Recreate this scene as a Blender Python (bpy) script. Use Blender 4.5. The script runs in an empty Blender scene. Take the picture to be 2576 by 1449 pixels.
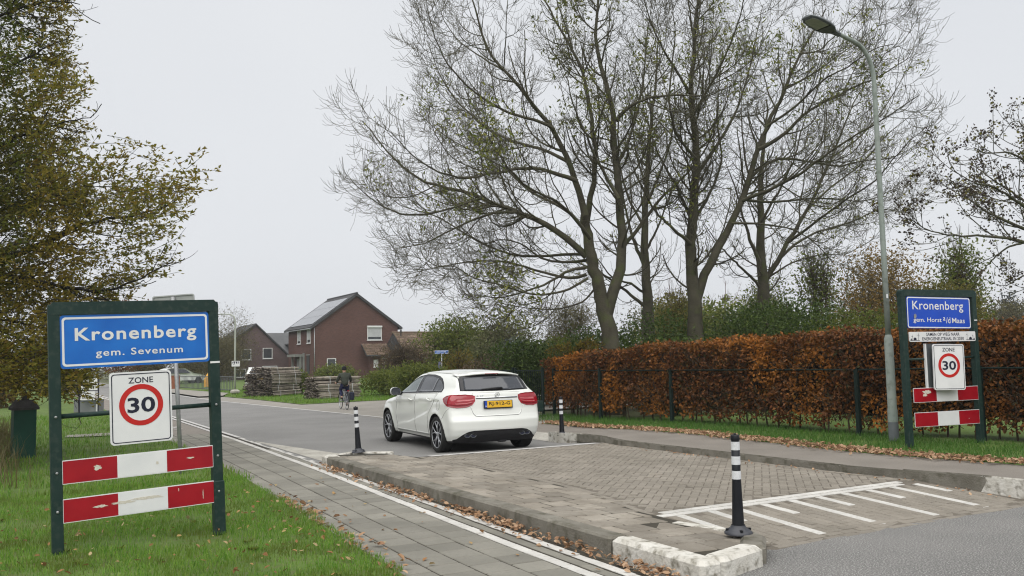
import bpy, bmesh, math, random
import numpy as np
from mathutils import Vector, Matrix
from mathutils.bvhtree import BVHTree

random.seed(7)
rng = np.random.default_rng(11)
scene = bpy.context.scene
C = scene.collection
R = math.radians
PI = math.pi

# ------------------------------------------------------------------ camera, sky, sun, exposure
# world axes: +Y runs along the road away from the camera, +X to the right, metres
YAW, PITCH, ROLL = R(29.3), math.atan(181 / 2200), R(1.2)
fw = Vector((math.sin(YAW) * math.cos(PITCH), math.cos(YAW) * math.cos(PITCH), math.sin(PITCH)))
rt0 = Vector((math.cos(YAW), -math.sin(YAW), 0))
up0 = rt0.cross(fw)
rt = rt0 * math.cos(ROLL) - up0 * math.sin(ROLL)
up = up0 * math.cos(ROLL) + rt0 * math.sin(ROLL)
cd = bpy.data.cameras.new('camera')
cd.sensor_width = 36
cd.lens = 36 * 2200 / 2576
cd.clip_start, cd.clip_end = 0.1, 3000
cam = bpy.data.objects.new('camera', cd)
C.objects.link(cam)
m = Matrix((rt, up, -fw)).transposed().to_4x4()
m.translation = (0, 0, 1.6)
cam.matrix_world = m
scene.camera = cam

SUN_EL, SUN_AZ = R(62), R(215)
w = bpy.data.worlds.new('World')
scene.world = w
w.use_nodes = True
nt = w.node_tree
bg = nt.nodes['Background']
sky = nt.nodes.new('ShaderNodeTexSky')
sky.sky_type = 'NISHITA'
sky.sun_disc = False
sky.sun_elevation = SUN_EL
sky.sun_rotation = SUN_AZ
sky.dust_density = 4
hs = nt.nodes.new('ShaderNodeHueSaturation')
hs.inputs['Saturation'].default_value = 0.25
nt.links.new(sky.outputs[0], hs.inputs['Color'])
mx = nt.nodes.new('ShaderNodeMix')
mx.data_type = 'RGBA'
mx.inputs['Factor'].default_value = 0.86          # closed cloud layer
nt.links.new(hs.outputs[0], mx.inputs['A'])
cl = nt.nodes.new('ShaderNodeTexNoise')
cl.inputs['Scale'].default_value = 1.3
cl.inputs['Detail'].default_value = 3
cr = nt.nodes.new('ShaderNodeValToRGB')
cr.color_ramp.elements[0].position = 0.3
cr.color_ramp.elements[1].position = 0.75
cr.color_ramp.elements[0].color = (0.675, 0.70, 0.742, 1)
cr.color_ramp.elements[1].color = (0.765, 0.782, 0.81, 1)
sc_ = nt.nodes.new('ShaderNodeVectorMath')
sc_.operation = 'SCALE'
sc_.inputs['Scale'].default_value = 9.2
nt.links.new(cl.outputs['Fac'], cr.inputs[0])
nt.links.new(cr.outputs[0], sc_.inputs[0])
nt.links.new(sc_.outputs[0], mx.inputs['B'])
nt.links.new(mx.outputs['Result'], bg.inputs['Color'])
bg.inputs['Strength'].default_value = 0.05

sd = bpy.data.lights.new('sun', 'SUN')
sd.energy = 1.5
sd.angle = R(95)
sd.color = (1, 0.97, 0.93)
sun = bpy.data.objects.new('sun', sd)
C.objects.link(sun)
dv = Vector((math.sin(SUN_AZ) * math.cos(SUN_EL), math.cos(SUN_AZ) * math.cos(SUN_EL), math.sin(SUN_EL)))
sun.rotation_euler = dv.to_track_quat('Z', 'Y').to_euler()
sun.location = (0, 0, 30)
scene.view_settings.view_transform = 'Standard'
scene.view_settings.look = 'None'
scene.view_settings.gamma = 1
scene.view_settings.exposure = 1.3
scene.render.engine = 'CYCLES'
scene.cycles.max_bounces = 6
scene.cycles.transparent_max_bounces = 6
scene.cycles.use_denoising = True
scene.cycles.denoising_prefilter = 'ACCURATE'
scene.cycles.denoising_input_passes = 'RGB_ALBEDO_NORMAL'
scene.cycles.pixel_filter_type = 'BLACKMAN_HARRIS'
scene.cycles.filter_width = 1.15

# ------------------------------------------------------------------ helpers
def tag(o, label=None, cat=None, group=None, kind=None):
    if label: o['label'] = label
    if cat: o['category'] = cat
    if group: o['group'] = group
    if kind: o['kind'] = kind
    return o

def empty(name, loc=(0, 0, 0), rz=0.0, label=None, cat=None, group=None):
    o = bpy.data.objects.new(name, None)
    o.empty_display_size = 0.1
    C.objects.link(o)
    o.location = loc
    o.rotation_euler = (0, 0, rz)
    return tag(o, label, cat, group)

def link(name, me, mat=None, parent=None, loc=None, rot=None):
    o = bpy.data.objects.new(name, me)
    C.objects.link(o)
    if mat is not None and not me.materials: me.materials.append(mat)
    if parent is not None: o.parent = parent
    if loc is not None: o.location = loc
    if rot is not None: o.rotation_euler = rot
    return o

def copy_tree(o, parent=None):
    c = o.copy()
    C.objects.link(c)
    c.parent = parent
    for ch in list(o.children): copy_tree(ch, c)
    return c

def np_mesh(name, V, F, smooth=False, midx=None):
    """mesh from vertex array and a list of face arrays (n x k)"""
    me = bpy.data.meshes.new(name)
    V = np.asarray(V, dtype=np.float32)
    F = [np.asarray(f, dtype=np.int32) for f in F if len(f)]
    me.vertices.add(len(V))
    me.vertices.foreach_set('co', V.ravel())
    nl = sum(f.size for f in F)
    npoly = sum(len(f) for f in F)
    me.loops.add(nl)
    me.loops.foreach_set('vertex_index', np.concatenate([f.ravel() for f in F]))
    me.polygons.add(npoly)
    tot = np.concatenate([np.full(len(f), f.shape[1], np.int32) for f in F])
    st = np.concatenate([[0], np.cumsum(tot)[:-1]]).astype(np.int32)
    me.polygons.foreach_set('loop_start', st)
    me.polygons.foreach_set('loop_total', tot)
    if midx is not None: me.polygons.foreach_set('material_index', np.asarray(midx, np.int32))
    me.polygons.foreach_set('use_smooth', np.full(npoly, bool(smooth)))
    me.update(calc_edges=True)
    return me

class MB:
    """collects simple solids in one mesh"""
    def __init__(s): s.v, s.f, s.sm = [], [], []
    def add(s, vs, fs, smooth=False):
        b = len(s.v)
        s.v += [tuple(v) for v in vs]
        s.f += [tuple(i + b for i in f) for f in fs]
        s.sm += [smooth] * len(fs)
        return s
    def box(s, c, d, rz=0.0, bev=0.0, M=None):
        hx, hy, hz = d[0] / 2, d[1] / 2, d[2] / 2
        if bev <= 0:
            vs = [(x, y, z) for z in (-hz, hz) for x, y in ((-hx, -hy), (hx, -hy), (hx, hy), (-hx, hy))]
            fs = [(3, 2, 1, 0), (4, 5, 6, 7), (0, 1, 5, 4), (1, 2, 6, 5), (2, 3, 7, 6), (3, 0, 4, 7)]
        else:
            b = min(bev, hx * .9, hy * .9, hz * .9)
            vs, fs = [], []
            for z, k in ((-hz, b), (-hz + b, 0), (hz - b, 0), (hz, b)):
                for sx, sy in ((-1, -1), (1, -1), (1, 1), (-1, 1)):
                    a, c2 = hx - k, hy - k
                    if sx * sy > 0: vs += [(sx * (a), sy * (c2 - b), z), (sx * (a - b), sy * c2, z)]
                    else: vs += [(sx * (a - b), sy * c2, z), (sx * a, sy * (c2 - b), z)]
            # order the eight points of every ring by angle
            out = []
            for r in range(4):
                ring = vs[r * 8:r * 8 + 8]
                ring.sort(key=lambda p: math.atan2(p[1] / hy, p[0] / hx))
                out += ring
            vs = out
            fs = [tuple(range(7, -1, -1)), tuple(range(24, 32))]
            for r in range(3):
                for i in range(8):
                    j = (i + 1) % 8
                    fs.append((r * 8 + i, r * 8 + j, r * 8 + 8 + j, r * 8 + 8 + i))
        Mx = Matrix.Translation(c) @ Matrix.Rotation(rz, 4, 'Z')
        if M is not None: Mx = M @ Mx
        return s.add([Mx @ Vector(v) for v in vs], fs)
    def tube(s, pts, r, n=8, caps=True, smooth=True):
        pts = [Vector(p) for p in pts]
        rs = r if isinstance(r, (list, tuple)) else [r] * len(pts)
        vs, fs = [], []
        prev = None
        for i, p in enumerate(pts):
            t = (pts[min(i + 1, len(pts) - 1)] - pts[max(i - 1, 0)]).normalized()
            if prev is None:
                a = Vector((0, 0, 1)) if abs(t.z) < .9 else Vector((1, 0, 0))
                prev = t.cross(a).normalized()
            a = (prev - t * prev.dot(t)).normalized()
            prev = a
            b = t.cross(a)
            for k in range(n):
                q = 2 * PI * k / n
                vs.append(p + (a * math.cos(q) + b * math.sin(q)) * rs[i])
        for i in range(len(pts) - 1):
            for k in range(n):
                j = (k + 1) % n
                fs.append((i * n + k, i * n + j, i * n + n + j, i * n + n + k))
        s.add(vs, fs, smooth)
        if caps:
            b0 = len(s.v) - len(vs)
            s.f += [tuple(b0 + k for k in range(n - 1, -1, -1)), tuple(b0 + len(vs) - n + k for k in range(n))]
            s.sm += [False, False]
        return s
    def lathe(s, prof, n=20, M=None, smooth=True, closed=False):
        vs, fs = [], []
        for (r, z) in prof:
            for k in range(n):
                q = 2 * PI * k / n
                v = Vector((r * math.cos(q), r * math.sin(q), z))
                vs.append(M @ v if M is not None else v)
        m_ = len(prof)
        for i in range(m_ if closed else m_ - 1):
            i2 = (i + 1) % m_
            for k in range(n):
                j = (k + 1) % n
                fs.append((i * n + k, i * n + j, i2 * n + j, i2 * n + k))
        return s.add(vs, fs, smooth)
    def prism(s, poly, h0, h1, M=None):
        """polygon (x,y) between heights h0 and h1"""
        n = len(poly)
        vs = [Vector((x, y, h0)) for x, y in poly] + [Vector((x, y, h1)) for x, y in poly]
        if M is not None: vs = [M @ v for v in vs]
        fs = [tuple(range(n - 1, -1, -1)), tuple(range(n, 2 * n))] + [(i, (i + 1) % n, n + (i + 1) % n, n + i) for i in range(n)]
        return s.add(vs, fs)
    def mesh(s, name):
        me = bpy.data.meshes.new(name)
        me.from_pydata(s.v, [], s.f)
        me.polygons.foreach_set('use_smooth', s.sm)
        me.update()
        return me
    def build(s, name, mat, parent=None, loc=None, rot=None):
        return link(name, s.mesh(name), mat, parent, loc, rot)

def sheet(name, poly, z, mat, parent=None):
    me = bpy.data.meshes.new(name)
    me.from_pydata([(x, y, z) for x, y in poly], [], [tuple(range(len(poly)))])
    me.update()
    return link(name, me, mat, parent)

def strip(name, left, right, z, mat, parent=None):
    """sheet between two polylines of equal length"""
    n = len(left)
    zs = z if isinstance(z, (list, tuple)) else [z] * n
    me = bpy.data.meshes.new(name)
    me.from_pydata([(x, y, zs[i]) for i, (x, y) in enumerate(left)] + [(x, y, zs[i]) for i, (x, y) in enumerate(right)], [],
                   [(i, n + i, n + i + 1, i + 1) for i in range(n - 1)])
    me.update()
    return link(name, me, mat, parent)

def text_mesh(body, width, height=None, bold=0.0, spacing=1.0):
    """flat lettering fitted to a width (and height), centred on its origin in the XZ plane, facing -Y"""
    cu = bpy.data.curves.new('lettering', 'FONT')
    cu.body = body
    cu.align_x = 'LEFT'
    cu.size = 1
    cu.offset = bold
    cu.space_character = spacing
    cu.resolution_u = 3
    o = bpy.data.objects.new('lettering', cu)
    C.objects.link(o)
    dg = bpy.context.evaluated_depsgraph_get()
    me = bpy.data.meshes.new_from_object(o.evaluated_get(dg))
    bpy.data.objects.remove(o)
    co = np.empty(len(me.vertices) * 3, np.float32)
    me.vertices.foreach_get('co', co)
    co = co.reshape(-1, 3)
    x0, x1, y0, y1 = co[:, 0].min(), co[:, 0].max(), co[:, 1].min(), co[:, 1].max()
    if width is None:                                       # raw outline, for measuring
        out = np.zeros_like(co); out[:, 0] = co[:, 0]; out[:, 2] = co[:, 1]
        me.vertices.foreach_set('co', out.ravel())
        return me
    kx = width / (x1 - x0)
    ky = kx if height is None else height / (y1 - y0)
    out = np.zeros_like(co)
    out[:, 0] = (co[:, 0] - (x0 + x1) / 2) * kx
    out[:, 2] = (co[:, 1] - (y0 + y1) / 2) * ky
    me.vertices.foreach_set('co', out.ravel())
    me.update()
    me.name = 'lettering'
    return me

def text_span(body, bold=0.0, spacing=1.0):
    me = text_mesh(body, None, None, bold, spacing)
    x = [v.co.x for v in me.vertices]; z = [v.co.z for v in me.vertices]
    bpy.data.meshes.remove(me)
    return min(x), max(x), min(z), max(z)

# ------------------------------------------------------------------ materials
def mat(name, c1, c2=None, scale=5.0, rough=0.8, bump=0.0, bscale=None, spec=0.3, metal=0.0, isl=0.0, obj=0.0, c3=None, s3=40.0, k3=0.0,
        detail=4, coat=0.0, wcoord=True):
    """Principled material: colour wandering between c1 and c2, speckle c3, value change per loose piece (isl) or per object (obj)"""
    mt = bpy.data.materials.new(name)
    mt.use_nodes = True
    t = mt.node_tree
    N, L = t.nodes, t.links
    b = N['Principled BSDF']
    b.inputs['Roughness'].default_value = rough
    b.inputs['Specular IOR Level'].default_value = spec
    b.inputs['Metallic'].default_value = metal
    if coat: b.inputs['Coat Weight'].default_value = coat; b.inputs['Coat Roughness'].default_value = .05
    src = None
    if wcoord:
        g = N.new('ShaderNodeNewGeometry'); pos = g.outputs['Position']
    else:
        g = N.new('ShaderNodeTexCoord'); pos = g.outputs['Object']
    if c2 is None:
        rgb = N.new('ShaderNodeRGB'); rgb.outputs[0].default_value = (*c1, 1); src = rgb.outputs[0]
    else:
        n = N.new('ShaderNodeTexNoise'); n.inputs['Scale'].default_value = scale; n.inputs['Detail'].default_value = detail
        L.new(pos, n.inputs['Vector'])
        r = N.new('ShaderNodeValToRGB')
        r.color_ramp.elements[0].position = .32; r.color_ramp.elements[1].position = .68
        r.color_ramp.elements[0].color = (*c1, 1); r.color_ramp.elements[1].color = (*c2, 1)
        L.new(n.outputs['Fac'], r.inputs[0]); src = r.outputs[0]
    if c3 is not None:
        n = N.new('ShaderNodeTexNoise'); n.inputs['Scale'].default_value = s3; n.inputs['Detail'].default_value = 3
        L.new(pos, n.inputs['Vector'])
        r = N.new('ShaderNodeValToRGB'); r.color_ramp.elements[0].position = .5; r.color_ramp.elements[1].position = .7
        r.color_ramp.elements[0].color = (0, 0, 0, 1); r.color_ramp.elements[1].color = (k3, k3, k3, 1)
        L.new(n.outputs['Fac'], r.inputs[0])
        x = N.new('ShaderNodeMix'); x.data_type = 'RGBA'; x.inputs['B'].default_value = (*c3, 1)
        L.new(r.outputs[0], x.inputs['Factor']); L.new(src, x.inputs['A']); src = x.outputs['Result']
    for k, sock in ((isl, 'isl'), (obj, 'obj')):
        if k <= 0: continue
        if sock == 'isl':
            q = N.new('ShaderNodeNewGeometry'); o = q.outputs['Random Per Island']
        else:
            q = N.new('ShaderNodeObjectInfo'); o = q.outputs['Random']
        mr = N.new('ShaderNodeMapRange'); mr.inputs['To Min'].default_value = 1 - k; mr.inputs['To Max'].default_value = 1 + k
        L.new(o, mr.inputs['Value'])
        hv = N.new('ShaderNodeHueSaturation'); L.new(mr.outputs[0], hv.inputs['Value']); L.new(src, hv.inputs['Color']); src = hv.outputs[0]
    L.new(src, b.inputs['Base Color'])
    if bump:
        n = N.new('ShaderNodeTexNoise'); n.inputs['Scale'].default_value = bscale or scale * 8; n.inputs['Detail'].default_value = 4
        L.new(pos, n.inputs['Vector'])
        bp = N.new('ShaderNodeBump'); bp.inputs['Strength'].default_value = bump; bp.inputs['Distance'].default_value = .02
        L.new(n.outputs['Fac'], bp.inputs['Height']); L.new(bp.outputs[0], b.inputs['Normal'])
    return mt

def leaf_mat(name, cols, trans=0.35, rough=.6, patch=None, pscale=.8):
    """leaf colours picked per loose leaf from a list; some light passes through; patch shifts whole areas to another hue"""
    mt = bpy.data.materials.new(name)
    mt.use_nodes = True
    t = mt.node_tree
    N, L = t.nodes, t.links
    b = N['Principled BSDF']
    b.inputs['Roughness'].default_value = rough
    b.inputs['Specular IOR Level'].default_value = .25
    q = N.new('ShaderNodeNewGeometry')
    r = N.new('ShaderNodeValToRGB')
    r.color_ramp.interpolation = 'LINEAR'
    els = r.color_ramp.elements
    while len(els) < len(cols): els.new(.5)
    for i, c in enumerate(cols):
        els[i].position = i / max(1, len(cols) - 1)
        els[i].color = (*c, 1)
    L.new(q.outputs['Random Per Island'], r.inputs[0])
    src = r.outputs[0]
    if patch:
        n = N.new('ShaderNodeTexNoise'); n.inputs['Scale'].default_value = pscale; n.inputs['Detail'].default_value = 2
        L.new(q.outputs['Position'], n.inputs['Vector'])
        rr = N.new('ShaderNodeValToRGB'); rr.color_ramp.elements[0].position = .48; rr.color_ramp.elements[1].position = .66
        rr.color_ramp.elements[0].color = (0, 0, 0, 1); rr.color_ramp.elements[1].color = (.75, .75, .75, 1)
        L.new(n.outputs['Fac'], rr.inputs[0])
        x = N.new('ShaderNodeMix'); x.data_type = 'RGBA'; x.inputs['B'].default_value = (*patch, 1)
        L.new(rr.outputs[0], x.inputs['Factor']); L.new(src, x.inputs['A']); src = x.outputs['Result']
    L.new(src, b.inputs['Base Color'])
    tr = N.new('ShaderNodeBsdfTranslucent')
    L.new(src, tr.inputs['Color'])
    ms = N.new('ShaderNodeMixShader'); ms.inputs[0].default_value = trans
    L.new(b.outputs[0], ms.inputs[1]); L.new(tr.outputs[0], ms.inputs[2])
    L.new(ms.outputs[0], N['Material Output'].inputs['Surface'])
    return mt

M = {}
M['asphalt'] = mat('asphalt', (.15, .147, .14), (.19, .186, .178), .7, .9, .35, 160, c3=(.34, .34, .33), s3=110, k3=.5, detail=6)
M['asphalt_near'] = mat('asphalt_near', (.105, .103, .098), (.145, .14, .132), .9, .88, .5, 120, c3=(.50, .50, .48), s3=82, k3=.75, detail=6)
M['asphalt_path'] = mat('asphalt_path', (.15, .134, .114), (.19, .17, .146), 1.2, .9, .3, 120, c3=(.28, .27, .25), s3=90, k3=.4, detail=6)
M['apron'] = mat('apron', (.20, .188, .165), (.245, .228, .2), .9, .92, .2, 80, c3=(.33, .31, .28), s3=60, k3=.4)
M['cement'] = mat('cement', (.30, .285, .25), (.40, .385, .34), 2.2, .9, .4, 60, c3=(.2, .19, .165), s3=14, k3=.6)
M['cement_road'] = mat('cement_road', (.135, .13, .12), (.175, .168, .152), 3, .9, .4, 70, c3=(.16, .155, .145), s3=9, k3=.7)
M['brick_joint'] = mat('brick_joint', (.10, .088, .07), (.135, .118, .096), 6, .95)
M['sand_joint'] = mat('sand_joint', (.10, .088, .07), (.14, .125, .10), 6, .95)
M['joint_light'] = mat('joint_light', (.028, .025, .018), (.05, .044, .032), 6, .95)
M['paver'] = mat('paver', (.158, .152, .128), (.205, .196, .166), 1.6, .88, .3, 90, obj=.15, c3=(.12, .115, .105), s3=26, k3=.3)
M['paver_far'] = mat('paver_far', (.158, .152, .128), (.205, .196, .166), 1.6, .88, .3, 90, isl=.12)
M['island_tile'] = mat('island_tile', (.175, .155, .125), (.255, .232, .194), 2.4, .88, .35, 80, obj=.22, c3=(.13, .11, .085), s3=14, k3=.45)
M['brick_paver'] = mat('brick_paver', (.165, .148, .120), (.222, .20, .166), 1.3, .88, .45, 130, obj=.10, c3=(.33, .3, .26), s3=120, k3=.5)
M['brick_paver_far'] = mat('brick_paver_far', (.165, .148, .120), (.222, .20, .166), 1.3, .88, .45, 130, isl=.10, c3=(.33, .3, .26), s3=120, k3=.5)
M['white_block'] = mat('white_block', (.40, .39, .365), (.50, .49, .46), 3, .8, .15, 70, obj=.07, c3=(.33, .31, .27), s3=24, k3=.65)
M['kerb'] = mat('kerb', (.11, .102, .082), (.19, .178, .15), 3.2, .9, .5, 50, obj=.08, c3=(.062, .058, .038), s3=7, k3=.75)
M['white_paint_line'] = mat('white_paint_line', (.40, .392, .375), (.50, .49, .47), 4, .75, c3=(.24, .235, .22), s3=16, k3=.7)
M['earth'] = mat('earth', (.055, .05, .026), (.085, .075, .04), 3, .95, .5, 30)
M['turf'] = mat('turf', (.06, .105, .018), (.095, .15, .03), 1.1, .95, .6, 40, c3=(.10, .085, .045), s3=9, k3=.55)
M['far_ground'] = mat('far_ground', (.06, .07, .028), (.09, .095, .045), .05, .95)
M['green_frame'] = mat('green_frame', (.010, .027, .023), (.015, .034, .029), 4, .5, spec=.22, c3=(.045, .06, .05), s3=22, k3=.5)
M['fence_dark'] = mat('fence_dark', (.006, .014, .012), (.010, .02, .017), 5, .6, spec=.15)
M['sign_blue'] = mat('sign_blue', (.004, .095, .40), (.010, .14, .50), 3.5, .3, spec=.4)
M['sign_blue_deep'] = mat('sign_blue_deep', (.003, .050, .40), (.006, .066, .46), 2.5, .3, spec=.4)
M['sign_white'] = mat('sign_white', (.62, .625, .63), (.68, .68, .68), 6, .4, spec=.35)
M['sign_grey_letter'] = mat('sign_grey_letter', (.60, .60, .58), (.66, .66, .65), 6, .45)
M['sign_red'] = mat('sign_red', (.26, .004, .012), (.32, .007, .015), 5, .35, spec=.35)
M['sign_red_ring'] = mat('sign_red_ring', (.43, .015, .012), (.48, .02, .016), 5, .35, spec=.35)
M['ink'] = mat('ink', (.012, .014, .03), None, rough=.45)
M['scuff'] = mat('scuff', (.46, .42, .35), (.6, .57, .5), 60, .85)
M['galv'] = mat('galv', (.25, .26, .265), (.34, .345, .35), 9, .5, metal=.55, spec=.4, c3=(.18, .18, .18), s3=30, k3=.5)
M['alu_back'] = mat('alu_back', (.27, .285, .275), (.33, .34, .33), 3, .5, metal=.35)
M['lamp_green'] = mat('lamp_green', (.20, .235, .21), (.24, .27, .245), 2, .5, spec=.35, c3=(.11, .13, .105), s3=11, k3=.6)
M['lamp_dark'] = mat('lamp_dark', (.075, .085, .09), (.10, .11, .115), 8, .45)
M['lamp_glass'] = mat('lamp_glass', (.23, .24, .22), (.29, .295, .27), 20, .25, spec=.5)
M['rubber'] = mat('rubber', (.007, .008, .011), (.011, .012, .015), 6, .42, spec=.25)
M['rubber_base'] = mat('rubber_base', (.03, .032, .038), (.045, .047, .055), 12, .45, spec=.4)
M['reflector'] = mat('reflector', (.55, .56, .57), (.64, .65, .66), 14, .4, c3=(.4, .4, .4), s3=60, k3=.4)
M['bark'] = mat('bark', (.042, .038, .026), (.072, .066, .045), 3.0, .95, .9, 22, c3=(.06, .072, .024), s3=3.5, k3=.75)
M['twig'] = mat('twig', (.062, .057, .036), (.095, .088, .056), 2.0, .9)
M['oak_bark'] = mat('oak_bark', (.022, .02, .017), (.035, .032, .027), 4, .95, .6, 25)
M['stem'] = mat('stem', (.045, .034, .022), (.07, .052, .034), 4, .95)
M['haze_twig'] = mat('haze_twig', (.11, .082, .075), (.15, .115, .105), 2, .95)
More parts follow.
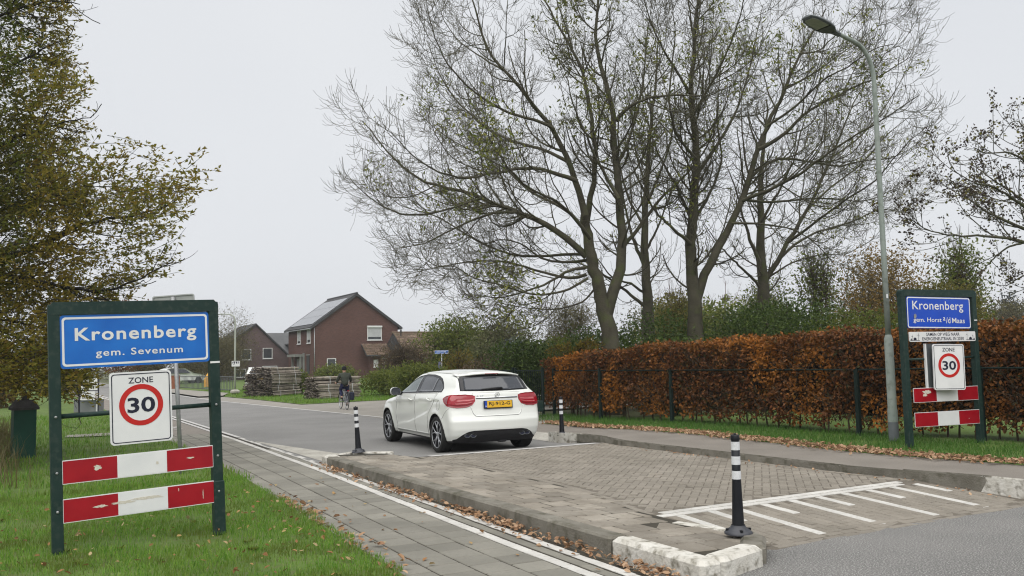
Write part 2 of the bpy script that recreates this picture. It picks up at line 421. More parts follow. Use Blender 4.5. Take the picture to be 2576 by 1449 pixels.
TREES = {'a':[(0.29,0.14,[[15.28,21.24,1.54],[15.24,21.26,2.07],[15.15,21.31,2.78],[15.05,21.37,3.26],[14.98,21.41,3.68],[14.91,21.45,4.1],[14.77,21.53,4.82],[14.7,21.57,5.4],[14.67,21.58,5.9]]),(0.13,0.02,[[14.51,21.33,5.83],[14.25,21.33,6.79],[13.97,21.36,7.42],[13.55,21.41,8.35],[12.98,21.53,8.96],[12.51,21.61,9.56],[12.03,21.71,10.01],[11.64,21.79,10.46],[11.4,21.81,10.98],[11.23,21.81,11.59],[11.03,21.81,12.43]]),(0.12,0.02,[[14.89,21.83,5.71],[15.05,21.76,6.44],[15.2,21.7,7.27],[15.25,21.73,7.95],[15.21,21.92,9.34],[15.18,22.04,10.23],[14.94,22.39,11.34],[14.67,22.73,12.1],[14.4,23.07,12.88],[14.24,23.32,13.93]]),(0.13,0.015,[[14.73,21.63,4.65],[14.53,21.77,4.93],[14.14,22.04,5.35],[13.48,22.5,5.87],[12.94,22.87,6.1],[12.14,23.42,6.54],[11.59,23.79,6.83],[10.9,24.25,6.98],[10.35,24.62,7.34],[9.88,24.96,7.88],[9.46,25.25,8.49],[9.11,25.49,9.1]]),(0.08,0.012,[[14.01,20.97,6.76],[13.24,20.98,6.95],[12.45,21.01,7.04],[11.44,21.07,6.81],[10.62,21.12,6.56],[9.74,21.11,6.6],[8.91,21.05,6.99],[8.2,20.93,7.58]]),(0.06,0.012,[[14.48,21.31,4.28],[14.04,21.38,4.21],[13.8,21.42,4.13],[13.14,21.55,3.73],[12.38,21.65,3.49],[11.72,21.73,3.34],[10.87,21.82,3.46]]),(0.06,0.012,[[14.87,21.86,4.56],[14.48,22.33,4.5],[13.95,23.01,4.71],[13.57,23.56,5.26],[13.15,24.08,5.43],[12.6,24.68,5.23]]),(0.06,0.01,[[12.63,22.12,5.94],[11.94,22.37,5.91],[11.19,22.66,5.59],[10.61,22.89,5.28],[10.03,23.11,4.97],[9.37,23.35,4.88]]),(0.07,0.012,[[14.94,22.86,7.82],[14.62,23.46,8.26],[14.01,24.45,8.68],[13.47,25.35,9.23],[12.84,26.45,10.4],[12.46,27.21,11.7],[12.3,27.66,12.96]]),(0.06,0.012,[[13.06,20.63,8.1],[12.46,20.58,8.31],[11.67,20.55,8.32],[10.5,20.41,8.69],[9.61,20.24,9.26],[9.09,20.06,9.97],[8.87,19.92,10.62]]),(0.2,0.025,[[15.14,21.32,2.79],[15.21,21.28,3.26],[15.36,21.2,3.6],[15.54,21.09,3.96],[15.61,21.05,4.15],[15.67,21.02,4.8],[15.59,21.07,5.62],[15.57,21.08,6.35],[15.52,21.1,7.51],[15.49,21.12,8.74],[15.44,21.15,9.58],[15.25,21.26,10.17],[15.08,21.35,10.85],[15.06,21.36,11.69],[15.23,21.27,12.54],[15.32,21.22,13.55]]),(0.07,0.012,[[15.18,20.57,8.57],[15.36,20.27,8.92],[15.75,19.72,9.14],[16.31,18.96,9.08],[16.76,18.34,8.89],[17.13,17.77,9.11]]),(0.08,0.012,[[15.77,21.23,4.91],[16.39,21.14,5.59],[17.08,21.04,6.46],[17.75,20.92,7.0],[18.34,20.82,7.53],[19.02,20.71,8.47],[19.51,20.65,9.42]]),(0.07,0.012,[[15.13,20.48,6.22],[14.94,20.71,6.85],[14.43,20.56,7.36],[13.91,20.37,8.08],[13.4,20.18,8.78],[13.02,19.96,9.68]]),(0.07,0.012,[[16.04,21.81,7.53],[16.64,21.93,8.38],[17.09,22.06,9.36],[17.59,22.22,10.66],[17.86,22.38,12.1],[18.3,22.55,13.6]]),(0.07,0.012,[[14.29,20.78,5.06],[13.47,20.44,5.65],[12.63,20.12,5.99],[11.52,19.72,6.16],[10.55,19.24,6.71],[9.89,18.83,7.26]]),(0.07,0.012,[[15.3,22.45,5.58],[15.16,23.45,6.49],[14.79,24.81,7.09],[14.49,26.14,8.28],[14.0,27.6,9.11],[13.45,29.09,9.99],[13.03,30.32,11.16]]),(0.04,0.01,[[13.94,20.89,10.68],[13.67,20.88,11.38],[13.4,20.87,12.04],[13.26,20.83,12.72]]),(0.06,0.01,[[14.74,21.68,4.11],[14.4,21.94,3.95],[13.84,22.39,4.16],[13.0,23.08,4.56],[12.13,23.76,4.67],[11.24,24.45,4.52],[10.33,25.14,4.32]]),(0.05,0.01,[[14.45,21.21,3.94],[13.78,21.22,3.58],[12.66,21.15,3.38],[11.59,21.05,3.63],[10.54,20.9,3.81],[9.76,20.73,4.19]]),(0.06,0.01,[[15.08,22.05,4.77],[14.6,23.11,4.87],[13.98,24.3,4.86],[13.23,25.9,5.55],[12.5,27.48,6.69],[11.64,28.99,7.16],[11.05,30.22,8.5]]),(0.045,0.01,[[11.64,22.46,6.34],[10.97,22.71,6.08],[10.21,23.0,5.84],[9.35,23.31,5.84],[8.61,23.55,6.29],[8.07,23.71,6.85]]),(0.04,0.01,[[14.97,21.51,3.75],[14.69,21.77,3.28],[14.06,22.34,3.07],[13.34,23.01,3.17],[12.7,23.6,3.38]]),(0.04,0.01,[[13.74,24.8,11.2],[13.37,25.35,11.67],[12.86,26.1,12.39],[12.52,26.64,13.22],[12.38,26.95,14.16]])],'b':[(0.255,0.025,[[18.1,20.8,1.49],[18.11,20.8,2.21],[18.14,20.78,3.26],[18.1,20.8,3.82],[18.07,20.82,4.25],[18.09,20.81,5.0],[18.14,20.78,5.81],[18.24,20.72,6.5],[18.32,20.68,7.38],[18.35,20.67,8.26],[18.26,20.71,9.03],[18.21,20.74,9.67],[18.36,20.66,10.95],[18.45,20.61,12.11],[18.53,20.56,12.89],[18.62,20.51,13.94]]),(0.165,0.02,[[18.12,20.79,3.14],[18.2,20.75,3.7],[18.46,20.64,4.13],[18.8,20.5,4.79],[19.32,20.27,5.72],[19.67,20.13,6.48],[19.94,20.01,7.26],[20.15,19.93,8.04],[20.51,19.78,8.83],[21.13,19.51,10.06],[21.6,19.32,11.22],[22.12,19.09,11.95],[22.53,18.91,12.75]]),(0.07,0.012,[[17.94,20.66,5.07],[17.3,20.71,5.5],[16.62,20.75,6.04],[15.98,20.73,7.06],[15.61,20.68,7.86]]),(0.07,0.012,[[18.31,21.0,5.92],[18.15,21.4,6.94],[17.88,21.94,8.07],[17.77,22.2,8.85],[17.74,22.45,10.08]]),(0.06,0.012,[[17.72,20.08,9.55],[17.16,20.04,10.16],[16.55,20.0,10.81],[16.01,19.92,11.69],[15.74,19.84,12.46]]),(0.08,0.012,[[19.29,18.99,7.79],[19.74,18.43,8.08],[20.11,17.9,8.72],[20.53,17.35,9.04],[20.98,16.74,9.32],[21.42,16.16,9.53],[21.85,15.54,9.98]]),(0.07,0.012,[[20.56,20.64,7.34],[21.55,20.5,8.12],[22.77,20.25,8.01],[24.12,19.97,7.88],[25.15,19.78,8.21],[26.28,19.53,8.27],[27.35,19.34,8.9]]),(0.05,0.01,[[18.93,19.87,5.64],[19.56,19.27,5.58],[20.23,18.64,5.37],[20.67,18.24,4.93],[21.06,17.91,4.26]]),(0.07,0.012,[[18.52,18.95,6.15],[18.76,18.2,6.33],[19.03,17.23,6.63],[19.22,16.25,7.12],[19.38,15.32,7.47],[19.49,14.53,7.71],[19.55,13.74,8.02]]),(0.08,0.012,[[18.73,21.17,7.38],[19.68,21.25,8.4],[20.69,21.33,9.61],[21.4,21.43,10.96],[21.97,21.54,12.49],[22.52,21.63,13.91]]),(0.06,0.012,[[17.41,19.77,8.81],[17.58,19.05,9.6],[17.58,18.34,10.33],[17.55,17.78,11.07],[17.47,17.35,11.82]]),(0.05,0.01,[[22.79,21.05,10.73],[23.97,20.96,11.33],[25.54,20.84,12.4],[26.73,20.73,13.15],[27.76,20.63,13.9]]),(0.05,0.01,[[18.79,18.12,8.22],[19.07,17.3,8.6],[19.3,16.47,9.2],[19.5,15.81,9.37],[19.69,15.05,9.7],[19.84,14.55,9.67]]),(0.06,0.01,[[20.95,21.44,6.8],[22.34,21.51,6.79],[24.0,21.61,7.07],[25.69,21.65,7.2],[27.4,21.65,7.17],[28.84,21.69,7.74],[30.12,21.72,8.47]]),(0.06,0.012,[[17.53,19.78,7.49],[16.51,19.47,8.03],[15.98,19.14,8.82],[15.99,18.92,9.81],[16.0,18.7,10.78],[15.66,18.43,11.54]]),(0.07,0.012,[[18.58,21.26,5.85],[19.66,21.51,7.0],[20.51,21.79,8.2],[20.39,21.97,9.6],[20.89,22.24,11.13],[21.4,22.5,12.72]]),(0.035,0.01,[[20.62,18.44,10.78],[21.07,18.07,10.79],[21.7,17.51,11.58],[22.15,17.12,12.14]])],'c':[(0.24,0.025,[[21.23,27.07,2.34],[21.23,27.07,3.27],[21.23,27.07,4.29],[21.19,27.1,5.45],[21.19,27.1,6.52],[21.28,27.04,7.81],[21.41,26.97,9.39],[21.6,26.87,10.99],[21.78,26.76,12.6],[21.9,26.7,14.22]]),(0.09,0.012,[[21.2,27.09,3.5],[20.76,27.18,3.86],[20.28,27.28,4.23],[19.29,27.44,4.89],[18.32,27.6,5.24],[17.51,27.7,5.98]]),(0.1,0.012,[[21.24,27.18,5.15],[21.0,27.61,6.36],[20.92,27.81,7.24],[20.86,28.09,8.77],[20.61,28.51,9.97]]),(0.07,0.012,[[21.18,27.08,4.05],[20.49,27.17,4.47],[19.71,27.26,4.64],[18.66,27.27,5.83]]),(0.07,0.012,[[21.46,27.43,6.77],[21.25,28.14,7.99],[21.23,28.57,9.39],[21.23,29.04,11.16],[21.02,29.8,12.87]]),(0.07,0.012,[[20.92,26.64,7.4],[21.2,26.01,8.55],[21.33,25.39,9.81],[21.29,25.04,11.25],[21.11,24.97,12.74]]),(0.07,0.012,[[21.22,27.16,5.62],[21.87,26.93,6.88],[22.41,26.78,8.32],[22.94,26.63,9.46]]),(0.06,0.012,[[21.82,27.65,8.44],[21.82,28.26,9.87],[21.96,28.62,11.48],[22.04,29.18,13.35]])],'d':[(0.3,0.025,[[25.17,24.86,2.25],[25.19,24.85,3.48],[25.2,24.85,4.26],[25.14,24.88,5.04],[25.15,24.88,6.14],[25.24,24.83,7.4],[25.24,24.82,8.66],[25.48,24.69,10.09],[25.61,24.62,11.7]]),(0.13,0.012,[[25.28,24.81,4.49],[25.54,24.7,4.93],[26.19,24.42,5.99],[26.95,24.09,7.26],[27.63,23.8,8.56],[28.09,23.61,9.42],[28.45,23.46,10.53],[29.01,23.22,11.75],[29.67,22.93,12.74]]),(0.11,0.012,[[25.11,24.83,4.88],[24.89,24.85,5.5],[24.64,24.88,6.07],[24.31,24.92,7.0],[24.01,24.92,8.11],[23.52,24.99,9.17]]),(0.08,0.012,[[25.07,24.87,4.18],[24.75,24.87,4.5],[23.89,24.89,5.11],[23.1,24.89,5.69],[22.26,24.85,6.59]]),(0.08,0.01,[[25.55,24.88,4.74],[26.74,24.9,5.9],[28.4,24.82,6.62],[30.17,24.68,7.03],[32.04,24.53,7.81],[33.33,24.35,7.52],[34.6,24.24,8.29]]),(0.07,0.012,[[24.84,24.53,6.7],[25.18,23.81,7.84],[25.34,23.1,8.94],[25.35,22.65,10.21],[25.48,21.94,11.39]]),(0.07,0.01,[[25.22,23.51,5.82],[25.33,22.3,6.4],[25.4,20.9,7.05],[25.42,19.56,7.5],[25.29,18.47,8.35],[25.18,17.49,8.77]]),(0.06,0.01,[[28.38,25.37,7.56],[30.05,25.51,8.69],[32.0,25.6,9.75],[34.13,25.71,11.44],[35.94,25.74,12.59],[37.58,25.72,13.36]]),(0.05,0.01,[[29.17,24.52,9.73],[30.48,24.31,10.54],[31.83,24.11,11.84],[33.04,23.94,13.35],[33.85,23.85,14.87]]),(0.05,0.01,[[25.42,24.86,4.58],[26.66,24.76,5.24],[28.09,24.6,5.6],[29.5,24.41,5.63],[31.04,24.23,6.35]])],'e':[(0.2,0.05,[[21.95,11.76,1.37],[21.99,11.74,3.28],[21.99,11.74,4.63],[21.99,11.74,6.0],[22.27,11.58,7.68]]),(0.08,0.01,[[22.01,11.79,3.87],[21.68,12.16,4.29],[21.43,12.43,4.57],[21.11,12.78,4.84],[20.84,13.08,5.11],[20.61,13.33,5.41],[20.48,13.48,5.71],[20.34,13.66,6.04]]),(0.07,0.01,[[21.92,11.71,3.85],[20.77,12.07,4.14],[20.35,12.19,4.25],[19.93,12.32,4.27],[19.35,12.5,4.28],[18.61,12.72,4.29],[18.14,12.85,4.44],[17.83,12.93,4.66]]),(0.04,0.01,[[21.38,12.18,4.22],[20.87,12.52,4.1],[20.54,12.73,3.79],[20.19,12.95,3.33]]),(0.06,0.01,[[21.72,11.6,5.18],[21.03,11.69,5.62],[20.46,11.75,6.06],[19.91,11.84,6.21],[19.45,11.94,6.09],[18.97,12.01,6.25]]),(0.06,0.01,[[22.35,11.92,5.97],[22.2,12.3,6.54],[22.12,12.52,6.99],[22.04,12.74,7.45],[21.92,12.88,7.37]]),(0.06,0.01,[[22.22,11.9,4.67],[22.08,12.52,5.16],[21.95,13.02,5.64],[21.82,13.54,6.15],[21.72,13.89,6.52]]),(0.05,0.01,[[20.62,11.71,4.78],[19.92,11.74,5.07],[19.23,11.76,5.3],[18.57,11.81,5.34],[17.91,11.83,5.56]]),(0.05,0.01,[[22.0,11.76,3.38],[21.59,12.07,3.49],[21.24,12.35,3.41],[20.87,12.63,3.14]]),(0.05,0.01,[[21.84,11.67,5.88],[21.56,11.74,6.64],[21.27,11.81,7.32]])],'oak':[(0.3,0.12,[[-1.26,18.48,0.11],[-1.34,18.53,1.85],[-1.38,18.55,3.98],[-1.41,18.56,6.16],[-1.44,18.58,8.38],[-1.5,18.62,10.66]]),(0.1,0.008,[[-1.35,18.54,3.27],[-0.74,18.26,3.46],[-0.38,18.1,3.57],[0.06,17.91,3.74],[0.37,17.77,3.91],[0.87,17.55,4.25],[1.25,17.38,4.31],[1.69,17.17,4.35],[2.27,16.91,4.53],[2.62,16.76,4.9]]),(0.07,0.008,[[-1.35,18.53,3.12],[-0.67,17.92,3.3],[0.01,17.33,3.19],[0.6,16.81,3.02],[1.13,16.34,2.86],[1.47,16.04,2.98],[1.81,15.72,3.16],[2.19,15.35,3.34]]),(0.07,0.008,[[-1.39,18.64,4.28],[-0.78,18.5,4.44],[-0.15,18.35,4.61],[0.36,18.23,4.77],[0.88,18.11,5.01],[1.55,17.95,5.27]]),(0.07,0.008,[[-1.4,18.46,5.26],[-0.72,17.92,5.5],[-0.05,17.38,5.73],[0.49,16.95,5.9],[0.97,16.57,5.97]]),(0.06,0.008,[[-1.47,18.85,6.59],[-0.85,18.72,7.02],[-0.08,18.55,7.46],[0.37,18.45,7.81],[0.77,18.35,8.0]]),(0.06,0.008,[[-1.41,18.11,7.48],[-0.76,17.45,7.65],[-0.16,16.82,7.81],[0.37,16.28,7.85],[0.72,15.93,7.71]]),(0.06,0.008,[[-1.33,18.52,2.41],[-0.72,18.11,2.54],[-0.1,17.7,2.45],[0.45,17.33,2.29],[0.94,17.01,2.07]]),(0.05,0.008,[[-1.31,18.51,1.85],[-0.71,18.3,1.91],[0.04,18.04,1.75],[0.55,17.86,1.45],[0.93,17.72,1.23]])]}
OAK_BASE = (-1.35, 18.53, 3.26)
OAK_OUTLINE = [(-2.15, 10.4), (2.12, 10.3), (2.23, 8.33), (2.15, 7.88), (2.22, 7.21), (2.09, 6.74), (2.71, 6.16), (1.96, 5.89), (1.86, 5.42), (2.62, 5.08), (3.23, 5.17), (3.8, 4.98), (4.59, 4.88), (4.35, 4.28), (3.96, 3.9), (4.31, 3.53), (3.97, 3.18), (3.48, 2.94), (3.09, 2.77), (2.92, 2.28), (2.76, 1.79), (2.77, 1.17), (1.82, 1.12), (1.39, 1.4), (0.63, 1.07), (-1.75, 1.12)]

# ------------------------------------------------------------------ ground, roads, paving
def ipl(xs, ys): return lambda v: float(np.interp(v, xs, ys))
TZ = 0.09                                                   # height of the raised brick table
xl1 = ipl([3, 5.5, 6.7, 9.2, 13.3, 19.5, 30], [3.70, 3.73, 3.75, 3.84, 3.99, 4.10, 4.13])
xl2 = ipl([3, 5.5, 6.6, 9.4, 13.5, 15, 19.5, 30], [3.93, 3.97, 4.01, 4.09, 4.18, 4.25, 4.28, 4.30])
xpl = ipl([3, 6.3, 7.7, 9.5, 13.3, 19.2, 40], [2.40, 2.48, 2.56, 2.66, 2.80, 2.84, 2.86])     # left edge of the cycle path
xb = ipl([4.9, 5.6, 6.3, 7.1, 8.2, 10, 12.9, 14.0], [5.45, 5.40, 5.16, 5.3, 5.58, 5.70, 5.52, 5.2])  # island / brick boundary
xr = ipl([3, 4.8, 5.6, 6.6, 8, 12.5, 13.5, 14.6, 19], [9.5, 9.46, 9.40, 9.26, 9.12, 9.06, 9.20, 8.98, 9.3])
zr = ipl([5.55, 6.85, 13.05, 14.2], [0, TZ, TZ, 0])

ground = sheet('ground', [(-900, -60), (900, -60), (900, 1600), (-900, 1600)], -0.06, M['far_ground'])
tag(ground, kind='structure')
road_far = strip('road', [(4.2, 13.0), (4.29, 20), (4.29, 30), (4.2, 45), (4.0, 70), (4.0, 220)],
                 [(9.3, 13.0), (9.3, 20), (8.85, 30), (7.95, 45), (7.9, 70), (7.9, 220)], 0.0, M['asphalt'])
tag(road_far, kind='structure')
road_near = sheet('road', [(3.85, -6), (16, -6), (16, 4.0), (9.6, 4.3), (9.4, 5.42), (8.6, 5.38), (7.4, 5.46), (6.1, 5.42), (5.45, 5.36), (5.2, 5.6), (4.4, 5.1), (3.85, 4.7)], 0.0, M['asphalt_near'])
tag(road_near, kind='structure')

# far ramp of the table: asphalt
ramp = strip('road_ramp', [(xb(y) - .1, y) for y in (13.05, 13.6, 14.2)], [(xr(y), y) for y in (13.05, 13.6, 14.2)], [TZ, .045, .004], M['asphalt'], road_far)
# apron of the side road and the right-hand asphalt path
apron = sheet('side_road', [(8.9, 18.6), (11.6, 18.2), (13.4, 21), (13.4, 24), (40, 26), (40, 35.8), (13, 35.5), (9.8, 34.8), (9.6, 42), (9.2, 47.5), (7.9, 47.5), (7.95, 45), (8.85, 30)], -0.004, M['apron'])
tag(apron, kind='structure')
ys = [2.5, 5, 7, 9, 11, 13, 14.6, 17, 19]
rpath = strip('path', [(xr(q) + (.16 if q < 14.5 else .62), q) for q in ys], [(x, y) for x, y in zip([11.6, 11.42, 11.36, 11.06, 11.2, 11.36, 11.3, 11.2, 11.6], ys)],
              [.105, .105, .098, .098, .098, .098, .098, .03, .0], M['asphalt_path'])
tag(rpath, kind='structure')
fsw = sheet('pavement', [(8.02, 47.6), (9.25, 47.6), (10.4, 52), (9.6, 62), (9.3, 90), (8.0, 90)], 0.06, M['apron'])
tag(fsw, kind='structure')

base_ = sheet('road_base', [(4.05, 4.3), (9.9, 4.0), (9.9, 19.5), (4.05, 19.5)], -0.03, M['sand_joint'], road_far)
wedge_r = strip('cement_wedge', [(8.97, 14.6), (9.1, 17), (9.28, 19)], [(xr(14.6) + .62, 14.6), (xr(17) + .62, 17), (xr(19) + .62, 19)], .005, M['cement'], road_far)
for k_, z_ in ((3, .098), (4, .03), (5, .006)): wedge_r.data.vertices[k_].co.z = z_
# verges
lv = strip('verge', [(-60, y) for y in (1, 3, 8, 13, 19, 40, 90)], [(x, y) for x, y in zip([2.36, 2.42, 2.58, 2.8, 2.84, 2.86, 2.7], (1, 3, 8, 13, 19, 40, 90))], [.02] * 7, M['turf'])
tag(lv, kind='structure')
rv = strip('verge', [(x, y) for x, y in zip([11.6, 11.42, 11.36, 11.06, 11.2, 11.36, 11.3, 11.2, 11.4], ys)], [(60, y) for y in ys],
           [.10, .10, .10, .10, .10, .10, .09, .05, .0], M['turf'])
tag(rv, kind='structure')
rv2 = sheet('verge', [(9.25, 47.6), (9.6, 42), (9.8, 34.8), (13, 35.5), (40, 35.8), (60, 36), (60, 130), (10, 130), (9.35, 90), (9.65, 62), (10.4, 52)], 0.012, M['turf'])
tag(rv2, kind='structure')
drive = sheet('gravel_path', [(0.9, 22.8), (2.8, 22.4), (2.84, 23.5), (1.0, 23.6)], 0.04, M['apron'])
tag(drive, kind='structure')

# ---- cycle path of concrete slabs
cp = strip('cycle_path', [(xpl(y) - .25, y) for y in range(2, 41)], [(xl2(y) + .12, y) for y in range(2, 41)], -0.0055, M['joint_light'])
tag(cp, kind='structure')
cpf = strip('path_surface', [(xpl(y) - .05, y) for y in (22, 30, 40, 90)], [(4.05, y) for y in (22, 30, 40, 90)], 0.002, M['asphalt_path'], cp)
def slab_mesh(name, sx, sy, h=.03, bev=.004):
    return MB().box((0, 0, -h / 2), (sx, sy, h), bev=bev).mesh(name)
slab = slab_mesh('paving_slab', .286, .286, .03, .006)
slab.materials.append(M['paver'])
nslab = 0
y = 4.2
row = 0
for row in range(61):
    for c in range(4):
        yy = 4.2 + row * .3 + (.15 if c % 2 else 0)
        x = xl1(yy) - .055 - .15 - c * .3
        if nslab >= 250: break
        o = link('paving_slab', slab, None, cp, (x, yy, rng.normal(0, .0011)), (rng.normal(0, .003), rng.normal(0, .003), rng.normal(0, .006) + (-.02)))
        nslab += 1
edge_sl = slab_mesh('edge_brick', .095, .195, .03, .003)
edge_sl.materials.append(M['paver'])
wb = slab_mesh('white_block', .098, .293, .03, .003)
wb.materials.append(M['white_block'])
wb2 = slab_mesh('white_block', .09, .195, .03, .003)
wb2.materials.append(M['white_block'])
for k in range(58):
    yy = 4.25 + k * .3
    a = -math.atan((xl1(yy + .3) - xl1(yy - .3)) / .6)
    link('white_block', wb, None, cp, (xl1(yy), yy, .001 + rng.normal(0, .001)), (0, 0, a + rng.normal(0, .008)))
for k in range(80):
    yy = 4.25 + k * .2
    link('white_block', wb2, None, cp, (xl2(yy), yy, .0 + rng.normal(0, .0015)), (0, 0, -.02 + rng.normal(0, .012)))
    if k < 64:
        xm = (xl1(yy) + xl2(yy)) / 2 + .002
        link('edge_brick', edge_sl, None, cp, (xm, yy + .06, rng.normal(-.001, .001)), (0, 0, -.02 + rng.normal(0, .012)))
# slabs between the path slabs and the lawn where the path is wider: joined half slabs at the grass edge
eb = MB()
for k in range(62):
    yy = 4.2 + k * .3
    x0, x1 = xpl(yy) - .25, xl1(yy) - .055 - 4 * .3 - .003
    if x1 - x0 > .06: eb.box(((x0 + x1) / 2, yy, -.015 + rng.normal(0, .002)), (x1 - x0, .293, .03), bev=.004)
tag(eb.build('edge_slab', M['paver_far'], cp), kind='stuff')
# lines further away are painted
for f, nm in ((xl1, 0), (xl2, 1)):
    ysl = [21.6 if nm == 0 else 20.2, 24, 27, 30, 36, 45, 70]
    wob = [4.10, 4.12, 4.13, 4.13, 4.10, 4.0, 3.75] if nm == 0 else [4.28, 4.29, 4.30, 4.30, 4.28, 4.2, 3.98]
    strip('edge_line', [(x - .05, q) for x, q in zip(wob, ysl)], [(x + .05, q) for x, q in zip(wob, ysl)], .006, M['white_paint_line'], cp)
strip('edge_line', [(x - .06, q) for x, q in ((9.42, 18.5), (9.27, 24.5), (8.57, 33.6), (7.98, 41.2), (7.72, 52), (7.6, 90))],
      [(x + .06, q) for x, q in ((9.42, 18.5), (9.27, 24.5), (8.57, 33.6), (7.98, 41.2), (7.72, 52), (7.6, 90))], .006, M['white_paint_line'], road_far)
# worn bicycle symbol on the path
bs = MB()
bp = []
for cx_, cy_ in ((3.35, 24.2), (3.35, 26.0)):
    for q in range(14):
        a0, a1 = q * 2 * PI / 14, (q + .8) * 2 * PI / 14
        bs.add([(cx_ + r_ * math.cos(a), cy_ + 1.4 * r_ * math.sin(a), .0075) for a, r_ in ((a0, .27), (a1, .27), (a1, .33), (a0, .33))], [(3, 2, 1, 0)])
for p, q in (((3.35, 24.2), (3.2, 25.1)), ((3.2, 25.1), (3.35, 26)), ((3.2, 25.1), (3.7, 25.0)), ((3.35, 24.2), (3.7, 25.0))):
    d = Vector((q[0] - p[0], q[1] - p[1], 0)).normalized(); n_ = Vector((-d.y, d.x, 0)) * .03
    bs.add([(p[0] - n_.x, p[1] - n_.y, .008), (p[0] + n_.x, p[1] + n_.y, .008), (q[0] + n_.x, q[1] + n_.y, .008), (q[0] - n_.x, q[1] - n_.y, .008)], [(0, 1, 2, 3)])
bs.build('bicycle_marking', M['white_paint_line'], cp)
# cement wedge ahead of the island
wedge = sheet('cement_wedge', [(4.33, 19.0), (4.36, 13.9), (4.95, 14.35), (5.0, 15.1), (4.7, 16.8)], 0.005, M['cement'], road_far)

# ---- raised brick table with piano-key marking
table_ys = [5.2, 5.6, 6.2, 6.85, 8, 9.5, 11, 12.5, 13.05]
bt = strip('brick_pavement', [(xb(q) - .03, q) for q in table_ys], [(xr(q) + .03, q) for q in table_ys], [zr(q) - .0045 for q in table_ys], M['brick_joint'])
tag(bt, kind='structure')
slope = math.atan(TZ / 1.3)
bk_y = slab_mesh('brick', .0915, .199, .03, .004)
bk_x = slab_mesh('brick', .2, .0955, .03, .004)
for me in (bk_y, bk_x): me.materials.append(M['brick_paver'])
wk_y = slab_mesh('white_brick', .1, .218, .03, .003)
wk_x = slab_mesh('white_brick', .193, .0955, .03, .003)
for me in (wk_y, wk_x): me.materials.append(M['white_block'])
nb = 0
def jit(k=1.0): return (rng.normal(0, .006) * k, rng.normal(0, .006) * k, rng.normal(0, .008) * k)
long_x = [5.53 + .77 * k for k in range(5)]
short_x = [5.915 + .77 * k for k in range(5)]
cols = np.arange(5.46, 9.3, .0995)
for ci, x in enumerate(cols):
    # every column of the ramp runs along the travel direction; white keys replace bricks
    kl = min(abs(x - q) for q in long_x) < .05
    ks = min(abs(x - q) for q in short_x) < .05
    y0 = 6.70 if not (ci % 2) or kl or ks else 6.60
    q = y0

    n = 0
    while q > 5.70:
        yc = q - .104
        lim = 5 if kl else (2 if ks else 0)
        if x < xr(yc) - .06 and x > xb(yc) + .06:
            white = n < lim
            rr = jit()
            if white: link('white_brick', wk_y, None, bt, (x, q - .111, zr(q - .111) + .001), (slope, rr[1], rr[2] * .5))
            elif nb < 270:
                link('brick', bk_y, None, bt, (x, yc, zr(yc) + rng.normal(0, .0012)), (slope + rr[0], rr[1], rr[2])); nb += 1
        q -= .222 if n < lim else .208
        n += 1
for r_ in range(2):
    for k in range(18):
        x = 5.45 + .196 * k + r_ * .098
        if x < xr(6.8) - .1: link('white_brick', wk_x, None, bt, (x, 6.756 + r_ * .1, zr(6.756 + r_ * .1) + .001), jit(.6))
# remaining bricks: rows at the asphalt edge and the herringbone field
def brick_cloud(items, name, mt, parent):
    """items: (x, y, z, half length, half width, angle)"""
    a = np.array(items)
    n = len(a)
    hb = .004
    u = np.stack([np.cos(a[:, 5]), np.sin(a[:, 5])], 1)
    v = np.stack([-u[:, 1], u[:, 0]], 1)
    tilt = rng.normal(0, .0012, (n, 2))
    V = np.zeros((n, 8, 3))
    for i, (sx, sy) in enumerate(((-1, -1), (1, -1), (1, 1), (-1, 1))):
        for j, (k, dz) in enumerate(((0, -.012), (hb, 0))):
            p = a[:, :2] + u * (sx * (a[:, 3] - k))[:, None] + v * (sy * (a[:, 4] - k))[:, None]
            V[:, j * 4 + i, :2] = p
            V[:, j * 4 + i, 2] = np.array([zr(q) for q in p[:, 1]]) + a[:, 2] + dz + (sx * tilt[:, 0] + sy * tilt[:, 1] if j else 0)
    base = (np.arange(n) * 8)[:, None]
    F = np.concatenate([base + np.array([[4, 5, 6, 7]])] + [base + np.array([[i, (i + 1) % 4, 4 + (i + 1) % 4, 4 + i]]) for i in range(4)])
    return link(name, np_mesh(name, V.reshape(-1, 3), [F]), mt, parent)
items = []
for r_ in range(5):
    yy = 5.64 - r_ * .1
    for k in range(22):
        x = 5.0 + .205 * k + (r_ % 2) * .1
        edge = 5.42 if x > 5.45 else 5.3
        if xb(max(yy, 5)) + .1 < x < xr(yy) - .1 and yy > edge - .02: items.append((x, yy, rng.normal(0, .0015), .1, .0475, rng.normal(0, .01)))
w_ = .0945
c45, s45 = math.cos(PI / 4), math.sin(PI / 4)
for i in range(-90, 90):
    for j in range(-90, 90):
        k = (i - j) % 4
        if k == 0: cx_, cy_, a = (i + 1) * w_, (j + .5) * w_, 0
        elif k == 2: cx_, cy_, a = (i + .5) * w_, j * w_, PI / 2
        else: continue
        X, Y = 7.3 + cx_ * c45 - cy_ * s45, 9.9 + cx_ * s45 + cy_ * c45
        if 6.98 < Y < 12.98 and xb(Y) + .14 < X < xr(Y) - .1:
            items.append((X, Y, rng.normal(0, .0015), .092, .0445, a + PI / 4 + rng.normal(0, .01)))
tag(brick_cloud(items, 'herringbone_bricks', M['brick_paver_far'], bt), kind='stuff')
